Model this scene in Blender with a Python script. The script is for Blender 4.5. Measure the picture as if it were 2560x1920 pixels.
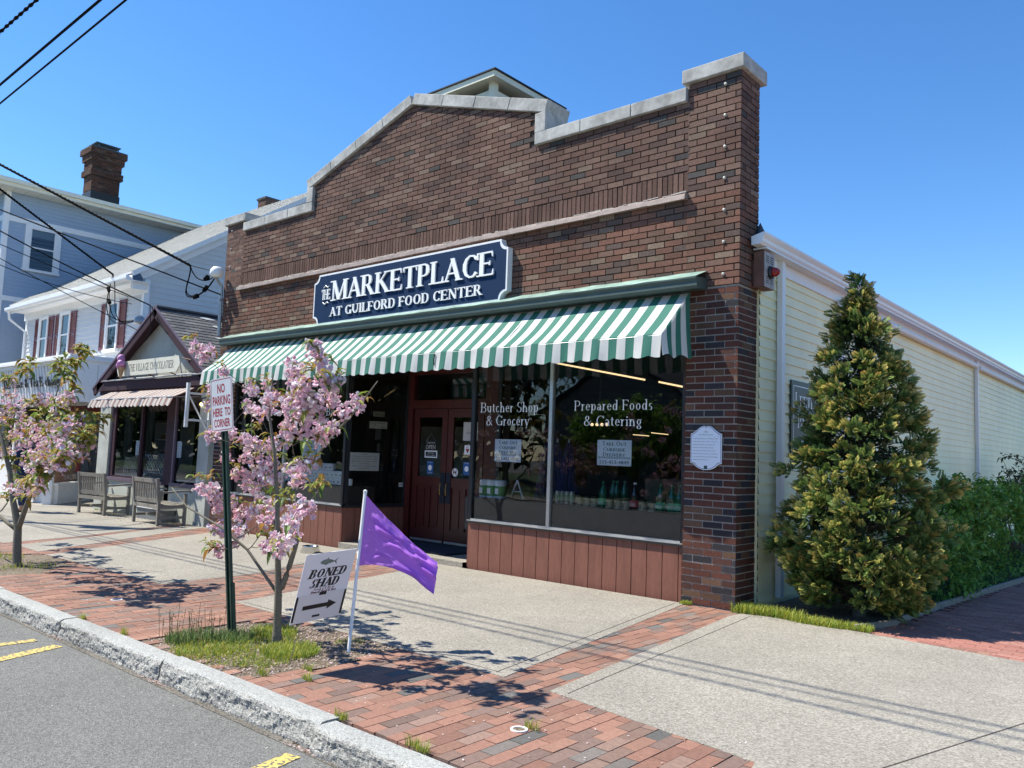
import bpy, math, random
from mathutils import Vector, Matrix
PI=math.pi; R=math.radians
S=bpy.context.scene; COL=S.collection
for o in list(bpy.data.objects): bpy.data.objects.remove(o)
# ---------------- camera ----------------
cd=bpy.data.cameras.new('camera'); cam=bpy.data.objects.new('camera',cd); COL.objects.link(cam); S.camera=cam
CR=[[0.7536159, 0.656324786, 0.036067299], [0.030944499, -0.090234421, 0.995439695], [-0.656586257, 0.749063098, 0.088311736]]
CP=Vector((3.83054, -8.05151, 1.55))
m=Matrix.Identity(4)
for i in range(3):
    m[i][0]=CR[0][i]; m[i][1]=CR[1][i]; m[i][2]=-CR[2][i]; m[i][3]=CP[i]
cam.matrix_world=m
cd.sensor_width=36; cd.lens=28.1279; cd.clip_start=.05; cd.clip_end=2000
# ---------------- light ----------------
SUN=Vector((.65,.35,-1)).normalized()      # direction the light travels
elev=math.asin(-SUN.z)
W=bpy.data.worlds.new('World'); S.world=W; W.use_nodes=True
nt=W.node_tree; nt.nodes.clear()
sky=nt.nodes.new('ShaderNodeTexSky'); sky.sky_type='NISHITA'; sky.sun_disc=False
sky.sun_elevation=elev
sky.sun_rotation=math.atan2(-SUN.x,-SUN.y)
sky.altitude=0; sky.air_density=1.0; sky.dust_density=0.0; sky.ozone_density=5.0
bg=nt.nodes.new('ShaderNodeBackground'); bg.inputs[1].default_value=.13
wo=nt.nodes.new('ShaderNodeOutputWorld')
hs=nt.nodes.new('ShaderNodeHueSaturation'); hs.inputs['Saturation'].default_value=1.2; hs.inputs['Hue'].default_value=.503; nt.links.new(sky.outputs[0],hs.inputs['Color']); nt.links.new(hs.outputs[0],bg.inputs[0]); nt.links.new(bg.outputs[0],wo.inputs[0])
ld=bpy.data.lights.new('sun','SUN'); ld.energy=5.0; ld.angle=R(.55); ld.color=(1,.965,.85)
sl=bpy.data.objects.new('sun',ld); COL.objects.link(sl); sl.rotation_euler=SUN.to_track_quat('-Z','Y').to_euler(); sl.location=(-20,-10,30)
S.view_settings.view_transform='Standard'; S.view_settings.look='None'
S.view_settings.exposure=0.72; S.view_settings.gamma=1
S.render.resolution_x=1024; S.render.resolution_y=768
# ---------------- helpers ----------------
rnd=random.Random(7)
def U(a,b): return rnd.uniform(a,b)
def gz(x): return .006*x
class MB:
    def __init__(s): s.v=[]; s.f=[]; s.c=[]; s.m=[]; s.k=0; s.col=(1,1,1)
    def face(s,idx,c=None): s.f.append(tuple(idx)); s.c.append(c or s.col); s.m.append(s.k)
    def add(s,vs,fs,c=None):
        b=len(s.v); s.v.extend([tuple(p) for p in vs])
        for f in fs: s.face([b+i for i in f],c)
    def quad(s,a,b,c_,d,c=None): s.add([a,b,c_,d],[(0,1,2,3)],c)
    def box(s,x0,x1,y0,y1,z0,z1,c=None):
        s.add([(x0,y0,z0),(x1,y0,z0),(x1,y1,z0),(x0,y1,z0),(x0,y0,z1),(x1,y0,z1),(x1,y1,z1),(x0,y1,z1)],
              [(0,3,2,1),(4,5,6,7),(0,1,5,4),(1,2,6,5),(2,3,7,6),(3,0,4,7)],c)
    def fbox(s,O,u,v,w,u0,u1,v0,v1,w0,w1,c=None):   # box in a frame
        P=lambda a,b,d:tuple(O[i]+u[i]*a+v[i]*b+w[i]*d for i in range(3))
        s.add([P(u0,v0,w0),P(u1,v0,w0),P(u1,v1,w0),P(u0,v1,w0),P(u0,v0,w1),P(u1,v0,w1),P(u1,v1,w1),P(u0,v1,w1)],
              [(0,3,2,1),(4,5,6,7),(0,1,5,4),(1,2,6,5),(2,3,7,6),(3,0,4,7)],c)
    def prism(s,poly,O,u,v,w,d0,d1,c=None):         # polygon (a,b) in frame u,v ; extruded along w d0..d1
        n=len(poly); P=lambda a,b,d:tuple(O[i]+u[i]*a+v[i]*b+w[i]*d for i in range(3))
        vs=[P(a,b,d0) for a,b in poly]+[P(a,b,d1) for a,b in poly]
        fs=[tuple(range(n-1,-1,-1)),tuple(range(n,2*n))]+[(i,(i+1)%n,n+(i+1)%n,n+i) for i in range(n)]
        s.add(vs,fs,c)
    def tube(s,pts,r,n=6,c=None,cap=True):
        pts=[Vector(p) for p in pts]; rs=r if isinstance(r,(list,tuple)) else [r]*len(pts)
        b=len(s.v); up=Vector((0,0,1))
        for i,p in enumerate(pts):
            d=(pts[min(i+1,len(pts)-1)]-pts[max(i-1,0)]).normalized()
            a=d.cross(up if abs(d.z)<.95 else Vector((1,0,0))).normalized(); e=d.cross(a)
            for k in range(n):
                t=2*PI*k/n; q=p+(a*math.cos(t)+e*math.sin(t))*rs[i]; s.v.append(tuple(q))
        for i in range(len(pts)-1):
            for k in range(n): s.face((b+i*n+k,b+i*n+(k+1)%n,b+(i+1)*n+(k+1)%n,b+(i+1)*n+k),c)
        if cap: s.face([b+k for k in range(n)][::-1],c); s.face([b+(len(pts)-1)*n+k for k in range(n)],c)
    def lathe(s,prof,O,n=12,c=None,cap=True,axis='z'):
        b=len(s.v)
        for r,h in prof:
            for k in range(n):
                t=2*PI*k/n
                if axis=='z': s.v.append((O[0]+r*math.cos(t),O[1]+r*math.sin(t),O[2]+h))
                elif axis=='x': s.v.append((O[0]+h,O[1]+r*math.cos(t),O[2]+r*math.sin(t)))
                else: s.v.append((O[0]+r*math.cos(t),O[1]+h,O[2]+r*math.sin(t)))
        for i in range(len(prof)-1):
            for k in range(n): s.face((b+i*n+k,b+i*n+(k+1)%n,b+(i+1)*n+(k+1)%n,b+(i+1)*n+k),c)
        if cap: s.face([b+k for k in range(n)][::-1],c); s.face([b+(len(prof)-1)*n+k for k in range(n)],c)
    def build(s,name,mats,parent=None,label=None,cat=None,group=None,kind=None,smooth=False,loc=None):
        me=bpy.data.meshes.new(name); me.from_pydata(s.v,[],s.f)
        if not isinstance(mats,(list,tuple)): mats=[mats]
        for t in mats: me.materials.append(t)
        if len(mats)>1: me.polygons.foreach_set('material_index',s.m)
        at=me.color_attributes.new('col','FLOAT_COLOR','CORNER'); data=[]
        for p,c in zip(s.f,s.c): data.extend((c[0],c[1],c[2],1.0)*len(p))
        at.data.foreach_set('color',data)
        if smooth: me.polygons.foreach_set('use_smooth',[True]*len(s.f))
        me.update()
        o=bpy.data.objects.new(name,me); COL.objects.link(o)
        if parent: par(o,parent)
        tag(o,label,cat,group,kind)
        if loc is not None:                      # move origin
            me.transform(Matrix.Translation(-Vector(loc))); o.location=loc
        return o
def par(o,p):
    o.parent=p
    w=p.location.copy(); q=p.parent
    o.matrix_parent_inverse=wm(p).inverted()
def wm(p):
    M_=Matrix.LocRotScale(p.location,p.rotation_euler,p.scale)
    if p.parent: M_=wm(p.parent)@p.matrix_parent_inverse@M_
    return M_
def tag(o,label=None,cat=None,group=None,kind=None):
    if label: o['label']=label
    if cat: o['category']=cat
    if group: o['group']=group
    if kind: o['kind']=kind
    return o
def thing(name,label,cat,loc=(0,0,0),group=None):
    o=bpy.data.objects.new(name,None); COL.objects.link(o); o.location=loc; o.empty_display_size=.1
    return tag(o,label,cat,group)
def dup(root,loc=None,rotz=None,label=None,group=None):
    def cp(o,parent):
        c=o.copy(); COL.objects.link(c)
        if parent: c.parent=parent; c.matrix_parent_inverse=o.matrix_parent_inverse.copy()
        for ch in kids.get(o.name,[]): cp(ch,c)
        return c
    kids={}
    def walk(o):
        kids[o.name]=list(o.children)
        for ch in o.children: walk(ch)
    walk(root)
    r=cp(root,None)
    if loc is not None: r.location=loc
    if rotz is not None: r.rotation_euler=(0,0,rotz)
    if label: r['label']=label
    if group: r['group']=group
    return r
X_=(1,0,0);Y_=(0,1,0);Z_=(0,0,1)
# ---------------- materials ----------------
MATS={}
def mat(name,col=None,rough=.7,metal=0,var=.12,scale=6,bump=0,bscale=60,attr=False,spec=.5,stretch=None,var2=None,coat=0):
    """procedural: base colour (or the mesh's own per-piece colour) x two octaves of noise + bump"""
    if name in MATS: return MATS[name]
    t=bpy.data.materials.new(name); t.use_nodes=True; n=t.node_tree.nodes; l=t.node_tree.links
    b=n['Principled BSDF']; b.inputs['Roughness'].default_value=rough; b.inputs['Metallic'].default_value=metal
    b.inputs['Specular IOR Level'].default_value=spec
    if coat: b.inputs['Coat Weight'].default_value=coat
    tc=n.new('ShaderNodeTexCoord'); vec=tc.outputs['Object']
    if stretch:
        mp=n.new('ShaderNodeMapping'); mp.inputs['Scale'].default_value=stretch; l.new(vec,mp.inputs[0]); vec=mp.outputs[0]
    if attr:
        a=n.new('ShaderNodeVertexColor'); a.layer_name='col'; src=a.outputs[0]
    else:
        a=n.new('ShaderNodeRGB'); a.outputs[0].default_value=(*col,1); src=a.outputs[0]
    if var:
        no=n.new('ShaderNodeTexNoise'); no.inputs['Scale'].default_value=scale; no.inputs['Detail'].default_value=8; no.inputs['Roughness'].default_value=.65
        l.new(vec,no.inputs['Vector'])
        mr=n.new('ShaderNodeMapRange'); mr.inputs[1].default_value=.3; mr.inputs[2].default_value=.7; mr.inputs[3].default_value=1-var; mr.inputs[4].default_value=1+var
        l.new(no.outputs[0],mr.inputs[0])
        mx=n.new('ShaderNodeVectorMath'); mx.operation='SCALE'; l.new(src,mx.inputs[0]); l.new(mr.outputs[0],mx.inputs['Scale']); src=mx.outputs[0]
        if var2:
            n2=n.new('ShaderNodeTexNoise'); n2.inputs['Scale'].default_value=var2[0]; n2.inputs['Detail'].default_value=4
            l.new(vec,n2.inputs['Vector'])
            m2=n.new('ShaderNodeMapRange'); m2.inputs[1].default_value=.35; m2.inputs[2].default_value=.65; m2.inputs[3].default_value=1-var2[1]; m2.inputs[4].default_value=1+var2[1]
            l.new(n2.outputs[0],m2.inputs[0])
            m3=n.new('ShaderNodeVectorMath'); m3.operation='SCALE'; l.new(src,m3.inputs[0]); l.new(m2.outputs[0],m3.inputs['Scale']); src=m3.outputs[0]
    l.new(src,b.inputs['Base Color'])
    if bump:
        nb=n.new('ShaderNodeTexNoise'); nb.inputs['Scale'].default_value=bscale; nb.inputs['Detail'].default_value=6; l.new(vec,nb.inputs['Vector'])
        bp=n.new('ShaderNodeBump'); bp.inputs['Strength'].default_value=1; bp.inputs['Distance'].default_value=bump
        l.new(nb.outputs[0],bp.inputs['Height']); l.new(bp.outputs[0],b.inputs['Normal'])
    MATS[name]=t; return t
def speckle(name,base,spots,scale,rough=.85,bump=.002,patch=.12,amount=.5):
    """aggregate: fine voronoi grains of light and dark stones over a patchy base"""
    t=bpy.data.materials.new(name); t.use_nodes=True; n=t.node_tree.nodes; l=t.node_tree.links
    b=n['Principled BSDF']; b.inputs['Roughness'].default_value=rough; b.inputs['Specular IOR Level'].default_value=.3
    tc=n.new('ShaderNodeTexCoord'); vo=n.new('ShaderNodeTexVoronoi'); vo.inputs['Scale'].default_value=scale; l.new(tc.outputs['Object'],vo.inputs['Vector'])
    sp=n.new('ShaderNodeSeparateColor'); l.new(vo.outputs['Color'],sp.inputs[0])
    cr=n.new('ShaderNodeValToRGB'); e=cr.color_ramp.elements
    e[0].color=(*spots[0],1); e[0].position=0; e[1].color=(*spots[-1],1); e[1].position=1
    for i,c in enumerate(spots[1:-1]): q=e.new((i+1)/(len(spots)-1)); q.color=(*c,1)
    l.new(sp.outputs[0],cr.inputs[0])
    mx=n.new('ShaderNodeMix'); mx.data_type='RGBA'; mx.inputs[0].default_value=amount; mx.inputs[6].default_value=(*base,1); l.new(cr.outputs[0],mx.inputs[7])
    no=n.new('ShaderNodeTexNoise'); no.inputs['Scale'].default_value=.9; no.inputs['Detail'].default_value=7; no.inputs['Roughness'].default_value=.6; l.new(tc.outputs['Object'],no.inputs['Vector'])
    mr=n.new('ShaderNodeMapRange'); mr.inputs[1].default_value=.3; mr.inputs[2].default_value=.7; mr.inputs[3].default_value=1-patch; mr.inputs[4].default_value=1+patch; l.new(no.outputs[0],mr.inputs[0])
    n3=n.new('ShaderNodeTexNoise'); n3.inputs['Scale'].default_value=5.5; n3.inputs['Detail'].default_value=9; n3.inputs['Roughness'].default_value=.7; l.new(tc.outputs['Object'],n3.inputs['Vector'])
    m3=n.new('ShaderNodeMapRange'); m3.inputs[1].default_value=.56; m3.inputs[2].default_value=.72; m3.inputs[3].default_value=1; m3.inputs[4].default_value=.86; l.new(n3.outputs[0],m3.inputs[0])
    mm=n.new('ShaderNodeMath'); mm.operation='MULTIPLY'; l.new(mr.outputs[0],mm.inputs[0]); l.new(m3.outputs[0],mm.inputs[1]); mr=mm
    sc=n.new('ShaderNodeVectorMath'); sc.operation='SCALE'; l.new(mx.outputs[2],sc.inputs[0]); l.new(mr.outputs[0],sc.inputs['Scale']); l.new(sc.outputs[0],b.inputs['Base Color'])
    bp=n.new('ShaderNodeBump'); bp.inputs['Distance'].default_value=bump; bp.inputs['Strength'].default_value=1; l.new(vo.outputs['Distance'],bp.inputs['Height']); l.new(bp.outputs[0],b.inputs['Normal'])
    return t
def glassmat(name,tint=(1,1,1),ior=1.55,boost=1.0):
    t=bpy.data.materials.new(name); t.use_nodes=True; n=t.node_tree.nodes; l=t.node_tree.links
    n.remove(n['Principled BSDF']); out=n['Material Output']
    tr=n.new('ShaderNodeBsdfTransparent'); tr.inputs[0].default_value=(*tint,1)
    gl=n.new('ShaderNodeBsdfGlossy'); gl.inputs['Roughness'].default_value=.0
    no=n.new('ShaderNodeTexNoise'); no.inputs['Scale'].default_value=1.3; tc=n.new('ShaderNodeTexCoord'); l.new(tc.outputs['Object'],no.inputs['Vector'])
    bp=n.new('ShaderNodeBump'); bp.inputs['Distance'].default_value=.002; l.new(no.outputs[0],bp.inputs['Height']); l.new(bp.outputs[0],gl.inputs['Normal'])
    fr=n.new('ShaderNodeFresnel'); fr.inputs[0].default_value=ior
    mu=n.new('ShaderNodeMath'); mu.operation='MULTIPLY'; mu.inputs[1].default_value=boost; mu.use_clamp=True; l.new(fr.outputs[0],mu.inputs[0])
    mx=n.new('ShaderNodeMixShader'); l.new(mu.outputs[0],mx.inputs[0]); l.new(tr.outputs[0],mx.inputs[1]); l.new(gl.outputs[0],mx.inputs[2]); l.new(mx.outputs[0],out.inputs[0])
    return t
def leafmat(name,rough=.55,trans=.35):
    t=bpy.data.materials.new(name); t.use_nodes=True; n=t.node_tree.nodes; l=t.node_tree.links
    b=n['Principled BSDF']; b.inputs['Roughness'].default_value=rough; b.inputs['Specular IOR Level'].default_value=.35
    a=n.new('ShaderNodeVertexColor'); a.layer_name='col'; l.new(a.outputs[0],b.inputs['Base Color'])
    tl=n.new('ShaderNodeBsdfTranslucent'); l.new(a.outputs[0],tl.inputs[0])
    mx=n.new('ShaderNodeMixShader'); mx.inputs[0].default_value=trans; l.new(b.outputs[0],mx.inputs[1]); l.new(tl.outputs[0],mx.inputs[2]); l.new(mx.outputs[0],n['Material Output'].inputs[0])
    return t
def emis(name,col,st):
    t=bpy.data.materials.new(name); t.use_nodes=True; b=t.node_tree.nodes['Principled BSDF']
    b.inputs['Emission Color'].default_value=(*col,1); b.inputs['Emission Strength'].default_value=st; b.inputs['Base Color'].default_value=(*col,1); return t
m_brick=mat('brick',rough=.9,var=.24,scale=45,bump=.003,bscale=90,attr=True,spec=.15,var2=(1.0,.15))
m_mortar=mat('mortar',(.075,.06,.052),rough=.95,var=.25,scale=20,spec=.1)
m_stone=mat('coping_stone',(.40,.39,.365),rough=.85,var=.15,scale=14,bump=.002,bscale=120,var2=(3.5,.24),spec=.2)
m_white=mat('white_paint',(.80,.80,.80),rough=.5,var=.04,scale=5)
m_whitev=mat('white_vinyl',(.80,.80,.80),rough=.42,var=.03,scale=3)
m_cream=mat('cream_vinyl_siding',(.92,.85,.53),rough=.5,var=.05,scale=2.5,var2=(.6,.05))
m_red=mat('red_brown_board',(.19,.072,.048),rough=.6,var=.16,scale=9,bump=.0015,bscale=40,stretch=(6,6,1),var2=(1.5,.1))
m_door=mat('door_paint',(.075,.012,.010),rough=.35,var=.1,scale=4)
m_black=mat('black_frame',(.018,.02,.024),rough=.35,var=.1)
m_alu=mat('aluminium',(.62,.63,.63),rough=.3,metal=.8,var=.08,scale=10)
m_green=mat('dark_green_gutter',(.055,.085,.075),rough=.5,var=.15,scale=5)
m_verd=mat('weathered_copper',(.20,.30,.25),rough=.75,var=.3,scale=9,var2=(3,.3),bump=.002,bscale=30)
m_copper=mat('copper_flashing',(.36,.28,.24),rough=.55,metal=.2,var=.25,scale=8,bump=.003,bscale=12)
m_navy=mat('navy_paint',(.006,.026,.075),rough=.6,var=.06,spec=.15)
m_wletter=mat('white_lettering',(.88,.88,.87),rough=.4,var=.02)
m_blackp=mat('black_paint',(.012,.012,.013),rough=.5,var=.05)
m_paper=mat('paper',(.93,.95,.98),rough=.7,var=.03)
m_ink=mat('ink_green',(.03,.08,.08),rough=.7,var=.02)
m_inkb=mat('ink_blue',(.02,.03,.12),rough=.7,var=.02)
m_awn=mat('awning_canvas',attr=True,rough=.75,var=.06,scale=3,bump=.0015,bscale=12,var2=(1.2,.06))
m_glass=glassmat('window_glass',(.97,.99,.98),1.55,1.35)
m_glassd=glassmat('house_window_glass',(.35,.42,.48),1.5,1.1)
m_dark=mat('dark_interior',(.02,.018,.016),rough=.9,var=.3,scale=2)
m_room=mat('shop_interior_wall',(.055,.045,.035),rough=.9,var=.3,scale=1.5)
m_gal=mat('galvanised_steel',(.35,.36,.37),rough=.45,metal=.6,var=.1)
m_leaf=leafmat('leaves'); m_petal=leafmat('petals',.7,.3); m_bark=mat('cherry_bark',(.17,.148,.11),rough=.9,var=.3,scale=30,bump=.004,bscale=60,stretch=(1,1,3))
m_wood=mat('weathered_teak',(.23,.205,.17),rough=.8,var=.22,scale=14,stretch=(1,1,1),bump=.001,bscale=60)
m_col=mat('coloured_goods',attr=True,rough=.45,var=.05)
m_cable=mat('cable_rubber',(.006,.006,.007),rough=.8,var=.1,spec=.08)
m_asph=speckle('asphalt',(.132,.129,.118),[(.05,.05,.05),(.15,.15,.145),(.22,.215,.205),(.36,.35,.33)],130,amount=.5,patch=.12,bump=.004)
m_conc=speckle('aggregate_concrete',(.265,.243,.208),[(.12,.105,.085),(.25,.225,.185),(.34,.305,.255),(.50,.46,.40)],100,amount=.55,patch=.13,bump=.002)
m_gran=speckle('granite',(.36,.36,.34),[(.08,.08,.08),(.29,.29,.275),(.42,.42,.40),(.54,.54,.52)],160,amount=.55,patch=.14,bump=.002)
m_soil=speckle('soil',(.16,.125,.085),[(.05,.035,.025),(.12,.09,.06),(.2,.16,.12),(.32,.26,.2)],60,amount=.6,patch=.3,bump=.012)
m_joint=mat('joint_sand',(.065,.052,.042),rough=.95,var=.3,scale=12)
m_pave=mat('paving_brick',rough=.85,var=.18,scale=40,bump=.002,bscale=120,attr=True,spec=.3)

# ---------------- serif lettering (built stroke by stroke) ----------------
# primitives: s stem(x,y0,y1) h bar(x0,x1,y) d diagonal(x0,y0,x1,y1,w) a arc(cx,cy,rx,ry,deg0,deg1) f serif(x,y)
GL={
'A':(.80,[('d',.10,0,.40,1,.4),('d',.38,1,.68,0,1),('h',.2,.6,.34),('f',.10,0),('f',.70,0)]),
'B':(.70,[('s',.14,0,1),('h',.14,.40,.97),('h',.14,.42,.53),('h',.14,.42,.03),('a',.38,.755,.22,.245,-90,90),('a',.40,.27,.25,.27,-90,90),('f',.1,1),('f',.1,0)]),
'C':(.76,[('a',.43,.5,.36,.5,40,320),('d',.70,1,.70,.72,.35)]),
'D':(.80,[('s',.14,0,1),('h',.14,.4,.97),('h',.14,.4,.03),('a',.36,.5,.36,.5,-90,90),('f',.1,1),('f',.1,0)]),
'E':(.68,[('s',.14,0,1),('h',.14,.58,.97),('h',.14,.48,.52),('h',.14,.62,.03),('f',.1,1),('f',.1,0),('t',.58,.97,-.2),('t',.62,.03,.22),('t',.48,.43,.18)]),
'F':(.62,[('s',.14,0,1),('h',.14,.56,.97),('h',.14,.46,.50),('f',.1,1),('f',.14,0),('t',.56,.97,-.2),('t',.46,.41,.18)]),
'G':(.82,[('a',.43,.5,.36,.5,40,330),('s',.70,.02,.42),('d',.70,1,.70,.74,.35),('f',.70,.42)]),
'H':(.86,[('s',.16,0,1),('s',.70,0,1),('h',.16,.70,.51),('f',.16,0),('f',.16,1),('f',.70,0),('f',.70,1)]),
'I':(.36,[('s',.18,0,1),('f',.18,0),('f',.18,1)]),
'K':(.82,[('s',.16,0,1),('d',.22,.46,.62,1,.4),('d',.32,.60,.70,0,1),('f',.16,0),('f',.16,1),('f',.64,1),('f',.72,0)]),
'L':(.64,[('s',.14,0,1),('h',.14,.58,.03),('f',.14,1),('f',.1,0),('t',.58,.03,.24)]),
'M':(1.0,[('d',.15,0,.15,1,.4),('d',.18,1,.48,.02,1),('d',.48,.02,.80,1,.4),('s',.84,0,1),('f',.15,0),('f',.84,0),('f',.12,1),('f',.86,1)]),
'N':(.84,[('d',.15,0,.15,1,.4),('d',.16,1,.70,0,1),('d',.70,0,.70,1,.4),('f',.15,0),('f',.13,1),('f',.70,1)]),
'O':(.84,[('a',.42,.5,.36,.5,0,360)]),
'P':(.66,[('s',.14,0,1),('h',.14,.38,.97),('h',.14,.38,.46),('a',.36,.715,.23,.285,-90,90),('f',.14,0),('f',.1,1)]),
'R':(.76,[('s',.14,0,1),('h',.14,.38,.97),('h',.14,.38,.50),('a',.36,.735,.22,.265,-90,90),('d',.36,.50,.64,0,1),('f',.14,0),('f',.1,1),('f',.67,0)]),
'S':(.60,[('a',.30,.74,.21,.26,60,270),('a',.30,.25,.23,.27,-120,90),('d',.50,.98,.50,.76,.35),('d',.09,.02,.09,.24,.35)]),
'T':(.74,[('s',.37,0,1),('h',.06,.68,.97),('f',.37,0),('t',.06,.97,-.2),('t',.68,.97,-.2)]),
'U':(.82,[('s',.16,.3,1),('d',.68,.3,.68,1,.4),('a',.42,.3,.26,.3,180,360),('f',.16,1),('f',.68,1)]),
'V':(.78,[('d',.10,1,.40,0,1),('d',.40,0,.68,1,.4),('f',.10,1),('f',.68,1)]),
'Y':(.76,[('d',.1,1,.38,.45,1),('d',.38,.45,.66,1,.4),('s',.38,0,.45),('f',.38,0),('f',.1,1),('f',.66,1)]),
'a':(.48,[('s',.36,.04,.46),('a',.22,.46,.14,.18,0,160),('a',.20,.18,.15,.17,0,360),('h',.30,.46,.03)]),
'b':(.54,[('s',.12,0,1),('a',.28,.32,.18,.32,0,360)]),
'c':(.46,[('a',.25,.32,.19,.32,45,320)]),
'd':(.56,[('s',.42,0,1),('a',.25,.32,.18,.32,0,360),('f',.38,1)]),
'e':(.48,[('a',.25,.32,.19,.32,0,320),('h',.08,.42,.36)]),
'f':(.34,[('s',.16,0,.8),('a',.27,.8,.11,.2,60,180),('h',.04,.32,.62),('f',.16,0)]),
'g':(.52,[('a',.24,.38,.17,.26,0,360),('a',.25,-.12,.19,.16,0,360),('h',.34,.48,.6)]),
'h':(.58,[('s',.13,0,1),('a',.28,.4,.15,.24,0,180),('s',.43,0,.42),('f',.13,0),('f',.43,0),('f',.09,1)]),
'i':(.28,[('s',.14,0,.62),('s',.14,.78,.92),('f',.14,0),('f',.1,.62)]),
'n':(.58,[('s',.13,0,.62),('a',.28,.4,.15,.24,0,180),('s',.43,0,.42),('f',.13,0),('f',.43,0),('f',.09,.62)]),
'o':(.52,[('a',.26,.32,.19,.32,0,360)]),
'p':(.56,[('s',.13,-.3,.62),('a',.30,.32,.18,.32,0,360),('f',.13,-.3),('f',.09,.62)]),
'r':(.40,[('s',.13,0,.62),('a',.27,.42,.13,.2,50,180),('f',.13,0),('f',.09,.62)]),
's':(.40,[('a',.20,.47,.13,.16,50,270),('a',.20,.16,.14,.17,-120,90)]),
't':(.36,[('s',.16,.08,.82),('h',.04,.32,.62),('a',.27,.12,.11,.12,180,300)]),
'u':(.58,[('s',.13,.2,.62),('a',.28,.22,.15,.22,180,360),('s',.43,0,.62),('f',.09,.62),('f',.39,.62)]),
'y':(.54,[('d',.08,.62,.27,.02,1),('d',.46,.62,.18,-.28,.4),('f',.08,.62),('f',.46,.62)]),
'&':(.82,[('a',.36,.76,.18,.22,0,360),('a',.32,.26,.24,.27,60,330),('d',.22,.68,.72,0,.8),('d',.46,.12,.70,.5,.4)]),
'-':(.34,[('h',.06,.28,.32),('h',.06,.28,.35)]),
',':(.2,[('d',.1,.08,.06,-.14,.7)]),
'1':(.5,[('s',.25,0,1),('f',.25,0),('d',.1,.8,.22,.98,.4)]),
'9':(.56,[('a',.28,.68,.2,.3,0,360),('a',.18,.6,.3,.6,-75,20)]),
'3':(.54,[('a',.26,.74,.19,.25,-80,150),('a',.26,.26,.22,.28,-150,90)]),
'.':(.2,[('s',.1,0,.12)]),
}
def glyphs(mb,text,O,u,v,w,h,width=None,stem=.15,thin=.055,serif=.15,track=.02,depth=.004,shear=0,smallcaps=False,c=None,eps=.00006,center=False):
    """letters standing on baseline O, u right, v up, w out of the surface"""
    adv=0; lay=[]
    for i,ch in enumerate(text):
        sc=1.0; g=ch
        if smallcaps and ch.islower(): g=ch.upper(); sc=.78
        if ch==' ': adv+=.30; continue
        if g not in GL: adv+=.4; continue
        lay.append((g,adv,sc)); adv+=GL[g][0]*sc+track
    sx=h if not width else width/adv
    off=-adv*sx/2 if center else 0
    k=[0]
    def P(a,b,d): 
        a=a+shear*b
        return tuple(O[i]+u[i]*(off+a*sx)+v[i]*b*h+w[i]*d for i in range(3))
    def poly(pts):
        k[0]+=1; d=depth+(k[0]%23)*eps; n=len(pts)
        vs=[P(a,b,0) for a,b in pts]+[P(a,b,d) for a,b in pts]
        mb.add(vs,[tuple(range(n,2*n))]+[(i,(i+1)%n,n+(i+1)%n,n+i) for i in range(n)],c)
    T=stem; t=thin
    for g,ax,sc in lay:
        for p in GL[g][1]:
            q=p[0]
            if q=='s': poly([(ax+(p[1])*sc-T/2,p[2]*sc),(ax+p[1]*sc+T/2,p[2]*sc),(ax+p[1]*sc+T/2,p[3]*sc),(ax+p[1]*sc-T/2,p[3]*sc)])
            elif q=='h': poly([(ax+p[1]*sc,p[3]*sc-t/2),(ax+p[2]*sc,p[3]*sc-t/2),(ax+p[2]*sc,p[3]*sc+t/2),(ax+p[1]*sc,p[3]*sc+t/2)])
            elif q=='d':
                ww=T*p[5]*1.08/2
                pts=[(ax+p[1]*sc-ww,p[2]*sc),(ax+p[1]*sc+ww,p[2]*sc),(ax+p[3]*sc+ww,p[4]*sc),(ax+p[3]*sc-ww,p[4]*sc)]
                if p[2]>p[4]: pts=pts[::-1]
                poly(pts)
            elif q=='t':
                x=ax+p[1]*sc; y=p[2]*sc; dy=p[3]*sc
                pts=[(x-.05,y),(x+.02,y),(x+.02,y+dy),(x-.01,y+dy)]
                if dy<0: pts=pts[::-1]
                poly(pts)
            elif q=='f':
                x=ax+p[1]*sc; y=p[2]*sc; s2=serif/2+T/2
                y0,y1=(y,y+.055) if y<.3 else (y-.055,y)
                poly([(x-s2,y0),(x+s2,y0),(x+s2,y1),(x-s2,y1)])
            elif q=='a':
                cx,cy,rx,ry,a0,a1=p[1:]; n=max(3,int(abs(a1-a0)/30)); pr=None
                for j in range(n+1):
                    a=R(a0+(a1-a0)*j/n); th=t+(T-t)*abs(math.cos(a))**1.3
                    o_=(ax+(cx+(rx)*math.cos(a))*sc,(cy+ry*math.sin(a))*sc)
                    ex=math.cos(a); ey=math.sin(a)
                    i_=(o_[0]-th*ex,o_[1]-max(th*.9,t)*ey)
                    if pr: poly([pr[0],o_,i_,pr[1]])
                    pr=(o_,i_)
    return adv*sx
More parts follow.
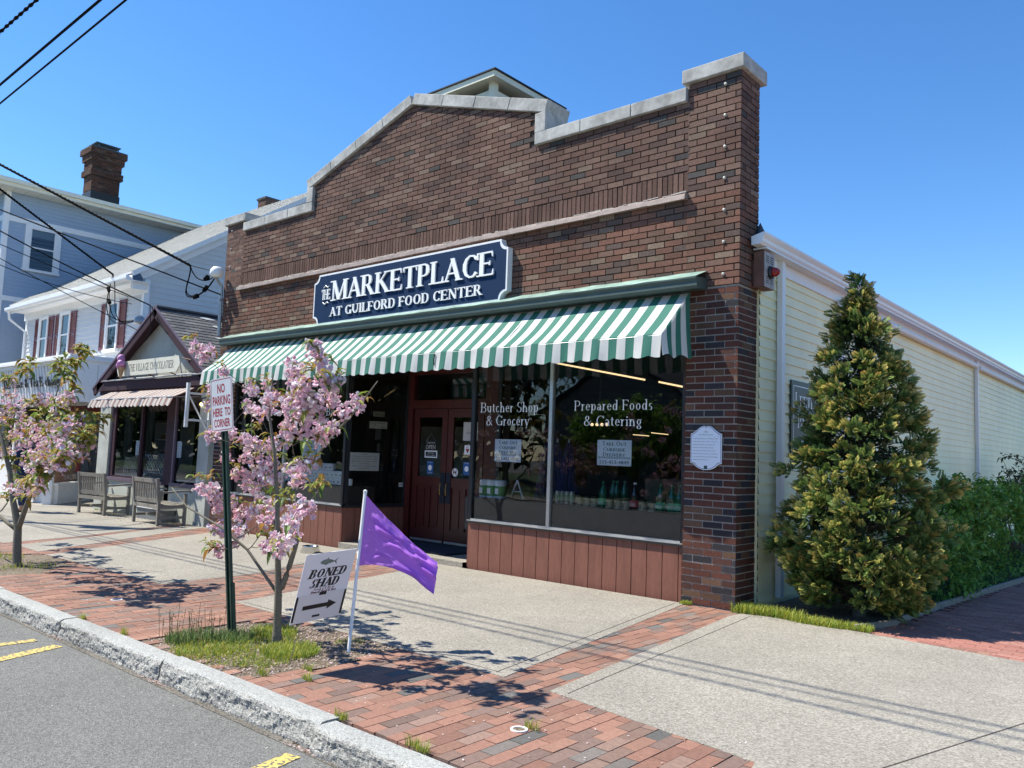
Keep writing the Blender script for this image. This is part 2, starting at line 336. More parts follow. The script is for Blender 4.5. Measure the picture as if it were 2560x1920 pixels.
def sans(mb,text,O,u,v,w,h,width=None,depth=.002,center=False,c=None,eps=0,bold=0):
    """plain block lettering from Blender's built-in font, made into mesh"""
    cu=bpy.data.curves.new('t','FONT'); cu.body=text; cu.size=1; cu.resolution_u=2; cu.offset=bold
    ob=bpy.data.objects.new('t',cu); COL.objects.link(ob)
    dg=bpy.context.evaluated_depsgraph_get(); me=ob.evaluated_get(dg).to_mesh()
    vs=[p.co.copy() for p in me.vertices]; fs=[tuple(p.vertices) for p in me.polygons]
    ob.evaluated_get(dg).to_mesh_clear(); bpy.data.objects.remove(ob); bpy.data.curves.remove(cu)
    if not vs: return
    x0=min(p.x for p in vs);x1=max(p.x for p in vs)
    sy=h/.73; sx=sy if not width else width/(x1-x0)
    off=-(x1-x0)*sx/2 if center else 0
    mb.add([tuple(O[i]+u[i]*((p.x-x0)*sx+off)+v[i]*p.y*sy+w[i]*depth for i in range(3)) for p in vs],fs,c)
# ---------------- brick walls of real bricks ----------------
CH=.0757; BL=.236; JT=.013
def brickcol(z,dark=0):
    r=rnd.random()
    if z<3.5: # lower, redder; the awning's shade is also darkened into the colour
        if r<.45: c=(.15,.062,.046)
        elif r<.72: c=(.11,.055,.045)
        elif r<.88: c=(.06,.055,.062)
        else: c=(.18,.105,.07)
    elif z<4.6:
        if r<.5: c=(.225,.115,.083)
        elif r<.8: c=(.20,.12,.09)
        elif r<.92: c=(.14,.098,.082)
        else: c=(.255,.18,.13)
    else:
        if r<.50: c=(.185,.108,.085)
        elif r<.74: c=(.215,.135,.105)
        elif r<.90: c=(.14,.09,.077)
        elif r<.95: c=(.25,.175,.135)
        else: c=(.10,.088,.083)
    k=U(.82,1.18)*(.80 if z>=3.5 else .72); return tuple(min(1,x*k) for x in c)
def bricks(mb,O,u,w,x0,x1,z0,z1,inside=None,depth=.017,start=0,ch=CH,bl=BL,col=brickcol,rect=True):
    """running bond on the plane O,u (horizontal), up = z, w = outward"""
    n=int(round((z1-z0)/ch))
    for r in range(n):
        za=z0+r*ch+JT/2; zb=z0+(r+1)*ch-JT/2; x=x0-((r+start)%2)*bl/2
        while x<x1:
            a=max(x+JT/2,x0+.001); b=min(x+bl-JT/2,x1-.001); x+=bl
            if b-a<.03: continue
            if inside and not inside((a+b)/2,(za+zb)/2): continue
            d=depth+U(-.002,.0025); j=U(-.0015,.0015)
            mb.fbox(O,u,Z_,w,a,b,za+j,zb+j,-.03,d,col(zb))
# =====================================================================
#  THE BRICK SHOP
# =====================================================================
XL=-10.95
def gable(x): return 6.98-abs(x+5.475)*.31     # underside of the sloping coping
def top(x):
    if x>-.62 or x<XL+.62: return 5.92
    if x>-2.93 or x<-8.02: return 5.72
    return gable(x)
def openings(x,z):
    return (-10.33<x<-.62 and z<3.52)
shop=thing('brick_shop','dark brick corner shop with a stepped stone-coped gable and cream sided flank','shop building',(-5.5,0,0))
mb=MB()
bricks(mb,(0,0,0),X_,(0,-1,0),XL,-.62,4.89,7.05,lambda x,z:z<top(x)+.03 and not x<XL+.62 or (x<XL+.62 and z<5.92))
bricks(mb,(0,0,0),X_,(0,-1,0),XL,-.62,3.50,4.62,None)
def solc(z):
    k=U(.6,1.1); return (.155*k,.092*k,.072*k)
# soldier course
x=XL+.62
while x<-.62-.05:
    mb.fbox((0,0,0),X_,Z_,(0,-1,0),x+JT/2,x+CH*.93-JT/2,4.645,4.885,-.03,.012+U(-.002,.002),solc(0)); x+=CH*.93
bricks(mb,(0,0,0),X_,(0,-1,0),XL,XL+.62,4.62,4.89,None,start=1)
o_wall=mb.build('facade_wall',m_brick,shop)
mb=MB()
pl=[(XL,3.5),(-.62,3.5),(-.62,5.72),(-2.93,5.72),(-2.93,gable(-2.93)),(-5.475,6.98),(-8.02,gable(-8.02)),(-8.02,5.72),(-10.33,5.72),(XL,5.72)]
mb.prism(pl,(0,0,0),X_,Z_,(0,-1,0),-.38,-.001)
mb.build('wall_core',m_mortar,shop)
m_mortlow=mat('pale_mortar',(.36,.33,.29),rough=.95,var=.2,scale=20)
def pier(x0,x1,name):
    mb=MB()
    zb=gz(x0)-.1
    for za,zz in ((0,3.5),(3.5,5.92)):
        dd=.017 if za else .004
        bricks(mb,(0,0,0),X_,(0,-1,0),x0-dd,x1+dd,za,zz,None,start=1,depth=dd)
        bricks(mb,(x1,0,0),Y_,X_,0.0,.46,za,zz,None,start=0,depth=dd)
        bricks(mb,(x0,.46,0),(0,-1,0),(-1,0,0),0,.46,za,zz,None,start=0)
    bricks(mb,(x1,.46,0),(-1,0,0),Y_,0,x1-x0,4.0,5.92,None)
    o=mb.build(name,m_brick,shop)
    mb=MB(); mb.box(x0+.002,x1-.002,.002,.458,zb,3.5); c1=mb.build('pier_core',m_mortlow,o)
    mb=MB(); mb.box(x0+.001,x1-.001,.001,.459,3.5,5.918); mb.build('pier_core',m_mortar,o)
    return o
p1=pier(-.62,0,'brick_pier'); p2=pier(XL,XL+.62,'brick_pier')
for x0,x1 in ((-.70,.07),(XL-.07,XL+.70)):
    mb=MB(); mb.box(x0,x1,-.07,.55,5.925,6.09); o=mb.build('pier_cap',m_stone,shop)
    bv=o.modifiers.new('b','BEVEL'); bv.width=.01; bv.segments=2
# coping stones
mb=MB()
def seg(pa,pb,up,n,y0=-.065,y1=.43):   # run of coping stones between points (x,z), thickness up
    L=math.hypot(pb[0]-pa[0],pb[1]-pa[1]); ux=((pb[0]-pa[0])/L,0,(pb[1]-pa[1])/L); vz=(-ux[2],0,ux[0])
    for i in range(n):
        j=U(-.003,.003); mb.fbox((pa[0],0,pa[1]),ux,vz,(0,-1,0),L*i/n+.004,L*(i+1)/n-.004,0+j,up+j,-y1,-y0+U(-.003,.003))
seg((-2.93,5.72),(-.64,5.72),.165,3); seg((-10.31,5.72),(-8.02,5.72),.165,3)
g0=gable(-2.93)
seg((-5.475,6.98),(-2.76,6.98-.31*(5.475-2.76)),.175,4)
seg((-8.19,6.98-.31*(8.19-5.475)),(-5.475,6.98),.175,4)
mb.box(-2.93,-2.745,-.068,.432,5.885,6.155); mb.box(-8.205,-8.02,-.068,.432,5.885,6.155)
o=mb.build('coping',m_stone,shop); bv=o.modifiers.new('b','BEVEL'); bv.width=.008; bv.segments=2
# copper ledge under the soldier course with bits of old mortar
mb=MB()
n=40; xs=[-10.37+(9.74)*i/n for i in range(n+1)]
for i in range(n):
    a,b=xs[i],xs[i+1]; j=U(-.004,.004)
    mb.quad((a,-.012,4.635),(a,-.085,4.60+j),(b,-.085,4.60+j),(b,-.012,4.635))
    mb.quad((a,-.085,4.60+j),(a,-.088,4.545+j),(b,-.088,4.545+j),(b,-.085,4.60+j))
    mb.quad((a,-.088,4.545+j),(a,0,4.555),(b,0,4.555),(b,-.088,4.545+j))
mb.box(-10.372,-10.368,-.085,0,4.55,4.62); mb.box(-.632,-.628,-.085,0,4.55,4.62)
led=mb.build('copper_ledge',m_copper,shop)
mb=MB(); x=-10.35
while x<-.65:
    w_=U(.05,.22); mb.fbox((x,-.02,4.627),Vector((1,0,U(-.05,.05))).normalized(),Y_,Z_,0,w_,-U(.005,.03),.02,0,U(.006,.016)); x+=w_*U(.8,1.5)
mb.build('mortar_crumbs',mat('lime_mortar',(.45,.42,.38),rough=.95,var=.2,scale=30),led)
# tie bolts (small ceramic insulators)
for bx in (-.17,-10.78):
    for i in range(7 if bx>-5 else 6):
        mb=MB(); z=5.80-.363*i
        mb.lathe([(.001,-.040),(.013,-.036),(.018,-.028),(.017,-.014),(.020,-.010)],(bx,0,z),10,axis='y'); mb.build('wall_knob',mat('ceramic',(.6,.57,.5),rough=.4,var=.15,scale=40),shop)
# cornice and gutter above the awning
mb=MB()
mb.prism([(0.0,3.47),(-.23,3.45),(-.25,3.48),(-.25,3.53),(-.27,3.56),(-.27,3.575),(0,3.60)],(-10.58,0,0),Y_,Z_,X_,0,10.21)
cor=mb.build('cornice_gutter',m_green,shop)
mb=MB(); n=60
def fl(i,k): 
    x=-10.57+(10.2)*i/n; return (x,-.265+.25*k/3,3.578+.11*(k/3)+math.sin(i*1.7+k)*.004)
for i in range(n):
    for k in range(3): mb.quad(fl(i,k),fl(i+1,k),fl(i+1,k+1),fl(i,k+1))
mb.build('copper_flashing',m_verd,shop)
# lintel/soffit behind awning
mb=MB(); mb.box(-10.33,-.62,.02,.40,2.92,3.497); mb.build('lintel_board',m_green,shop)
# ---- storefront bays ----
def boards(mb,O,u,w,L,z0,z1,step=.205,c=None):
    x=0
    while x<L-.01:
        b=min(x+step,L); mb.fbox(O,u,Z_,w,x+.005,b-.005,z0,z1,0,.018+U(-.0008,.0008)); x+=step
    mb.fbox(O,u,Z_,w,0,L,z0,z1,-.02,.006)
ex=Vector((-6.82,.06,0)); ey=Vector((-6.62,1.2,0)); rx=Vector((-3.98,.06,0)); ry=Vector((-4.50,1.2,0))
def unit(a,b): d=b-a; L=d.length; d=d/L; return d,L
lu,lL=unit(ex,ey); ru,rL=unit(rx,ry)
ln=Vector((lu.y,-lu.x,0)); rn=Vector((-ru.y,ru.x,0))
mb=MB(); boards(mb,(-3.98,.06,0),X_,(0,-1,0),3.36,-.12,.60); bp=mb.build('base_panel',m_red,shop)
mb=MB(); boards(mb,(-10.33,.06,0),X_,(0,-1,0),3.51,-.16,.60); mb.build('base_panel',m_red,shop)
mb=MB(); boards(mb,tuple(ex),tuple(lu),tuple(ln),lL,-.16,.60); mb.build('base_panel',m_red,shop)
mb=MB(); boards(mb,tuple(rx),tuple(ru),tuple(rn),rL,-.12,.60); mb.build('base_panel',m_red,shop)
def window(O,u,w,L,mull=(),aluL=True):
    f=MB(); t=.055
    f.fbox(O,u,Z_,w,0,L,.60,.625,-.03,.05); 
    f.fbox(O,u,Z_,w,0,t,.66,2.92,-.03,.03); f.fbox(O,u,Z_,w,L-t,L,.66,2.92,-.03,.03); f.fbox(O,u,Z_,w,t,L-t,2.86,2.92,-.03,.028)
    fo=f.build('window_frame',m_black,shop)
    s_=MB(); s_.fbox(O,u,Z_,w,t,L-t,.6255,.66,-.03,.034); s_.fbox(O,u,Z_,w,0,L,.626,.64,.036,.052); s_.build('sill',m_alu if aluL else m_black,fo)
    for a in mull:
        q=MB(); q.fbox(O,u,Z_,w,a-.025,a+.025,.66,2.86,-.02,.035); q.build('mullion',m_alu,fo)
    g=MB(); g.quad(*[tuple(O[i]+u[i]*a+w[i]*0+(0,0,1)[i]*b for i in range(3)) for a,b in ((t,.66),(L-t,.66),(L-t,2.86),(t,2.86))]); g.build('pane',m_glass,fo)
    return fo
w_r=window((-3.98,.06,0),X_,(0,-1,0),3.36,(1.41,)); w_l=window((-10.33,.06,0),X_,(0,-1,0),3.51,(1.75,))
w_lr=window(tuple(ex),tuple(lu),tuple(ln),lL,(),False); w_rr=window(tuple(rx),tuple(ru),tuple(rn),rL,(),False)
# lettering on the panes
gy=.058-.004
mb=MB(); N_=(0,-1,0)
glyphs(mb,'Butcher Shop',(-3.84,gy,2.125),X_,Z_,N_,.135,width=1.05,stem=.085,thin=.035,serif=.08,depth=.0006)
glyphs(mb,'& Grocery',(-3.73,gy,1.945),X_,Z_,N_,.135,width=.79,stem=.085,thin=.035,serif=.08,depth=.0006)
glyphs(mb,'Prepared Foods',(-2.22,gy,2.135),X_,Z_,N_,.125,width=1.15,stem=.085,thin=.035,serif=.08,depth=.0006)
glyphs(mb,'& Catering',(-2.07,gy,1.945),X_,Z_,N_,.125,width=.86,stem=.085,thin=.035,serif=.08,depth=.0006)
mb.build('window_lettering',m_wletter,w_r)
mb=MB()
glyphs(mb,'Bar',(-7.42,gy,2.10),X_,Z_,N_,.13,width=.27,stem=.085,thin=.035,serif=.08,depth=.0006)
glyphs(mb,'& Cafe',(-7.62,gy,1.93),X_,Z_,N_,.13,width=.48,stem=.085,thin=.035,serif=.08,depth=.0006)
mb.build('window_lettering',m_wletter,w_l)
# ---- entrance ----
fz=.06
mb=MB(); mb.add([(-6.80,-.02,fz-.01),(-4.0,-.02,fz-.01),(-4.0,.06,fz-.01),(-4.52,1.25,fz-.01),(-6.62,1.25,fz-.01),(-6.80,.06,fz-.01),(-6.80,-.02,-.1),(-4.0,-.02,-.1)],[(0,1,2,3,4,5),(6,7,1,0)]); mb.build('entrance_step',m_conc,shop)
mb=MB(); mb.box(-6.25,-4.62,.25,1.1,fz,fz+.015); mt=mb.build('door_mat',mat('mat_rubber',(.02,.022,.035),rough=.95,var=.2,scale=60,bump=.004,bscale=200),shop)
mb=MB(); mb.box(-6.62,-6.48,1.16,1.28,fz,2.95); mb.box(-4.78,-4.50,1.16,1.28,fz,2.95); mb.box(-6.48,-4.78,1.16,1.28,2.28,2.42); mb.box(-6.48,-4.78,1.16,1.28,2.86,2.95)
mb.box(-6.62,-4.50,1.281,1.30,2.95,3.4)
df=mb.build('door_frame',m_door,shop)
mb=MB(); mb.quad((-6.48,1.22,2.42),(-4.78,1.22,2.42),(-4.78,1.22,2.86),(-6.48,1.22,2.86)); mb.build('transom_pane',m_glass,df)
mb=MB(); mb.box(-10.33,-.62,.405,.42,2.93,2.95); mb.add([(-6.85,.03,2.925),(-3.95,.03,2.925),(-4.4,1.3,2.925),(-6.7,1.3,2.925)],[(3,2,1,0)]); mb.build('entrance_ceiling',mat('ceiling_board',(.25,.2,.15),rough=.8,var=.1),shop)
def door(x0,x1,hs):
    mb=MB(); a,b=x0+.008,x1-.008; st=.125
    y0,y1=1.18,1.225
    mb.box(a,a+st,y0,y1,fz+.02,2.27); mb.box(b-st,b,y0,y1,fz+.02,2.27)
    mb.box(a+st,b-st,y0,y1,2.13,2.27); mb.box(a+st,b-st,y0,y1,.98,1.14); mb.box(a+st,b-st,y0,y1,fz+.02,.30)
    mb.box((a+b)/2-.05,(a+b)/2+.05,y0,y1,.30,.98)
    for p,q in ((a+st,(a+b)/2-.05),((a+b)/2+.05,b-st)):
        mb.box(p,q,y0+.02,y1-.005,.30,.98); mb.box(p+.04,q-.04,y0+.008,y0+.02,.34,.94)
    d=mb.build('door',m_door,shop)
    g=MB(); g.quad((a+st,1.2,1.14),(b-st,1.2,1.14),(b-st,1.2,2.13),(a+st,1.2,2.13)); g.build('door_pane',m_glass,d)
    h=MB(); hx=b-.06 if hs>0 else a+.06
    h.box(hx-.055,hx+.055,1.172,1.18,.72,1.22); h.build('push_plate',mat('dark_steel',(.02,.03,.05),rough=.35,metal=.6,var=.1),d)
    h=MB(); h.tube([(hx,1.172,1.05),(hx,1.125,1.04),(hx,1.115,.95),(hx,1.125,.86),(hx,1.172,.85)],.009,8); h.build('handle',mat('brass',(.45,.32,.12),rough=.3,metal=1,var=.1),d)
    k=MB(); k.box(a+.02,b-.02,1.165,1.18,fz+.02,fz+.055); k.build('kick_strip',m_alu,d)
    return d
d1=door(-6.45,-5.63,1); d2=door(-5.63,-4.81,-1)
# ---- side (east) flank of the shop: cream siding, gutter, downspouts, roof, chimney, cupola ----
def siding(mb,O,u,w,L,z0,z1,ch=.115,lap=.016,clip=None,c=None):
    n=int(math.ceil((z1-z0)/ch))
    for i in range(n):
        a=z0+i*ch; b=min(a+ch,z1); x0,x1=0,L
        if clip:
            r=clip((a+b)/2)
            if not r: continue
            x0,x1=r
        if x1-x0<.02: continue
        m_=lambda x,z,d:tuple(O[k]+u[k]*x+w[k]*d+(0,0,1)[k]*z for k in range(3))
        j=U(-.0015,.0015)
        # each course may be cut on a slope: evaluate clip at top and bottom
        if clip:
            ra=clip(a) or (x0,x1); rb=clip(b-.001) or ((x0+x1)/2,(x0+x1)/2)
        else: ra=rb=(x0,x1)
        mb.add([m_(ra[0],a,lap+j),m_(ra[1],a,lap+j),m_(rb[1],b,.002),m_(rb[0],b,.002)],[(0,1,2,3)],c)
        mb.add([m_(ra[0],a,0),m_(ra[1],a,0),m_(ra[1],a,lap+j),m_(ra[0],a,lap+j)],[(0,1,2,3)],c)
SX=.03; SL=28.0
mb=MB(); siding(mb,(SX,.463,0),Y_,X_,SL,-.2,3.80,ch=.118); mb.box(-.3,SX,.464,.47,-.2,3.9)
sw=mb.build('side_wall',m_cream,shop)
mb=MB(); mb.box(SX,SX+.03,.466,SL,3.78,3.93); mb.box(SX,SX+.16,.30,SL,3.93,3.95); mb.build('frieze_board',m_whitev,shop)
mb=MB(); y0=.16
mb.prism([(SX+.04,3.955),(SX+.14,3.955),(SX+.165,3.985),(SX+.17,4.02),(SX+.20,4.06),(SX+.20,4.085),(SX+.18,4.085),(SX+.04,4.05)],(0,0,0),X_,Z_,Y_,y0,SL)
mb.build('gutter',m_whitev,shop)
for (yy,zz) in ((.955,0),(11.3,0),(22,0)):
    mb=MB(); mb.box(SX+.022,SX+.085,yy-.045,yy+.045,.05,3.93); mb.box(SX+.085,SX+.09,yy-.05,yy+.05,.9,.93); mb.build('downspout',m_whitev,shop)
mb=MB(); mb.tube([(SX+.075,2.88,.3),(SX+.075,2.88,3.70),(SX+.075,2.90,3.76),(SX+.075,2.96,3.78),(SX+.075,11.2,3.79)],.052,10)
for yy in (4,5.5,7,8.5): mb.tube([(SX+.075,yy-.01,3.783),(SX+.075,yy+.01,3.783)],.058,10)
mb.build('drain_pipe',m_whitev,shop)
mb=MB(); mb.tube([(SX+.075,11.4,3.78),(SX+.075,21.9,3.78)],.05,10); mb.build('drain_pipe',m_whitev,shop)
# roof
m_roofd=mat('dark_roof',(.03,.035,.05),rough=.85,var=.3,scale=8)
mb=MB(); mb.add([(SX+.17,.47,4.07),(SX+.17,SL,4.07),(-5.475,SL,6.2),(-5.475,.47,6.2),(XL-.1,.47,4.07),(XL-.1,SL,4.07)],[(0,1,2,3),(3,2,5,4)]); 
mb.add([(-.62,.475,3.9),(.14,.30,4.07),(.08,.35,4.12),(0.03,.40,4.2),(.019,.44,4.45),(-.3,.475,4.45),(.14,.8,4.08),(.06,.6,4.15),(0.02,.5,4.3)],[(0,1,2,3,4,5),(1,6,7,2),(2,7,8,3)])
mb.build('roof',m_roofd,shop)
mb=MB(); mb.box(XL-.0,XL+.3,.46,SL,-.2,4.0); mb.box(XL,SX,SL-.1,SL,-.2,4.2); mb.box(XL+.3,-.3,.40,.46,3.0,5.7); mb.build('rear_wall',mat('rear_brick_wall',(.12,.08,.07),var=.3,scale=9),shop)
mb=MB(); bricks(mb,(-1.5,9.1,0),X_,(0,-1,0),0,.5,4.0,4.75,None); bricks(mb,(-1.0,9.1,0),Y_,X_,0,.9,4.0,4.75,None); mb.box(-1.498,-1.002,9.102,10.0,3.9,4.75,(.2,.1,.08)); mb.box(-1.55,-.95,9.05,10.05,4.75,4.82,(.25,.12,.09)); mb.box(-1.45,-1.05,9.15,9.95,4.82,4.88,(.25,.12,.09))
mb.build('chimney',m_brick,shop)
# cupola on the ridge, turned so that one corner faces us
CQ=Vector((-7.55,4.2,0)); 

# cupola
s_=.9; cx,cy=-5.475,1.75
mb=MB(); b=.70
for sx in (-1,1):
    for sy in (-1,1): mb.box(cx+sx*b-.055,cx+sx*b+.055,cy+sy*b-.055,cy+sy*b+.055,5.9,7.56)
for sg in (-1,1):
    mb.box(cx-b+.055,cx+b-.055,cy+sg*b-.03,cy+sg*b+.03,7.28,7.44); mb.box(cx-b+.055,cx+b-.055,cy+sg*b-.03,cy+sg*b+.03,5.9,6.7)
    mb.box(cx+sg*b-.03,cx+sg*b+.03,cy-b+.055,cy+b-.055,7.28,7.44); mb.box(cx+sg*b-.03,cx+sg*b+.03,cy-b+.055,cy+b-.055,5.9,6.7)
cu=mb.build('cupola',mat('cream_paint',(.72,.70,.55),rough=.5,var=.05,scale=4),shop)
mb=MB(); mb.box(cx-b+.1,cx+b-.1,cy-b+.1,cy+b-.1,5.9,7.5)
for i in range(5):
    z=6.72+i*.11
    for sg in (-1,1):
        mb.fbox((cx,cy+sg*(b-.02),z),X_,Vector((0,sg*-.7,.7)),Vector((0,sg*.7,.7)),-b+.06,b-.06,-.04,.04,-.006,.006)
        mb.fbox((cx+sg*(b-.02),cy,z),Y_,Vector((sg*-.7,0,.7)),Vector((sg*.7,0,.7)),-b+.06,b-.06,-.04,.04,-.006,.006)
mb.build('louvre',m_dark,cu)
mb=MB(); mb.box(cx-s_,cx+s_,cy-s_,cy+s_,7.56,7.60)
for sg in (-1,1): mb.box(cx-s_,cx+s_,cy+sg*s_-.012,cy+sg*s_+.012,7.54,7.635); mb.box(cx+sg*s_-.012,cx+sg*s_+.012,cy-s_,cy+s_,7.541,7.634)
mb.build('eave_board',MATS['cream_paint'],cu)
mb=MB(); e=s_+.04
mb.add([(cx-e,cy-e,7.64),(cx+e,cy-e,7.64),(cx+e,cy+e,7.64),(cx-e,cy+e,7.64),(cx,cy,8.0),(cx-e,cy-e,7.66),(cx+e,cy-e,7.66),(cx+e,cy+e,7.66),(cx-e,cy+e,7.66)],[(0,3,2,1),(5,6,4),(6,7,4),(7,8,4),(8,5,4),(0,1,6,5),(1,2,7,6),(2,3,8,7),(3,0,5,8)])
mb.build('cupola_roof',m_roofd,cu)
# ---------------- awning ----------------
GR=(.05,.205,.155); WH=(.70,.70,.67)
m_canvas=leafmat('striped_canvas',.75,.26)
aw=thing('awning','long green and white striped canvas awning over the brick shop front','awning',(-5.475,-.05,3.46))
mb=MB(); ax0,ax1=-10.39,-.56; ns=87; sw_=(ax1-ax0)/ns; ny=6
def ap(i,t):   # canvas point; i in stripes, t 0..1 down the slope
    x=ax0+sw_*i; y=-.045-.605*t; z=3.46-.56*t-.022*math.sin(PI*t)*(1+.8*math.sin(i*.30)+.3*math.sin(i*1.1)); return (x,y,z)
for i in range(ns):
    c=WH if (ns-1-i)%2==0 else GR
    for k in range(ny): mb.quad(ap(i,k/ny),ap(i,(k+1)/ny),ap(i+1,(k+1)/ny),ap(i+1,k/ny),c)
mb.build('canopy',m_canvas,aw,smooth=True)
mb=MB(); sub=4
def vp(q,t):
    x=ax0+sw_*q; sc=.024*abs(math.sin(PI*q/2.0+.4)); z=2.90-(.235+sc)*t; wob=.012*math.sin(q*.9)+.009*math.sin(q*2.3+1)
    return (x,-.652-.02*t-wob*t,z)
for i in range(ns):
    c=WH if (ns-1-i)%2==0 else GR
    for k in range(sub):
        for r in range(3): mb.quad(vp(i+k/sub,r/3),vp(i+k/sub,(r+1)/3),vp(i+(k+1)/sub,(r+1)/3),vp(i+(k+1)/sub,r/3),c)
mb.build('valance',m_canvas,aw)
for X in (ax0,ax1):
    mb=MB(); n=6; yy=lambda q:-.65+.60*q
    for i in range(n):
        c=WH if i%2==0 else GR
        for j in range(3):
            q0=(i+j/3)/n; q1=(i+(j+1)/3)/n
            f=lambda q,t:(X+.015*math.sin(q*9)*t+.03*t*t,yy(q)-.02*t*(1-q),(2.90+.56*q)*(1-t)+(2.66+.05*q+.02*math.sin(q*12))*t)
            for r in range(4): mb.quad(f(q0,r/4),f(q1,r/4),f(q1,(r+1)/4),f(q0,(r+1)/4),c)
    mb.build('side_flap',m_canvas,aw)
mb=MB(); mb.tube([(ax0,-.64,2.885),(ax1,-.64,2.885)],.014,6); mb.tube([(ax0,-.05,3.44),(ax1,-.05,3.44)],.016,6)
for X in (ax0+.02,-7.9,-5.4,-2.9,ax1-.02): mb.tube([(X,-.64,2.88),(X,0.0,2.98)],.012,6); mb.tube([(X,-.64,2.88),(X,-.05,3.42)],.010,6)
mb.build('awning_frame',m_gal,aw)
mb=MB(); mb.tube([(-4.05,-.665,2.87),(-4.06,-.672,2.80),(-4.05,-.674,2.72)],.008,5); mb.build('pull_cord',m_cable,aw)
# ---------------- shop sign ----------------
sg=thing('shop_sign','long navy blue signboard with raised white serif letters above the striped awning','sign',(-5.5,-.1,3.62))
def coved(x0,x1,z0,z1,r,n=7):
    p=[]
    for (cx_,cz_,a0) in ((x0,z0,90),(x1,z0,180),(x1,z1,270),(x0,z1,0)):
        for k in range(n+1):
            a=R(a0-90*k/n); p.append((cx_+r*math.cos(a),cz_+r*math.sin(a)))
    return p
x0,x1,z0,z1=-7.72,-3.28,3.63,4.49
mb=MB(); mb.prism(coved(x0,x1,z0,z1,.13),(0,0,0),X_,Z_,(0,-1,0),.02,.118); mb.build('sign_border',m_white,sg)
mb=MB(); mb.prism(coved(x0+.028,-5.503,z0+.028,z1-.028,.13),(0,0,0),X_,Z_,(0,-1,0),.119,.1215) if 0 else None
P_=coved(x0+.03,x1-.03,z0+.03,z1-.03,.128)
L_=[p for p in P_ if p[0]<-5.5]; R_=[p for p in P_ if p[0]>=-5.5]
nl=len(P_)//4
left=P_[:nl]+[(-5.503,z0+.03),(-5.503,z1-.03)]+P_[3*nl:]
right=[(-5.497,z0+.03)]+P_[nl:3*nl]+[(-5.497,z1-.03)]
mb.prism(left,(0,0,0),X_,Z_,(0,-1,0),.1185,.1215); mb.prism(right,(0,0,0),X_,Z_,(0,-1,0),.1185,.1215)
mb.build('sign_face',m_navy,sg)
mb=MB(); N_=(0,-1,0)
glyphs(mb,'MARKETPLACE',(-7.21,-.1215,4.005),X_,Z_,N_,.335,width=3.70,stem=.165,thin=.065,serif=.15,depth=.022,track=-.02)
glyphs(mb,'AT GUILFORD FOOD CENTER',(-7.22,-.1215,3.745),X_,Z_,N_,.15,width=3.50,stem=.16,thin=.07,serif=.14,depth=.018,track=.02)
glyphs(mb,'THE',(-7.475,-.1215,4.045),X_,Z_,N_,.175,width=.225,stem=.13,thin=.06,serif=.08,depth=.018,track=-.12)
for zz,sgn in ((4.27,1),(3.985,-1)):
    pts=[(-7.44+.05*t,-.13,zz+sgn*.018*math.sin(t*2.6)) for t in [i/2-.0 for i in range(-1,6)]]
    mb.tube([(a+.03,b,c_) for a,b,c_ in pts],.009,5)
mb.build('sign_lettering',m_wletter,sg)
# ---------------- history plaque ----------------
pq=thing('history_plaque','small white shaped plaque headed 1931 on the right brick pier','plaque',(-.345,-.02,1.7))
def plq(k):
    w=.185-k; top=[]
    pts=[(-w,1.535+k),(-w,1.86-k)]
    for t in range(1,8):
        a=t/8; pts.append((-w+(w-.028)*a,1.86-k+.085*(a*a*(3-2*a))))
    pts+=[(-.012,1.945-k),(0,1.925-k),(.012,1.945-k)]
    for t in range(1,8):
        a=1-t/8; pts.append((w-(w-.028)*a,1.86-k+.085*(a*a*(3-2*a))))
    pts+=[(w,1.86-k),(w,1.535+k),(w-.03,1.53+k)]
    for t in range(0,9):
        a=R(-20-140*t/8); pts.append(((w-.035)*math.cos(a),1.555+k+.092*math.sin(a)))
    pts+=[(-w+.03,1.53+k)]
    return [(x-.345,z) for x,z in pts][::-1]
mb=MB(); mb.prism(plq(0),(0,0,0),X_,Z_,N_,.016,.030); mb.build('plaque_plate',mat('plaque_white',(.80,.84,.92),rough=.4,var=.02),pq)
mb=MB(); mb.prism(plq(.008),(0,0,0),X_,Z_,N_,.030,.0308); pb=mb.build('plaque_border',m_navy,pq)
mb=MB(); mb.prism(plq(.012),(0,0,0),X_,Z_,N_,.0308,.0316); mb.build('plaque_face',MATS['plaque_white'],pq)
mb=MB(); sans(mb,'1931',(-.345,-.0317,1.868),X_,Z_,N_,.022,center=True,depth=.0004)
tx=['First National Stores','On this site stood the home of Nathaniel and Ruth','Griswold Landon (built c. 1816).  In 1931, that','building was demolished to make way for the','First National Stores, Economy Division.','The new grocery, formerly housed in a small','building nearby, was "a model, one of the finest','in the country (with) every device for lighting,','refrigeration and ventilation."']
sans(mb,tx[0],(-.345,-.0317,1.842),X_,Z_,N_,.014,center=True,width=.17,depth=.0004)
for i,l in enumerate(tx[1:]):
    sans(mb,l,(-.505,-.0317,1.80-i*.033),X_,Z_,N_,.0125,width=.30*len(l)/48,depth=.0004)
mb.box(-.365,-.325,-.0322,-.0317,1.475,1.51)
for a in (-.50,-.19):
    for b_ in (1.835,1.545): mb.lathe([(.004,-.001),(.004,0)],(a,-.0318,b_),8,axis='y')
mb.build('plaque_lettering',m_ink,pq)
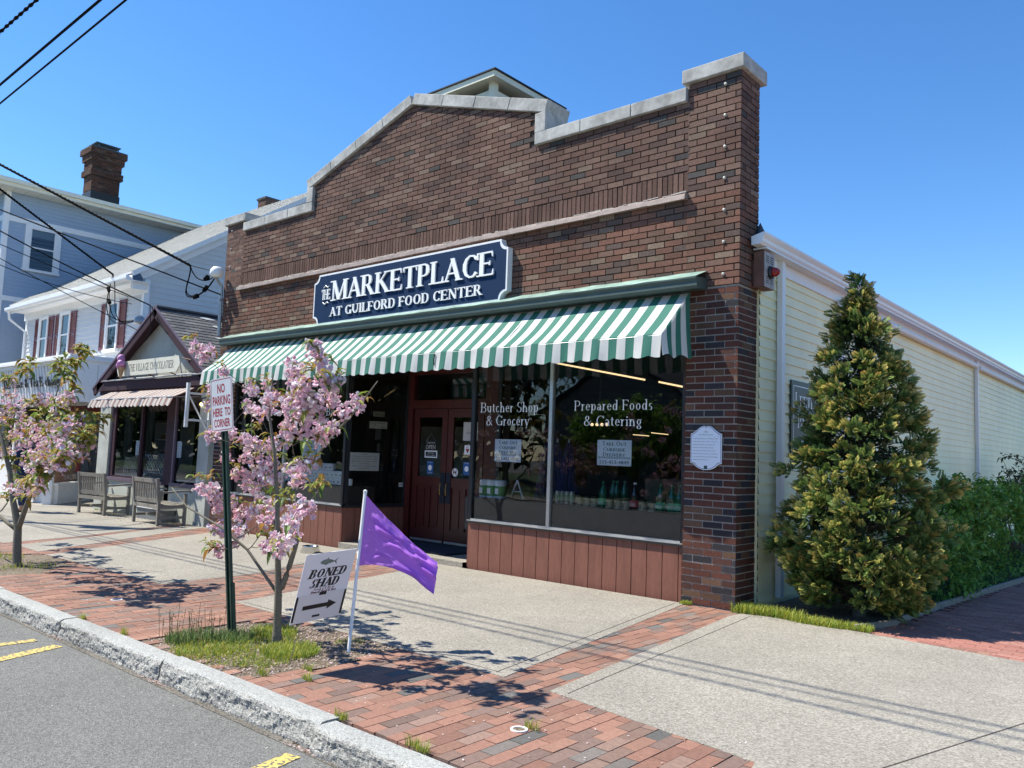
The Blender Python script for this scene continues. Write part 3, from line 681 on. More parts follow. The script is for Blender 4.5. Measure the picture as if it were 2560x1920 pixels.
# ---------------- green street-name board on the flank ----------------
gs=thing('street_name_board','dark green board lettered in white on the cream siding behind the cedar','sign',(SX,1.65,2.2))
GX=SX+.035
mb=MB(); mb.box(SX+.018,GX,1.32,2.30,1.64,2.57); mb.build('board',mat('board_green',(.035,.06,.055),rough=.5,var=.08),gs)
mb=MB()
for a in ((1.38,1.39,1.70,2.51),(2.23,2.24,1.70,2.51)): mb.box(GX,GX+.001,*a)
mb.box(GX,GX+.0011,1.39,2.23,2.50,2.51); mb.box(GX,GX+.0011,1.39,2.23,1.70,1.71)
glyphs(mb,"Leetes",(GX,1.43,2.26),Y_,Z_,X_,.17,width=.72,stem=.11,thin=.05,serif=.1,smallcaps=True,depth=.001)
glyphs(mb,"Island",(GX,1.50,2.0),Y_,Z_,X_,.17,width=.62,stem=.11,thin=.05,serif=.1,smallcaps=True,depth=.001)
glyphs(mb,"Road",(GX,1.62,1.76),Y_,Z_,X_,.15,width=.36,stem=.11,thin=.05,serif=.1,smallcaps=True,depth=.001)
mb.build('board_lettering',m_wletter,gs)
# ---------------- alarm box ----------------
al=thing('alarm_box','rusty brown alarm box with a red lamp under the white gutter','alarm',(SX,.4,3.5))
m_rust=mat('rusty_steel',(.16,.075,.05),rough=.7,var=.3,scale=10)
BX0,BX1,BY0,BY1,BZ0,BZ1=SX+.02,SX+.14,.27,.54,3.50,3.90
mb=MB(); mb.box(0.018,SX+.02,.30,.45,3.55,3.82); mb.box(BX0,BX1,BY0,BY1,BZ0,BZ1); o=mb.build('casing',m_rust,al)
mb=MB(); mb.box(BX1,BX1+.006,BY0+.002,BY1-.002,BZ0+.002,BZ1-.002); mb.build('front_plate',mat('worn_plate',(.36,.31,.29),rough=.6,var=.25,scale=12),al)
mb=MB()
for a in (BY0+.04,BY1-.12):
    for z in (BZ0+.05,BZ1-.12):
        for k in range(4): mb.box(BX1+.006,BX1+.008,a,a+.08,z+k*.022,z+k*.022+.010)
mb.build('vent_slots',m_blackp,al)
mb=MB(); mb.lathe([(.075,0),(.075,.02),(.06,.035),(.02,.036)],(BX1+.006,.42,3.68),16,axis='x'); mb.build('lamp_base',m_black,al)
mb=MB(); mb.lathe([(.055,.036),(.055,.05),(.048,.075),(.03,.10),(.012,.112),(.001,.114)],(BX1+.006,.42,3.68),16,axis='x'); mb.build('red_lamp',mat('red_lens',(.30,.012,.012),rough=.2,var=.05),al,smooth=True)
# ---------------- service head on the shop's left pier ----------------
sh_=thing('electric_mast','round white electric service head on the left brick pier','electric mast',(XL-.02,-.15,4.9))
mb=MB(); 
n=12
for i in range(7):
    pass
mb.lathe([(.001,.12),(.07,.105),(.12,.05),(.135,-.02),(.12,-.08),(.09,-.10)],(XL+.0,-.20,4.95),14,smooth if 0 else None)
mb.build('weather_cap',m_whitev,sh_,smooth=True)
mb=MB(); mb.tube([(XL-.03,-.2,4.86),(XL-.03,-.06,4.70),(XL-.03,-.05,3.7)],.035,8); mb.build('conduit',m_gal,sh_)
mb=MB(); mb.box(XL-.06,XL+.02,-.10,.0,4.40,4.43); mb.build('bracket',m_gal,sh_)
# =====================================================================
#  THE CHOCOLATE SHOP (small gabled building)
# =====================================================================
cho=thing('gabled_shop','small grey stucco gabled shop with dark purple trim and a pink striped awning','shop building',(-13.8,0,-.1))
m_stucco=mat('grey_stucco',(.40,.41,.37),rough=.95,var=.12,scale=3,bump=.006,bscale=40,var2=(.9,.12))
m_purp=mat('purple_paint',(.045,.022,.030),spec=.2,rough=.7,var=.12,scale=6)
m_lil=mat('lilac_trim',(.13,.09,.125),rough=.5,var=.08,scale=6)
m_beadb=mat('pale_board',(.52,.54,.48),rough=.6,var=.08,scale=5)
m_shing=mat('asphalt_shingle',attr=True,rough=.95,var=.25,scale=30,bump=.004,bscale=80)
AP=(-13.52,4.50); EL=(-16.42,2.84); ER=(-10.97,2.86)
mb=MB(); mb.prism([(-16.35,2.72),(-11.0,2.72),(-11.15,3.0),(-13.52,4.34),(-16.2,3.0)],(0,0,0),X_,Z_,N_,-.25,-.08); mb.build('gable_wall',m_stucco,cho)
mb=MB()
mb.box(-16.30,-15.72,-.06,.5,-.2,2.72); mb.box(-11.48,XL-.10,-.06,.5,-.2,2.72); mb.box(XL-.10,XL-.01,.02,.5,-.2,2.72)
mb.box(-16.30,-11.05,.5,.52,2.5,2.9); mb.box(-16.32,-16.22,.5,9,-.2,2.9); mb.box(-11.1,-11.0,.5,9,-.2,2.9)
mb.build('pier',m_stucco,cho)
mb=MB(); mb.box(-16.22,-11.1,6.9,7,-.2,4); mb.add([(-16.2,.5,.3),(-11.1,.5,.3),(-11.1,6.9,.3),(-16.2,6.9,.3)],[(0,1,2,3)]); mb.add([(-16.2,.5,2.72),(-11.1,.5,2.72),(-11.1,6.9,2.72),(-16.2,6.9,2.72)],[(3,2,1,0)]); mb.box(-16.21,-16.19,.5,6.9,-.2,2.72); mb.box(-11.12,-11.11,.5,6.9,-.2,2.72)
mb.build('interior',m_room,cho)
# bead board below windows
mb=MB()
def bead(x0,x1,y,z0,z1,st=.075):
    x=x0
    while x<x1-.01: mb.box(x+.003,min(x+st,x1)-.003,y-.01,y+.02,z0,z1); x+=st
    mb.box(x0,x1,y-.003,y+.018,z0,z1)
bead(-15.72,-12.95,0,-.2,.64); bead(-12.6,-11.48,0,-.2,.64); bead(-12.95,-12.6,.12,-.2,.64); mb.build('bead_board',m_beadb,cho)
mb=MB(); mb.box(-15.78,-12.95,-.05,.06,.64,.715); mb.box(-12.62,-11.46,-.05,.06,.64,.715); mb.box(-15.72,-15.66,-.02,.04,.715,2.5) ; mb.box(-11.56,-11.48,-.02,.04,.715,2.5); mb.box(-12.62,-12.57,-.02,.04,.715,2.5); mb.build('window_trim',m_lil,cho)
mb=MB(); mb.box(-15.66,-15.52,-.01,.05,.715,2.55); mb.box(-14.17,-14.09,-.03,.04,.715,2.55); mb.box(-13.0,-12.62,.0,.12,.66,2.55); mb.box(-15.66,-11.48,-.005,.05,2.50,2.72); mb.box(-15.66,-13.0,.0,.05,.716,.76); mb.build('window_frame',m_purp,cho)
mb=MB()
for a,b_ in ((-15.52,-14.17),(-14.09,-13.0),(-12.57,-11.56)): mb.quad((a,.02,.76),(b_,.02,.76),(b_,.02,2.5),(a,.02,2.5))
mb.build('pane',m_glass,cho)
# pent ledge with dark fascia and slate edge
mb=MB(); mb.box(-16.3,XL-.04,-.20,.0,2.71,2.91); mb.box(-16.2,XL-.04,-.15,.0,2.62,2.71); mb.build('fascia_board',m_purp,cho)
mb=MB(); x=-15.95
while x<-11.05:
    w_=U(.16,.3); j=U(0,.012); mb.fbox((x,-.24,2.915+j),X_,Vector((0,.96,.25)),Vector((0,-.25,.96)),.004,w_,0,.28,0,.022); x+=w_
mb.build('slate_ledge',mat('slate',(.42,.42,.43),rough=.8,var=.25,scale=9),cho)
# rakes (dark purple barge boards with a deep soffit)
mb=MB()
for (e_,sgn) in ((EL,1),(ER,-1)):
    d=Vector((AP[0]-e_[0],0,AP[1]-e_[1])); L=d.length; d/=L; nrm=Vector((-d.z*1,0,d.x)) if sgn>0 else Vector((d.z*1,0,-d.x))
    if nrm.z<0: nrm=-nrm
    mb.fbox((e_[0],0,e_[1]),d,Y_,nrm,-.12,L,-.20,-.16,-.20,-.01)
    mb.fbox((e_[0],0,e_[1]),d,Y_,nrm,-.12,L,-.16,.25,-.05,-.012)
mb.build('barge_board',m_purp,cho)
mb=MB()
for (e_,sgn) in ((EL,1),(ER,-1)):
    d=Vector((AP[0]-e_[0],0,AP[1]-e_[1])); L=d.length; d/=L; nrm=Vector((-d.z,0,d.x)); 
    if nrm.z<0: nrm=-nrm
    mb.fbox((e_[0],0,e_[1]),d,Y_,nrm,-.12,L,-.215,-.20,-.03,.02)
mb.build('barge_edge',m_lil,cho)
def shingles(mb,E,U_,D_,L,S_,rowh=.14,tab=.3,pal=((.10,.10,.10),(.14,.135,.13),(.075,.075,.08)),th=.012,cut=None):
    """E eave corner, U_ along the eave, D_ up the slope; L length, S_ slope length"""
    N=Vector(U_).cross(Vector(D_)).normalized()
    if N.z<0: N=-N
    r=0
    while r*rowh<S_:
        x=-(r%2)*tab/2; s0=r*rowh; s1=min(S_,s0+rowh*1.04)
        a0,a1=(0,L) if not cut else cut(s0)
        while x<L:
            a=max(x,a0); b_=min(x+tab-.006,a1); x+=tab
            if b_-a<.02: continue
            k=U(.8,1.2); c=rnd.choice(pal); c=tuple(q*k for q in c)
            P=lambda p,q,h:tuple(Vector(E)+Vector(U_)*p+Vector(D_)*q+N*h)
            mb.add([P(a,s0,th),P(b_,s0,th),P(b_,s1,.001),P(a,s1,.001),P(a,s0,-.002),P(b_,s0,-.002)],[(0,1,2,3),(4,5,1,0)],c)
        r+=1
mb=MB()
for (e_,sgn) in ((EL,1),(ER,-1)):
    d=Vector((AP[0]-e_[0],0,AP[1]-e_[1])); L=d.length; d/=L
    shingles(mb,(e_[0],-.21,e_[1]),(0,1,0),tuple(d),9.3,L)
mb.fbox((AP[0],-.21,AP[1]),(0,1,0),X_,Z_,0,9.3,-.09,.09,-.01,.03,(.12,.12,.12))
ro=mb.build('roof',m_shing,cho)
mb=MB()
for (x,y,sx,sy) in ((-13.1,1.4,.10,.35),(-13.3,.9,.06,.2),(-13.0,1.0,.05,.16),(-12.3,2.0,.05,.22),(-12.5,.8,.04,.1)):
    z=AP[1]-(x-AP[0])*(AP[1]-ER[1])/(ER[0]-AP[0])+.02
    sl=-(AP[1]-ER[1])/(ER[0]-AP[0]); ux=Vector((1,0,sl)).normalized(); n=9
    pts=[(sx*math.cos(2*PI*i/n)*U(.7,1.1),sy*math.sin(2*PI*i/n)*U(.7,1.1)) for i in range(n)]
    mb.prism(pts,(x,y,z),tuple(ux),Y_,tuple(ux.cross(Vector(Y_))),0,.004)
mb.build('roof_patch',mat('lichen_patch',(.5,.5,.46),rough=.9,var=.2),ro)
# its awning
m_pink=leafmat('pink_striped_canvas',.8,.15)
pa=thing('pink_awning','faded pink striped awning with scalloped edge on the small gabled shop','awning',(-13.8,-.3,2.66))
mb=MB(); bx0,bx1=-15.45,-11.5; n=40; w_=(bx1-bx0)/n
def pk(i,t,j=0): return (bx0+w_*i-.0*t,-.20-.42*t,2.665-.21*t-.01*math.sin(i*.5)*math.sin(PI*t))
cols=((.50,.46,.42),(.25,.15,.13))
for i in range(n):
    for k in range(3): mb.quad(pk(i,k/3),pk(i,(k+1)/3),pk(i+1,(k+1)/3),pk(i+1,k/3),cols[i%2])
mb.build('canopy',m_pink,pa)
mb=MB()
for i in range(n):
    for k in range(3):
        q0,q1=i+k/3,i+(k+1)/3
        g=lambda q,t:(bx0+w_*q,-.625-.07*t-.012*math.sin(q*1.1),2.45-(.15+.035*abs(math.sin(PI*q/2)))*t)
        mb.quad(g(q0,0),g(q0,1),g(q1,1),g(q1,0),cols[i%2])
mb.build('valance',m_pink,pa)
mb=MB(); mb.tube([(bx0,-.622,2.457),(bx1,-.622,2.457)],.013,6)
for X in (bx0+.03,bx1-.03,(bx0+bx1)/2): mb.tube([(X,-.62,2.45),(X,-.05,2.5)],.01,5)
mb.build('awning_frame',m_gal,pa)
# its sign
cs=thing('hanging_board_sign','cream board sign with tall thin dark letters in the small gable','sign',(-13.9,-.45,3.2))
sgx0,sgx1,sz0,sz1=-14.92,-11.95,3.0,3.33
sy_=-.30; 
mb=MB(); mb.prism([(sgx0+.10,sz0),(sgx1-.14,sz0),(sgx1,sz0+.13),(sgx1,sz0+.20),(sgx1-.06,sz1),(sgx0+.08,sz1),(sgx0,sz1-.10),(sgx0+.02,sz0+.12)],(0,sy_,0),X_,Z_,N_,0,.03); mb.build('board',mat('aged_cream_paint',(.62,.60,.50),rough=.6,var=.06,scale=4),cs)
mb=MB(); glyphs(mb,'THE VILLAGE CHOCOLATIER',(-14.30,sy_-.0302,sz0+.09),X_,Z_,N_,.16,width=2.1,stem=.11,thin=.05,serif=.08,depth=.0012); mb.build('sign_lettering',mat('brown_letter',(.07,.07,.06),rough=.6,var=.05),cs)
mb=MB()
for X in (-14.3,-13.4,-12.4): mb.tube([(X,sy_,3.0),(X,-.1,2.94)],.012,5)
mb.tube([(sgx1-.1,sy_,3.3),(sgx1+.3,-.15,3.22),(sgx1+.33,-.15,2.93)],.012,5); mb.build('sign_stay',m_rust,cs)
# ice cream cone model
ic=thing('ice_cream_cone_model','pink double scoop ice cream cone model at the left end of the board sign','model cone',(-14.55,-.62,2.95))
m_ic=mat('pink_scoop',(.50,.20,.42),rough=.55,var=.15,scale=20,bump=.01,bscale=25)
def ball(mb,O,r,n=12,sq=1,c=None):
    prof=[(r*math.cos(R(a)),r*sq*math.sin(R(a))) for a in range(-80,81,20)]
    mb.lathe(prof,O,n,c)
bx_,by_=-14.50,-.42
mb=MB(); ball(mb,(bx_-.03,by_,3.22),.095,14); ball(mb,(bx_+.03,by_-.02,3.27),.085,14); ball(mb,(bx_-.03,by_,3.38),.085,14,1.2); mb.build('scoops',m_ic,ic,smooth=True)
mb=MB(); mb.lathe([(.005,2.93),(.03,2.98),(.075,3.19)],(bx_+.01,by_,0),12); mb.build('cone',mat('wafer',(.42,.25,.13),rough=.7,var=.2,scale=30,bump=.003,bscale=50),ic)
# white frame bracket at the right pier
br=thing('sign_bracket','white timber bracket frame projecting edge-on from the right pier of the gabled shop','bracket',(-11.3,-.1,2.2))
mb=MB(); mb.box(-11.10,-11.05,-.58,-.52,1.86,2.72); mb.box(-11.10,-11.06,-.52,-.10,2.5,2.54); mb.box(-11.10,-11.06,-.52,-.10,1.98,2.02); mb.box(-11.10,-11.06,-.10,-.06,1.5,2.6)
mb.tube([(-11.08,-.52,2.48),(-11.08,-.10,1.8)],.018,4); mb.build('frame',m_white,br)
# bulb
bl_=thing('wall_bulb','small lit bulb beneath the pink awning','lamp',(-11.75,-.1,2.3))
mb=MB(); ball(mb,(-11.30,-.14,2.33),.035,10); mb.build('bulb',emis('warm_bulb',(1,.75,.25),2.5),bl_); mb=MB(); mb.tube([(-11.30,-.14,2.36),(-11.30,-.14,2.45),(-11.30,-.05,2.47)],.014,6); mb.build('holder',m_black,bl_)
# =====================================================================
#  WHITE CLAPBOARD BUILDING
# =====================================================================
wc=(-18.13,-.37)
whb=thing('white_clapboard_building','white two-storey clapboard building with maroon shutters and a ground floor shop','building',(wc[0],wc[1],-.1))
m_clap=mat('white_clapboard',(.58,.58,.58),rough=.55,var=.04,scale=3)
def wx(u): return wc[0]-u
UY=wc[1]+1.94
mb=MB()
siding(mb,(wx(9.1),UY,0),X_,N_,9.1,3.6,5.90,ch=.15,lap=.026)
hb=6.3   # half depth of the gable
def gclip(z):
    if z<6.40: return (0,2*hb)
    k=(z-6.40)/.66
    return (k,2*hb-k) if k<hb else None
siding(mb,(wc[0],UY,0),Y_,X_,2*hb,1.5,10.55,ch=.155,lap=.018,clip=gclip)
mb.build('wall',m_clap,whb)
mb=MB(); mb.box(wx(9.1),wx(0)-.0,UY+.02,UY+9.9,-.2,5.9); mb.build('wall_core',m_clap,whb)
mb=MB(); mb.box(wc[0]-.12,wc[0]+.025,UY-.028,UY+.0,3.7,6.0); mb.box(wc[0]+.002,wc[0]+.028,UY+.0,UY+.12,3.7,6.0); mb.box(wx(9.12),wx(8.98),UY-.028,UY,3.7,5.9); mb.build('corner_board',m_white,whb)
# roof
sl=.66; nr=math.hypot(1,sl); D=(0,1/nr,sl/nr)
ez=6.40-.5*sl; ey_=UY-.5
mb=MB(); shingles(mb,(wx(9.35),ey_,ez+.03),X_,D,9.65,6.8*nr,rowh=.16,tab=.3,pal=((.165,.165,.14),(.185,.185,.155),(.145,.145,.125)),th=.01)
rf=mb.build('roof',m_shing,whb)
mb=MB(); mb.fbox((wx(9.35),ey_,ez),X_,D,Vector((0,-sl/nr,1/nr)),0,9.65,.0,6.8*nr,-.03,.028); mb.fbox((wx(9.35),ey_+13.6,ez),X_,(0,-1/nr,sl/nr),Vector((0,sl/nr,1/nr)),0,9.65,.0,6.8*nr,-.03,.028); mb.build('roof_deck',m_white,rf)
mb=MB(); mb.fbox((wc[0]+.27,ey_,ez),D,X_,Vector((0,-sl/nr,1/nr)),0,6.8*nr,-.02,.02,-.10,.0); mb.fbox((wc[0],ey_,ez),D,X_,Vector((0,-sl/nr,1/nr)),.3,6.8*nr,0.022,.045,-.30,-.08)
mb.box(wx(9.3),wc[0]+.27,UY-.47,UY,5.85,5.87); mb.box(wx(9.3),wc[0]+.26,UY-.03,UY-.0,5.60,5.85); mb.box(wx(9.35),wc[0]+.30,ey_-.0,ey_+.02,5.78,6.0); mb.box(wc[0]+.03,wc[0]+.16,UY-.40,UY+.0,5.66,5.849)
mb.build('eave_trim',m_white,whb)
mb=MB(); mb.prism([(ey_,5.86),(ey_-.10,5.84),(ey_-.14,5.90),(ey_-.14,5.98),(ey_-.12,5.98),(ey_,5.94)],(wx(9.4),0,0),Y_,Z_,X_,0,9.65); mb.build('gutter',m_whitev,whb)
mb=MB(); mb.tube([(wx(9.2),ey_-.06,5.86),(wx(9.2),ey_-.02,5.6),(wx(9.0),UY-.06,5.2),(wx(9.0),UY-.06,3.7)],.045,8); mb.build('downspout',m_whitev,whb)
m_mar=mat('maroon_shutter',(.16,.045,.055),rough=.5,var=.08,scale=6)
def shutter(u0,u1):
    a,b_=wx(u0),wx(u1); y=UY-.022; mb=MB(); f=.05
    mb.box(a,a+f,y-.035,y,4.17,5.55); mb.box(b_-f,b_,y-.035,y,4.17,5.55); mb.box(a+f,b_-f,y-.034,y,5.47,5.55); mb.box(a+f,b_-f,y-.034,y,4.17,4.27); mb.box(a+f,b_-f,y-.034,y,4.83,4.90)
    z=4.30
    while z<5.45:
        if not(4.80<z<4.92): mb.fbox((a+f,y-.018,z),X_,Vector((0,-.7,.7)),Vector((0,.7,.7)),0,b_-a-2*f,-.02,.02,-.003,.003)
        z+=.036
    mb.build('shutter',m_mar,whb)
def sash(x0,x1,y,z0,z1,parent,wall='white',fr=.09,N=(0,-1,0),U_=X_,glass=None,blind=0):
    """double-hung window; frame on plane through y with outward N"""
    mb=MB(); O=(0,y,0) if U_==X_ else (y,0,0)
    B=lambda a,b_,c,d,e,f:mb.fbox(O,U_,Z_,N,a,b_,c,d,e,f)
    B(x0,x0+fr,z0,z1,-.05,.05); B(x1-fr,x1,z0,z1,-.05,.05); B(x0+fr,x1-fr,z1-fr,z1,-.05,.049); B(x0-.03,x1+.03,z0-.04,z0+.05,-.05,.07)
    zm=(z0+z1)/2; B(x0+fr,x1-fr,zm-.025,zm+.025,-.02,.02)
    for a in (x0+fr,x1-fr-.035): B(a,a+.035,z0+.05,z1-fr,-.02,.018)
    w=mb.build('window',m_white,parent)
    g=MB(); P=lambda a,c,e:tuple(O[i]+U_[i]*a+(0,0,1)[i]*c+N[i]*e for i in range(3))
    g.quad(P(x0+fr,z0+.05,0),P(x1-fr,z0+.05,0),P(x1-fr,z1-fr,0),P(x0+fr,z1-fr,0)); g.build('pane',m_glassd,w)
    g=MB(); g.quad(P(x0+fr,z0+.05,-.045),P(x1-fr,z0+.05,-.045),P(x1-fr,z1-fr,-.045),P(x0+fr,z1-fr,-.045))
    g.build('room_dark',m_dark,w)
    if blind:
        g=MB(); g.quad(P(x0+fr,z1-fr-blind,-.03),P(x1-fr,z1-fr-blind,-.03),P(x1-fr,z1-fr,-.03),P(x0+fr,z1-fr,-.03)); g.build('blind',m_paper,w)
    return w
for a in (8.09,6.86,6.27,5.0,2.69,1.43): shutter(a,a-.41)
for a,b_ in ((7.68,6.86),(5.86,5.0),(2.28,1.43)): sash(wx(a),wx(b_),UY-.035,4.12,5.58,whb)
# shop fascia
mb=MB(); f0=wc[1]+.40; f1=wc[1]+.22
pf=[(f0,2.52),(f1,3.60),(UY,3.60),(UY,2.52)]
mb.prism(pf,(wx(9.5),0,0),Y_,Z_,X_,0,9.5)
o=mb.build('shop_fascia',m_white,whb)
mb=MB(); mb.box(wx(9.6),wx(0)+.06,f1-.10,UY,3.60,3.66); mb.box(wx(9.6),wx(0)+.05,f1-.06,UY,3.661,3.73); mb.box(wx(9.5),wx(0)+.02,f1-.02,f1,3.50,3.60)
mb.build('fascia_cornice',m_white,whb)
mb=MB(); x=wx(9.4)
while x<wx(.1):
    t=Vector((0,f1-f0,1.08)).normalized(); mb.fbox((x,f0,2.52),X_,tuple(t),(0,-1,0),0,.012,.02,1.0,.0,.012); x+=.22
for i in range(1,5): mb.box(wx(0)+.0,wx(0)+.006,f0+.15+.33*i,f0+.162+.33*i,2.56,3.5)
mb.build('board_joint',mat('joint_grey',(.45,.46,.48),rough=.7,var=.05),o)
tn=Vector((0,f1-f0,1.08)).normalized(); nn=Vector((0,-tn.z,tn.y))
mb=MB(); glyphs(mb,'The Spice & Tea Exchange',Vector((wx(5.35),f0,2.52))+tn*.45+nn*.016,X_,tuple(tn),tuple(nn),.26,width=4.6,stem=.17,thin=.07,serif=.1,depth=.012)
mb.build('fascia_lettering',m_blackp,whb)
# ground floor: low wall, angled return, glass, red beams
g0=Vector((wc[0],wc[1],0)); ga=Vector((-1.84,1.97,0)).normalized(); gn=Vector((ga.y,-ga.x,0))
if gn.x<0: gn=-gn
mb=MB()
bricks(mb,(wx(3.0),wc[1],0),X_,N_,0,3.0,-.2,.36,None,depth=.004,ch=.07,bl=.21,col=lambda z:(.8,.8,.8))
bricks(mb,tuple(g0),tuple(ga),tuple(gn),0,2.6,-.2,.36,None,depth=.004,ch=.07,bl=.21,col=lambda z:(.8,.8,.8))
mb.build('low_brick_wall',mat('painted_brick',(.78,.78,.78),rough=.6,var=.05),whb)
mb=MB(); mb.fbox(g0,ga,Z_,gn,0,2.6,-.2,.36,-.2,-.002); mb.box(wx(3.0),wx(0)-.1,wc[1]+.002,wc[1]+.2,-.2,.36)
mb.fbox(g0,ga,Z_,gn,-.03,2.6,.36,.42,-.15,.03); mb.box(wx(3.0),wx(0),wc[1]-.03,wc[1]+.15,.36,.421); mb.fbox(g0,ga,Z_,gn,-.04,.04,.42,2.52,-.05,.03); mb.box(wx(3.0)-.05,wx(3.0)+.05,wc[1]-.02,wc[1]+.06,.42,2.52)
mb.build('storefront_sill',m_white,whb)
mb=MB(); P=lambda a,z:tuple(g0+ga*a+Vector((0,0,z))); mb.quad(P(.04,.42),P(2.6,.42),P(2.6,2.3),P(.04,2.3)); mb.quad((wx(2.95),wc[1],.42),(wx(.04),wc[1],.42),(wx(.04),wc[1],2.45),(wx(2.95),wc[1],2.45)); mb.build('pane',m_glass,whb)
m_redb=mat('red_beam',(.16,.015,.012),rough=.5,var=.1)
mb=MB(); mb.fbox(g0,ga,Z_,gn,.05,2.8,2.30,2.42,-.06,.04); mb.fbox(g0,ga,Z_,gn,1.2,1.3,.68,2.30,-.05,.04); mb.box(wx(0)-.3,wx(0)+1.7,1.45,1.55,2.2,2.45); mb.build('red_beam',m_redb,whb)
mb=MB(); sans(mb,'SALTS · TEAS',g0+ga*.55+gn*.012+Vector((0,0,.50)),tuple(ga),Z_,tuple(gn),.13,width=1.4,depth=.001); mb.build('window_lettering',mat('faded_letter',(.6,.55,.5),rough=.6,var=.05),whb)
mb=MB(); mb.box(wx(9.4),wx(3.1),wc[1]+.05,wc[1]+.06,-.2,.9); mb.build('storefront_panel',m_white,whb)
mb=MB(); mb.box(wx(9.4),wx(2.0),wc[1]+1.6,wc[1]+1.64,-.2,2.6); mb.box(wx(2.1),wx(-1.75),3.0,3.04,-.2,3.4); mb.build('inner_wall',m_dark,whb)
# blue awning scrap at far left
ba=thing('blue_awning','dark blue awning at the far left end of the white shop fascia','awning',(-25.5,0,3))
mb=MB(); mb.prism([(f0-.05,3.15),(f0-.75,2.6),(f0-.75,2.42),(f0-.05,2.5)],(-28.5,0,0),Y_,Z_,X_,0,2.55); mb.build('canopy',mat('blue_canvas',(.01,.03,.14),rough=.7,var=.1),ba)
# chimney on the ridge of the white building
mb=MB(); bricks(mb,(-23.4,7.9,0),X_,N_,0,.55,9.6,10.88,None); bricks(mb,(-22.85,7.9,0),Y_,X_,0,.6,9.6,10.88,None); mb.box(-23.398,-22.852,7.902,8.5,9.6,10.88,(.1,.08,.07)); mb.box(-23.45,-22.80,7.85,8.55,10.88,10.96,(.08,.08,.08)); mb.build('chimney',m_brick,whb)
# weather head + conduit on its corner
wh=thing('weather_head','grey electric service mast at the corner of the white clapboard building','service head',(wc[0]+.1,UY-.1,4.6))
mb=MB(); mb.tube([(wc[0]+.10,UY-.06,3.7),(wc[0]+.10,UY-.06,4.75)],.055,10); mb.build('conduit',m_gal,wh)
mb=MB(); mb.lathe([(.14,4.72),(.15,4.80),(.12,4.90),(.05,4.96),(.001,4.965)],(wc[0]+.08,UY-.12,0),12); mb.build('weather_cap',m_gal,wh,smooth=True)
mb=MB(); mb.box(wc[0]+.0,wc[0]+.12,UY-.08,UY-.04,4.62,4.66); mb.build('bracket',m_gal,wh)
# =====================================================================
#  BLUE-GREY HOUSE behind
# =====================================================================
BXX=-29.0; kf=(3.83-BXX)/30.83
def B2(y,z): return (-8.05+(y+8.05)*kf,1.55+(z-1.55)*kf)
bh=thing('blue_house','tall blue-grey clapboard house with a wide cream eave and a big brick chimney','building',(BXX-4,4,0))
m_blue=mat('blue_clapboard',(.33,.42,.54),rough=.6,var=.04,scale=2)
by0=B2(.55,0)[0]; ez1=B2(0,9.95)[1]
mb=MB(); siding(mb,(BXX,by0,0),Y_,X_,16,-.2,ez1,ch=.14,lap=.02); siding(mb,(BXX-9,by0,0),X_,N_,9,-.2,ez1,ch=.14,lap=.02); mb.build('wall',m_blue,bh)
mb=MB()
za,zb=B2(0,8.93)[1],B2(0,9.12)[1]; mb.box(BXX+.02,BXX+.05,by0,by0+16,za,zb); mb.box(BXX-9,BXX,by0-.05,by0-.02,za,zb)
za,zb=B2(0,6.17)[1],B2(0,6.34)[1]; mb.box(BXX+.02,BXX+.05,by0,by0+16,za,zb)
mb.box(BXX+.02,BXX+.052,by0-.05,by0+.12,-.2,ez1); mb.box(BXX-.12,BXX+.02,by0-.052,by0-.0,-.2,ez1)
mb.build('trim_band',m_white,bh)
mb=MB(); ov=.75; e0,e1=ez1,ez1+.12
mb.box(BXX-9,BXX+ov,by0-ov,by0+16,e0,e0+.03)
mb.box(BXX+ov-.03,BXX+ov,by0-ov,by0+16,e0+.03,e0+.22); mb.box(BXX-9,BXX+ov,by0-ov-.001,by0-ov+.03,e0+.03,e0+.22); mb.box(BXX+ov,BXX+ov+.12,by0-ov-.1,by0+16,e0+.12,e0+.26); mb.box(BXX-9,BXX+ov+.12,by0-ov-.1,by0-ov,e0+.12,e0+.26)
mb.build('eave',mat('cream_trim',(.74,.73,.62),rough=.5,var=.04),bh)
mb=MB(); y=by0-ov
while y<by0+15: mb.box(BXX+.03,BXX+ov-.04,y,y+.02,e0-.004,e0); y+=.42
mb.build('soffit_joint',mat('joint_cream',(.5,.49,.42),rough=.7,var=.05),bh)
mb=MB(); q=e0+.27; mb.add([(BXX+ov+.1,by0-ov-.1,q),(BXX+ov+.1,by0+16,q),(BXX-4.5,by0+16,q+1.0),(BXX-4.5,by0+5,q+1.0),(BXX-10,by0-ov-.1,q),(BXX-10,by0+16,q)],[(0,1,2,3),(0,3,4),(3,2,5,4)]); mb.build('roof',mat('house_roof',(.30,.30,.31),rough=.9,var=.2,scale=5),bh)
wa=[B2(1.18,7.34),B2(2.33,8.97)]
sash(wa[0][0],wa[1][0],BXX+.05,wa[0][1],wa[1][1],bh,U_=Y_,N=(1,0,0),fr=.19,blind=.28)
mb=MB(); c0,c1=B2(3.42,0)[0],B2(4.42,0)[0]; CX=BXX-.6
def chb(x0,x1,y0,y1,z0,z1,pr=0):
    dk=lambda z:tuple(v*.62 for v in brickcol(3.8))
    bricks(mb,(x0-pr,y0-pr,0),X_,N_,0,x1-x0+2*pr,z0,z1,None,bl=.22,col=dk); bricks(mb,(x1+pr,y0-pr,0),Y_,X_,0,y1-y0+2*pr,z0,z1,None,bl=.22,col=dk)
    mb.box(x0-pr+.002,x1+pr-.002,y0-pr+.002,y1+pr-.002,z0,z1,(.08,.07,.065))
zt=B2(0,12.55)[1]
H=zt-(e0+.2)
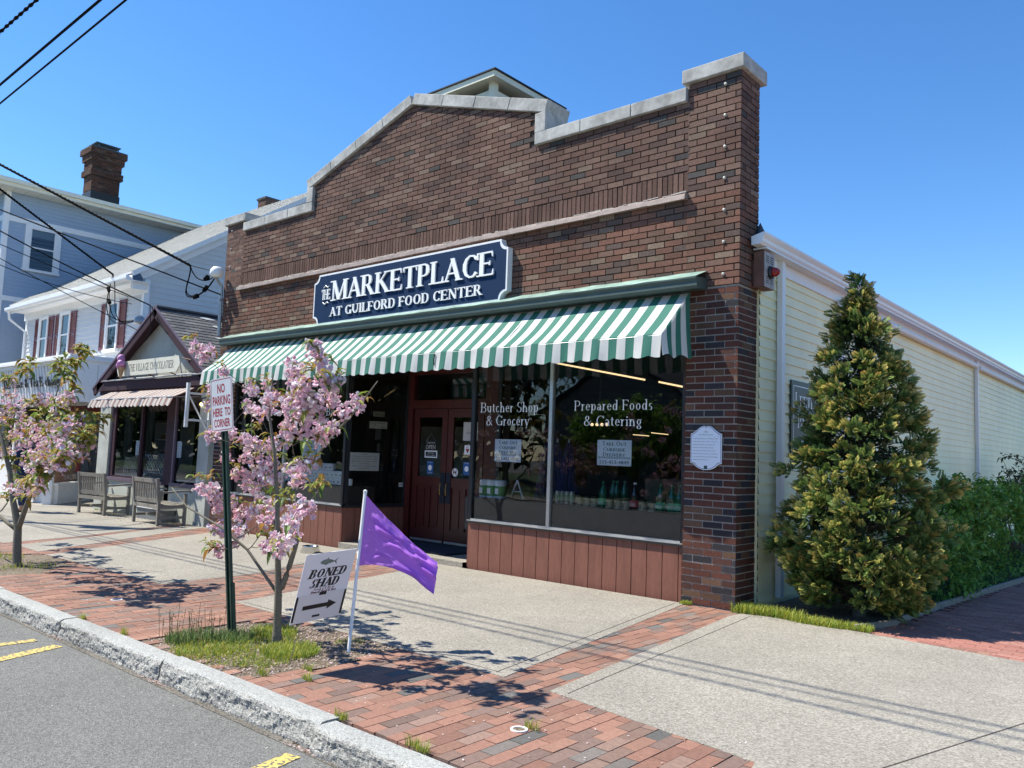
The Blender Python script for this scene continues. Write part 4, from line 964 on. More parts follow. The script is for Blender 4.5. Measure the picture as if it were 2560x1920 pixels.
chb(CX-.8,CX,c0,c1,e0+.1,e0+.2+H*.32); chb(CX-.8,CX,c0,c1,e0+.2+H*.32,e0+.2+H*.62); chb(CX-.8,CX,c0,c1,e0+.2+H*.56,e0+.2+H*.66,.09)
chb(CX-.8,CX,c0,c1,e0+.2+H*.66,e0+.2+H*.8,.03); chb(CX-.8,CX,c0,c1,e0+.2+H*.8,e0+.2+H*.9,.10); chb(CX-.8,CX,c0,c1,e0+.2+H*.9,e0+.2+H,.17)
chm=mb.build('chimney',m_brick,bh)
mb=MB(); mb.box(CX-.83,CX+.04,c0-.03,c1+.03,e0+.1,e0+.2+H*.30); mb.build('flashing',m_blackp,chm)
mb=MB(); mb.box(CX-.8,CX+.02,c0+.05,c1-.05,zt+.22,zt+.25)
for a in (CX-.9,CX-.05):
    for b_ in (c0+.15,c1-.15): mb.box(a,a+.03,b_,b_+.03,zt,zt+.22)
mb.box(CX-.96,CX+.16,c0-.16,c1+.16,zt,zt+.03); mb.build('chimney_cap',mat('cap_metal',(.08,.12,.13),rough=.5,metal=.3,var=.1),chm)

# =====================================================================
#  GROUND
# =====================================================================
def flat(poly,dz,name,m_,label=None,cat=None,kind='structure'):
    mb=MB(); mb.add([(x,y,gz(x)+dz) for x,y in poly],[tuple(range(len(poly)))]); return mb.build(name,m_,None,label,cat,None,kind)
flat([(-400,-400),(400,-400),(400,-5.05),(-400,-5.05)],-.14,'road',m_asph)
flat([(-400,-5.1),(400,-5.1),(400,400),(-400,400)],-.03,'ground',m_joint)
SL_={ 'a':[(-3.61,-3.66),(.05,-3.71),(-.57,-.02),(-4.5,-.02),(-4.36,-.57),(-3.87,-2.45)],
 'b':[(-8.31,-3.79),(-5.05,-3.72),(-5.15,-2.5),(-5.62,-1.46),(-6.1,-.02),(-10.25,-.02),(-9.94,-.59),(-8.96,-2.53)],
 'c':[(-9.69,-3.73),(-8.73,-3.76),(-9.61,-2.26),(-10.83,-.27),(-10.95,-.02),(-11.55,-.02),(-11.24,-.67),(-10.36,-2.27)],
 'd':[(-26,-3.8),(-10.05,-3.8),(-10.45,-2.55),(-11.53,-.69),(-12.0,.0),(-12.2,3),(-26,4)],
 'e':[(.48,-3.74),(2.0,-3.95),(2.3,-5.08),(9,-5.08),(9,-1.0),(2.6,-.21),(1.27,-.05),(.12,-.03),(.09,-.32)]}
def pin(p,x,y):
    r=False; n=len(p)
    for i in range(n):
        x1,y1=p[i]; x2,y2=p[(i+1)%n]
        if (y1>y)!=(y2>y) and x<(x2-x1)*(y-y1)/(y2-y1)+x1: r=not r
    return r
mb=MB()
for k,p in SL_.items():
    n=len(p); mb.add([(x,y,gz(x)+.0025) for x,y in p]+[(x,y,gz(x)-.03) for x,y in p],[tuple(range(n))]+[(i,(i+1)%n,n+(i+1)%n,n+i) for i in range(n)])
mb.build('pavement',m_conc,kind='structure')
mb=MB()
def joint(a,b_,w=.006):
    d=Vector((b_[0]-a[0],b_[1]-a[1],0)).normalized(); n_=Vector((-d.y,d.x,0))*w/2; A=Vector((a[0],a[1],gz(a[0])+.0045)); B=Vector((b_[0],b_[1],gz(b_[0])+.0045)); mb.quad(A-n_,B-n_,B+n_,A+n_)
joint((-.07,-3.66),(-.66,-.08)); joint((-3.55,-3.60),(-.05,-3.64)); joint((.60,-3.70),(.24,-.14)); joint((-5.12,-3.66),(-5.2,-2.5)); joint((-8.2,-3.72),(-5.1,-3.66)); joint((-5.2,-2.5),(-5.68,-1.46)); joint((2.1,-5.0),(3.4,-.35),.008); joint((-13.4,-3.7),(-13.9,-.2)); joint((-16.6,-3.7),(-17.2,-.2))
mb.build('pavement_joint',m_joint,kind='structure')
# fine joint lines cut in the slabs
PIT=[(-2.60,-5.06),(-2.72,-4.10),(-2.2,-3.70),(-1.12,-3.58),(-.98,-4.3),(-1.12,-5.06)]
PIT2=[(-9.3,-4.95),(-8.35,-3.75),(-7.15,-3.84),(-6.55,-4.42),(-6.75,-4.95)]
flat(PIT,-.008,'tree_pit_soil',m_soil); flat(PIT2,-.008,'tree_pit_soil',m_soil)
def pavecol():
    r=rnd.random()
    if r<.42: c=(.33,.172,.125)
    elif r<.60: c=(.36,.195,.14)
    elif r<.78: c=(.29,.185,.145)
    elif r<.91: c=(.25,.165,.135)
    elif r<.97: c=(.165,.155,.145)
    else: c=(.21,.18,.16)
    k=U(.74,1.08)*.86; return tuple(q*k for q in c)
mb=MB(); W_=.098; L_b=.232; col_i=0; x=-24
slabs=list(SL_.values())
def inslab(x,y): return any(all(pin(p,x+a,y+b_) for a in (-.049,.049) for b_ in (-.11,.11)) for p in slabs)
while x<2.3:
    y=-5.075-(col_i%2)*L_b/2+U(-.01,.01)
    while y<-.03:
        xc,yc=x+W_/2,y+L_b/2
        a,b_=max(y+.0032,-5.075),min(y+L_b-.0032,-.03); 
        if b_-a>.03 and not (pin(PIT,xc,yc) or pin(PIT2,xc,yc)) and not inslab(xc,yc):
            if x>-13 or True:
                z=gz(x)+U(-.0025,.0012); t=U(-.0018,.0018)
                mb.add([(x+.0032,a,z-.02),(x+W_-.0032,a,z-.02),(x+W_-.0032,b_,z-.02),(x+.0032,b_,z-.02),(x+.0032,a,z),(x+W_-.0032,a,z+t),(x+W_-.0032,b_,z+t),(x+.0032,b_,z)],[(4,5,6,7),(0,1,5,4),(1,2,6,5),(2,3,7,6),(3,0,4,7)],pavecol())
        y+=L_b
    x+=W_; col_i+=1
mb.build('brick_pavement',m_pave,kind='structure')
# side path of pinkish pavers
mb=MB(); row=0; y=-.9
PATH=[(1.30,-.04),(2.6,-.2),(9,-1.0),(9,16),(2.6,16),(1.78,6),(1.50,1.8)]
while y<14:
    x=1.2-(row%2)*.1
    while x<8:
        if pin(PATH,x+.1,y+.05):
            z=gz(x)+U(-.002,.001); k=U(.85,1.12); c=rnd.choice([(.36,.155,.12),(.33,.14,.11),(.38,.18,.14)]); c=tuple(q*k for q in c)
            mb.add([(x+.0025,y+.0025,z-.02),(x+.1975,y+.0025,z-.02),(x+.1975,y+.0975,z-.02),(x+.0025,y+.0975,z-.02),(x+.0025,y+.0025,z),(x+.1975,y+.0025,z),(x+.1975,y+.0975,z),(x+.0025,y+.0975,z)],[(4,5,6,7),(0,1,5,4),(1,2,6,5),(2,3,7,6),(3,0,4,7)],c)
        x+=.2
    y+=.1; row+=1
mb.build('brick_path',m_pave,kind='structure')
BED=[(-.0,.0),(1.24,.02),(1.42,1.6),(1.76,5.8),(2.5,14),(3.5,25),(.1,25),(.1,.2)]
flat(BED,.004,'garden_bed',m_soil)
edg=thing('timber_edging','weathered timber edging boards along the garden bed by the brick path','edging',(1.4,1,0))
for a,b_ in (((1.22,.02),(1.42,.62)),((1.38,.60),(1.44,1.75)),((1.43,1.72),(1.60,3.9)),((1.60,3.86),(1.78,6.1)),((1.8,6.1),(2.3,11))):
    d=Vector((b_[0]-a[0],b_[1]-a[1],0)); L=d.length; d/=L; mb=MB(); mb.fbox((a[0],a[1],gz(1.4)-.02),d,Vector((-d.y,d.x,0)),Z_,0,L,-.02,.02,0,.075+U(-.01,.01)); o=mb.build('board',m_wood,edg); bv=o.modifiers.new('b','BEVEL'); bv.width=.006
# kerb: rough granite blocks
import mathutils
from mathutils import noise as NZ
kb=MB(); js=[-23.6,-21.6,-19.5,-17.4,-15.3,-13.3,-11.4,-9.5,-7.55,-5.69,-3.76,-1.90,.0,1.95,3.9,5.8,7.7,9.6]
for bi in range(len(js)-1):
    xa,xb=js[bi]+.008,js[bi+1]-.008; n=int((xb-xa)/.013); off=-.0; 
    dy=U(-.012,.012); dzb=U(-.004,.006); yel=(bi==12)
    if yel: dy=-.03
    prof=[(-5.08,-.06),(-5.08,.004),(-5.12,.006),(-5.17,.006),(-5.205,.004),(-5.222,-.004),(-5.232,-.014),(-5.238,-.028),(-5.242,-.042),(-5.245,-.056),(-5.248,-.07),(-5.25,-.085),(-5.252,-.10),(-5.255,-.115),(-5.258,-.13),(-5.26,-.17)]
    m_=len(prof); base=len(kb.v)
    for i in range(n+1):
        x=xa+(xb-xa)*i/n
        for j,(py,pz) in enumerate(prof):
            f=max(0,(j-3))/12
            nn_=NZ.noise(Vector((x*4,j*.25,bi*3)))*.016+NZ.noise(Vector((x*15,j*.35,bi)))*.010+NZ.noise(Vector((x*42,j*.7,bi)))*.009+NZ.noise(Vector((x*90,j*1.6,bi)))*.005
            edge=.012*(max(0,1-(x-xa)/.05)+max(0,1-(xb-x)/.05))
            yy=py+dy*(j>0)-nn_*min(1,f*3.5)+edge*min(1,f*2)
            zz=gz(x)+pz+dzb+(NZ.noise(Vector((x*6,j*.8,bi+9)))*.003 if j<5 else NZ.noise(Vector((x*11,j*.8,bi+9)))*.007)
            if j==0: yy=py
            kb.v.append((x,yy,zz))
    for i in range(n):
        for j in range(m_-1):
            kb.k=1 if j>=5 else 0
            kb.face((base+i*m_+j,base+i*m_+j+1,base+(i+1)*m_+j+1,base+(i+1)*m_+j),None)
    kb.face([base+j for j in range(m_)][::-1]); kb.face([base+n*m_+j for j in range(m_)])
kb.build('kerb',[m_gran,speckle('granite_face',(.33,.32,.29),[(.08,.08,.075),(.29,.28,.26),(.42,.41,.38),(.58,.57,.55)],120,amount=.6,patch=.25,bump=.004)],kind='structure')
flat([(-24,-5.30),(10,-5.30),(10,-5.22),(-24,-5.22)],-.137,'gutter_dirt',speckle('gutter_dirt',(.15,.135,.115),[(.05,.045,.04),(.16,.14,.12),(.28,.25,.2)],70,amount=.6,bump=.008,patch=.3))
# yellow bay markings, worn
def worn(name,col,base):
    t=bpy.data.materials.new(name); t.use_nodes=True; n=t.node_tree.nodes; l=t.node_tree.links; b=n['Principled BSDF']; b.inputs['Roughness'].default_value=.8
    tc=n.new('ShaderNodeTexCoord'); no=n.new('ShaderNodeTexNoise'); no.inputs['Scale'].default_value=38; no.inputs['Detail'].default_value=8; l.new(tc.outputs['Object'],no.inputs['Vector'])
    cr=n.new('ShaderNodeValToRGB'); e=cr.color_ramp.elements; e[0].position=.42; e[0].color=(*base,1); e[1].position=.50; e[1].color=(*col,1); l.new(no.outputs[0],cr.inputs[0]); l.new(cr.outputs[0],b.inputs['Base Color']); return t
m_yel=worn('worn_yellow_paint',(.58,.43,.12),(.10,.10,.095))
mb=MB(); g=lambda x,y:(x,y,gz(x)-.136)
mb.add([g(-3.62,-5.38),g(-3.75,-5.40),g(-4.6,-7.3),g(-4.42,-7.34)],[(0,1,2,3)])
mb.add([g(-3.36,-5.33),g(-3.47,-5.34),g(-2.55,-7.4),g(-2.35,-7.4)],[(0,3,2,1)])
mb.v=[]; mb.f=[]; mb.c=[]; mb.m=[]
def strip(a,b_,w):
    d=Vector((b_[0]-a[0],b_[1]-a[1])); d.normalize(); n_=Vector((-d.y,d.x))*w/2
    p=[(a[0]+n_.x,a[1]+n_.y),(b_[0]+n_.x,b_[1]+n_.y),(b_[0]-n_.x,b_[1]-n_.y),(a[0]-n_.x,a[1]-n_.y)]
    mb.add([g(*q) for q in p],[(3,2,1,0)])
strip((-3.74,-5.42),(-3.78,-6.6),.10); strip((-3.42,-5.36),(-2.75,-7.2),.125); strip((-.03,-5.36),(.12,-6.0),.11)
for f_ in range(len(mb.f)): pass
mb.build('parking_line',m_yel,kind='structure')
# white utility discs
for i,(x,y,r) in enumerate(((.83,-4.46,.05),(-4.42,-4.48,.055))):
    dd=thing('drain_cap',['small white ringed drain cap in the brick paving at the right front','small white ringed drain cap in the brick paving left of the post'][i],'drain cap',(x,y,gz(x)))
    mb=MB(); mb.lathe([(r,0),(r,.006),(r-.012,.006),(r-.014,.002)],(x,y,gz(x)),24,cap=False); mb.build('ring',m_white,dd)
    mb=MB(); mb.lathe([(r-.012,.0),(r-.012,.003)],(x,y,gz(x)),20); mb.build('cap',m_soil if i==0 else m_conc,dd)
# =====================================================================
#  STREET THINGS
# =====================================================================
# no-parking post
np_=thing('parking_sign_post','dark green post carrying a white and red sign lettered NO PARKING HERE TO CORNER','street sign',(-2.27,-4.45,-.02))
px,py=-2.27,-4.45
m_dg=mat('dark_green_post',(.012,.045,.032),rough=.45,var=.12,scale=8)
mb=MB()
LEAN=Vector((-.075,-.065,1)).normalized(); LX=Vector((1,0,.075)).normalized(); LY=LEAN.cross(LX); PB=Vector((px,py,0))
def chan(x,y,z0,z1,w,d):   # U-channel post, flanges towards us
    B=lambda a,b_,c,e,f,g_: mb.fbox(PB,LX,LY,LEAN,a-px,b_-px,c-py,e-py,f,g_)
    B(x-w,x+w,y-.004,y+.004,z0,z1); B(x-w-.004,x-w,y-d,y+.004,z0,z1); B(x+w,x+w+.004,y-d,y+.004,z0,z1)
    B(x-w-.02,x-w-.004,y-d,y-d+.004,z0,z1); B(x+w+.004,x+w+.02,y-d,y-d+.004,z0,z1)
    return
    mb.box(x-w,x+w,y-.004,y+.004,z0,z1); mb.box(x-w-.004,x-w,y-d,y+.004,z0,z1); mb.box(x+w,x+w+.004,y-d,y+.004,z0,z1)
    mb.box(x-w-.02,x-w-.004,y-d,y-d+.004,z0,z1); mb.box(x+w+.004,x+w+.02,y-d,y-d+.004,z0,z1)
chan(px,py,-.1,2.09,.018,.03); mb.build('post',m_dg,np_)
mb=MB(); chan(px-.004,py+.012,-.1,.42,.026,.035); mb.build('post_sleeve',m_dg,np_)
# sign plate faces roughly the camera's left: turned
su=LX; sn=-LY; so=PB+LEAN*1.67-LY*.036; SV=LEAN
def rr(w,h,r,n=5):
    p=[]
    for cx_,cz_,a0 in ((w/2-r,h-r,0),(-w/2+r,h-r,90),(-w/2+r,r,180),(w/2-r,r,270)):
        for k in range(n+1): a=R(a0+90*k/n); p.append((cx_+r*math.cos(a),cz_+r*math.sin(a)))
    return p
SW,SH=.35,.45
mb=MB(); mb.prism(rr(SW,SH,.03),so,su,SV,sn,0,.003); pl_=mb.build('sign_plate',mat('sign_white',(.60,.62,.66),rough=.35,var=.02),np_)
m_signred=mat('sign_red',(.33,.01,.02),rough=.4,var=.03)
mb=MB(); a=rr(SW-.02,SH-.02,.025); b_=rr(SW-.032,SH-.032,.02); n=len(a)
P=lambda q,z,d:tuple(so+su*q+SV*z+sn*d)
mb.add([P(q[0],q[1]+.01,.0036) for q in a]+[P(q[0],q[1]+.016,.0036) for q in b_],[(i,(i+1)%n,n+(i+1)%n,n+i) for i in range(n)])
for t,z,h,w in (('NO',.325,.078,.12),('PARKING',.225,.078,.28),('HERE  TO',.13,.07,.28),('CORNER',.04,.068,.255)): sans(mb,t,so+SV*z,su,SV,sn,h,width=w,center=True,depth=.0038,bold=.02)
mb.build('sign_lettering',m_signred,pl_)
# round blue disc low on the post
bd=thing('accessible_sign','small round blue wheelchair disc on the window behind the green post','sign',(-9.75,.05,1.28))
BDX,BDY,BDZ=-9.58,-.005,1.22
mb=MB(); mb.lathe([(.085,.0),(.085,.004)],(BDX,BDY,BDZ),20,axis='y'); mb.build('disc',mat('disc_blue',(.02,.12,.42),rough=.4,var=.03),bd)
mb=MB(); mb.tube([(BDX-.01,BDY-.003,BDZ+.055),(BDX-.005,BDY-.003,BDZ),(BDX+.03,BDY-.003,BDZ-.005),(BDX+.04,BDY-.003,BDZ-.045)],.007,4)
mb.tube([(BDX-.015+.035*math.cos(R(t)),BDY-.003,BDZ-.02+.035*math.sin(R(t))) for t in range(100,331,25)],.006,4); mb.build('symbol',m_white,bd)
# yard sign
ys=thing('yard_sign','leaning white yard sign reading BONED SHAD with a fish and a black arrow','yard sign',(-1.2,-4.48,0))
BL_=Vector((-1.07,-4.73,.31)); TL_=Vector((-.90,-4.74,.81)); TR_=Vector((-.90,-4.31,.83))
yu=(TR_-TL_); yw=yu.length; yu=yu/yw; yv=(TL_-BL_); yh=yv.length; yv=yv/yh; yn=yu.cross(yv).normalized()
if yn.dot(CP-BL_)<0: yn=-yn
m_coro=mat('corrugated_plastic',(.84,.80,.82),rough=.45,var=.03,scale=5)
mb=MB(); mb.prism([(0,0),(yw,0),(yw,yh),(0,yh)],BL_,yu,yv,yn,0,.004); sp=mb.build('sign_panel',m_coro,ys)
mb=MB(); mb.prism([(.0,.0),(yw,0),(yw,yh*.405),(0,yh*.405)],BL_,yu,yv,yn,.0041,.0056); ap_=mb.build('arrow_panel',mat('grey_card',(.72,.70,.69),rough=.5,var=.03),ys)
mb=MB(); s1=yw; N2=yn
def yp(a,b_): return BL_+yu*(a*yw)+yv*(b_*yh)
glyphs(mb,'BONED',yp(.14,.645),yu,yv,yn,yh*.125,width=yw*.74,stem=.26,thin=.085,serif=.16,depth=.0047,shear=.22)
glyphs(mb,'SHAD',yp(.20,.50),yu,yv,yn,yh*.125,width=yw*.58,stem=.26,thin=.085,serif=.16,depth=.0047,shear=.22)
mb.build('sign_lettering',m_blackp,sp)
mb=MB(); glyphs(mb,'Fresh CT River',yp(.30,.455),yu,yv,yn,yh*.034,width=yw*.42,stem=.15,thin=.06,serif=.1,depth=.0045,shear=.2); glyphs(mb,'Boned Shad & Roe',yp(.26,.415),yu,yv,yn,yh*.034,width=yw*.5,stem=.15,thin=.06,serif=.1,depth=.0058,shear=.2)
mb.build('small_lettering',mat('dark_red_ink',(.16,.02,.03),rough=.6,var=.02),sp)
mb=MB(); fb=[(0,.0),(.10,.045),(.26,.072),(.36,.07),(.40,.12),(.46,.068),(.62,.05),(.80,.012),(1.0,.075),(.90,-.0),(.98,-.085),(.80,-.012),(.62,-.03),(.57,-.05),(.53,-.038),(.42,-.055),(.36,-.085),(.33,-.058),(.16,-.04)]
mb.prism([(yw*(.30+.36*a),yh*(.86+.60*b_)) for a,b_ in fb],BL_,yu,yv,yn,.004,.0047); mb.build('fish_picture',mat('fish_scales',(.16,.20,.17),rough=.4,var=.3,scale=40),sp)
mb=MB(); q=lambda l:[(yw*a,yh*b_) for a,b_ in l]
mb.prism(q([(.17,.185),(.66,.185),(.66,.145),(.84,.215),(.66,.285),(.66,.245),(.17,.245)]),BL_,yu,yv,yn,.0056,.0066)
mb.prism(q([(.44,.375),(.58,.375),(.58,.42),(.44,.42)]),BL_,yu,yv,yn,.0056,.0066); mb.prism(q([(.40,.055),(.55,.055),(.55,.085),(.40,.085)]),BL_,yu,yv,yn,.0056,.0066)
mb.prism(q([(.0,.03),(.045,.03),(.045,.395),(.0,.395)]),BL_,yu,yv,yn,.0056,.0066); mb.prism(q([(.955,.03),(1.0,.03),(1.0,.395),(.955,.395)]),BL_,yu,yv,yn,.0056,.0066)
mb.build('arrow_and_tape',m_blackp,ap_)
mb=MB()
for a,ft in ((.24,(-1.25,-4.60,-.05)),(.78,(-1.19,-4.36,-.05))): mb.tube([tuple(yp(a,.5)-yn*.002),tuple(yp(a,0)-yn*.002),ft],.0022,5)
mb.build('wire_stake',m_gal,ys)
# flag
fg=thing('purple_flag','purple flag hanging from a leaning white pole stuck in the tree pit','flag',(-1.27,-4.06,0))
fb0=Vector((-1.25,-4.06,-.04)); ft=Vector((-1.42,-3.84,1.20))
mb=MB(); mb.tube([fb0,ft],.0135,10); mb.lathe([(.016,0),(.016,.02),(.005,.028)],tuple(ft-Vector((0,0,.005))),10); mb.build('pole',m_white,fg)
fd=(ft-fb0); fd.normalize()
pt=ft-fd*.01; pbm=ft-fd*.60
cr_=Vector(CR[0]); 
tip1=pt+cr_*.615+Vector((0,0,-.535))+Vector((.06,-.05,0))      # upper fly corner
tip2=pt+cr_*.60+Vector((0,0,-.80))+Vector((.06,-.05,0))       # lowest tip
NU,NV=60,40; mb=MB(); vb=[]
nrm=Vector((-CR[2][0],-CR[2][1],0)).normalized()
for i in range(NU+1):
    s_=i/NU
    for j in range(NV+1):
        t=j/NV
        top_=pt.lerp(tip1,s_)+Vector((0,0,-.035*math.sin(PI*s_)))
        bot=pbm.lerp(tip2,s_)+Vector((0,0,.10*math.sin(PI*s_)**.8))+cr_*(-.03*math.sin(PI*s_))
        p=top_.lerp(bot,t)
        w_=math.sin(s_*PI)**.6*min(1,s_*3)
        amp=.045*math.sin(6.5*t*1.1+2.3*s_)+.028*math.sin(13*t-5*s_+1)+.014*math.sin(23*t+11*s_)+.006*math.sin(41*t-17*s_)
        cr2=NZ.noise(Vector((s_*6,t*8,1)))*.036+NZ.noise(Vector((s_*15,t*17,4)))*.013
        p=p+nrm*(amp*(.25+.9*s_)*min(1,s_*5)+cr2*min(1,s_*6))
        mb.v.append(tuple(p))
for i in range(NU):
    for j in range(NV): mb.face((i*(NV+1)+j,(i+1)*(NV+1)+j,(i+1)*(NV+1)+j+1,i*(NV+1)+j+1),(.52,.22,.86))
mb.build('cloth',leafmat('purple_nylon',.6,.62),fg,smooth=True)
# dog bowl
bw=thing('steel_bowl','stainless steel pet bowl on the pavement in front of the left base panel','bowl',(-6.5,-.72,-.04))
mb=MB(); mb.lathe([(.15,0),(.155,.004),(.118,.095),(.122,.105),(.110,.10),(.07,.03),(.001,.028)],(-6.55,-.72,gz(-6.5)),24); mb.build('bowl',mat('stainless_steel',(.6,.6,.6),rough=.18,metal=1,var=.05),bw,smooth=True)
# benches
def bench(P0,P1,label):
    """P0,P1 = feet of the two back legs; seat extends behind them (towards the shop)"""
    u=(P1-P0); Lb=u.length; u/=Lb; w=Vector((-u.y,u.x,0)); O=P0
    t=thing('wooden_bench',label,'bench',tuple(O),'weathered slatted benches outside the gabled shop')
    def leg(a,d0,h):
        mb=MB(); mb.fbox(O,u,w,Z_,a,a+.055,d0,d0+.055,0,h); return mb
    for a in (0,Lb-.055):
        mb=leg(a,0,.42); 
        lean=Vector((-w.x*.12,-w.y*.12,1)).normalized()
        mb.fbox(O+Vector((0,0,.42)),u,w,tuple(lean),a,a+.055,0,.055,0,.50); mb.build('back_leg',m_wood,t)
        mb=leg(a,.52,.62); mb.build('front_leg',m_wood,t)
        mb=MB(); pts=[O+u*(a+.027)+w*d+Vector((0,0,z)) for d,z in ((.0,.64),(.2,.645),(.45,.665),(.60,.67),(.66,.645))]
        for q0,q1 in zip(pts,pts[1:]): 
            dd=(q1-q0); L=dd.length; dd/=L; mb.fbox(q0,u,tuple(dd),tuple(u.cross(dd)),-.032,.032,0,L,-.015,.02)
        mb.build('armrest',m_wood,t)
        mb=MB(); mb.fbox(O,u,w,Z_,a+.012,a+.043,.055,.52,.13,.18); mb.fbox(O,u,w,Z_,a+.012,a+.043,.055,.52,.33,.40); mb.build('side_rail',m_wood,t)
    lean=Vector((-w.x*.12,-w.y*.12,1)).normalized()
    mb=MB(); Q=O+Vector((0,0,.42))
    mb.fbox(Q,u,w,tuple(lean),.055,Lb-.055,.012,.045,.41,.49); mb.fbox(Q,u,w,tuple(lean),.055,Lb-.055,.012,.045,.02,.10)
    n=13
    for i in range(n):
        a=.085+(Lb-.17-.03)*i/(n-1); mb.fbox(Q,u,w,tuple(lean),a,a+.03,.018,.036,.10,.41)
    mb.build('backrest',m_wood,t)
    mb=MB()
    for i in range(6):
        d=.03+i*.085; z=.40-.025*math.sin(PI*i/5); mb.fbox(O,u,w,Z_,.0 if i>0 else .055,Lb if i>0 else Lb-.055,d+.03,d+.10,z,z+.02)
    mb.fbox(O,u,w,Z_,.055,Lb-.055,.53,.56,.33,.395); mb.fbox(O,u,w,Z_,.055,Lb-.055,.0,.03,.33,.40)
    mb.build('seat',m_wood,t)
    mb=MB(); mb.fbox(O,u,w,Z_,.05,Lb-.05,.25,.29,.135,.175); mb.build('stretcher',m_wood,t)
    return t
bench(Vector((-15.5,-.72,gz(-15))),Vector((-14.32,-.62,gz(-14))),'left slatted wooden bench of the two, nearer the white building')
bench(Vector((-12.75,-.70,gz(-12))),Vector((-11.57,-.74,gz(-12))),'right slatted wooden bench of the two, nearer the brick shop')
tb=thing('storage_tub','low grey plastic tub with a white rim behind the right wooden bench','tub',(-12.9,-.2,-.08))
mb=MB(); mb.box(-13.6,-12.3,-.22,-.03,-.1,.16); mb.build('tub_body',mat('grey_plastic',(.16,.17,.18),rough=.5,var=.1),tb)
mb=MB(); mb.box(-13.64,-12.26,-.25,-.0,.16,.20); mb.build('rim',m_white,tb)
# utility pole (stands just out of the picture on the left; its shadow and wires are seen)
up=thing('utility_pole','tall wooden utility pole with a crossarm and transformer at the kerb on the left','utility pole',(-17.3,-4.5,-.1))
m_pole=mat('creosoted_pole',(.10,.075,.055),rough=.9,var=.3,scale=8,stretch=(4,4,.5))
mb=MB(); mb.tube([(-17.3,-4.5,-.2),(-17.3,-4.5,9.6)],[.15,.10],12); mb.build('pole',m_pole,up)
mb=MB(); mb.fbox((-17.3,-4.5,9.0),Vector((.1,1,0)).normalized(),Z_,X_,-.9,.9,-.05,.05,.10,.19); mb.build('crossarm',m_pole,up)
mb=MB(); mb.lathe([(.2,0),(.22,.05),(.22,.7),(.15,.78)],(-16.95,-4.5,7.6),16); mb.build('transformer',m_gal,up)
# ---------------- wires ----------------
def wire(name,label,a,b_,r,sag=.0,n=14,group=None,twist=0,extra=None):
    a=Vector(a);b_=Vector(b_); mb=MB(); pts=[]
    for i in range(n+1):
        t=i/n; p=a.lerp(b_,t); p.z-=sag*4*t*(1-t); pts.append(p)
    if twist:
        for ph in (0,PI*2/3,PI*4/3):
            N=n*6; q=[]
            for i in range(N+1):
                t=i/N; p=a.lerp(b_,t); p.z-=sag*4*t*(1-t); an=t*twist*2*PI+ph; q.append(p+Vector((0,math.cos(an),math.sin(an)))*r*1.1)
            mb.tube(q,r*.8,5,cap=False)
    else: mb.tube(pts,r,6)
    if extra: 
        for e in extra: mb.tube(e[0],e[1],5)
    return tag(mb.build(name,m_cable),label,'cable',group)
PX,PY=-17.3,-4.5
# street lines overhead (their shadows cross the pavement)
wire('street_cable','upper of the two straight cables crossing the top left corner of the sky',(-30,-4.60,6.52),(30,-4.65,6.86),.018,n=2)
wire('street_cable','lower of the two straight cables crossing the top left corner of the sky',(-30,-4.60,6.05),(30,-4.78,6.68),.013,n=2)
wire('street_cable','twisted dark cable bundle in the extreme top left corner of the sky',(-22,-5.05,7.2),(20,-5.0,6.0),.014,n=40,twist=120)
loopA=Vector((-11.56,-.45,5.12))
def bez(*P,n=14):
    P=[Vector(p) for p in P]; out=[]
    for i in range(n+1):
        t=i/n; Q=P[:]
        while len(Q)>1: Q=[Q[k].lerp(Q[k+1],t) for k in range(len(Q)-1)]
        out.append(Q[0])
    return out
Ba=(XL,-.20,4.95)
ex1=[(bez(loopA,(-11.5,-.4,4.8),(-12.15,-.35,4.75),(-12.1,-.3,4.45),(-11.5,-.25,4.35),(XL-.05,-.2,4.85)),.013),
     (bez(loopA,(-11.55,-.4,4.6),(-12.3,-.35,4.65),(-11.9,-.3,4.35),(-11.3,-.25,4.45),(XL-.05,-.2,4.85)),.013),
     (bez(loopA,(-11.4,-.4,4.7),(-11.0,-.3,4.75),(XL-.1,-.2,4.88)),.012),(bez(loopA,Ba),.006),
     ([(-11.62,-.29,4.50),(-11.50,-.28,4.52)],.05),([(-11.28,-.27,4.60),(-11.18,-.26,4.68)],.045),([(-11.2,-.3,4.82),(-11.1,-.3,4.86)],.05)]
wire('service_drop','thick twisted cable dropping to the service head of the brick shop',(PX,PY,8.52),tuple(loopA),.018,twist=26,n=20,extra=ex1)
loopB=Vector((-18.9,1.0,6.12)); wcap=Vector((-18.05,1.42,4.85))
ex2=[(bez(loopB,(-18.9,.9,5.5),(-19.5,.95,4.9),(-18.6,1.0,4.5),tuple(wcap)),.012),(bez(loopB,(-18.5,.9,5.9),(-18.2,.9,5.4),(-18.9,1.0,4.9),(-18.7,1.1,4.6),tuple(wcap)),.012),(bez(loopB,(-19.0,.9,5.6),(-18.9,.95,4.7),(-18.4,1.0,4.7),tuple(wcap)),.012),
     ([(-18.95,.95,5.4),(-18.85,.95,5.3)],.055),([(-19.05,.95,5.75),(-18.95,.95,5.65)],.05)]
wire('service_drop','thick twisted cable dropping to the corner of the white clapboard building',(PX,PY,8.52),tuple(loopB),.018,twist=26,n=20,extra=ex2)
wire('telephone_cable','straight black cable running across the gable to the left brick pier',(PX,PY,7.22),(XL-.0,-.08,4.52),.015,sag=-.0)
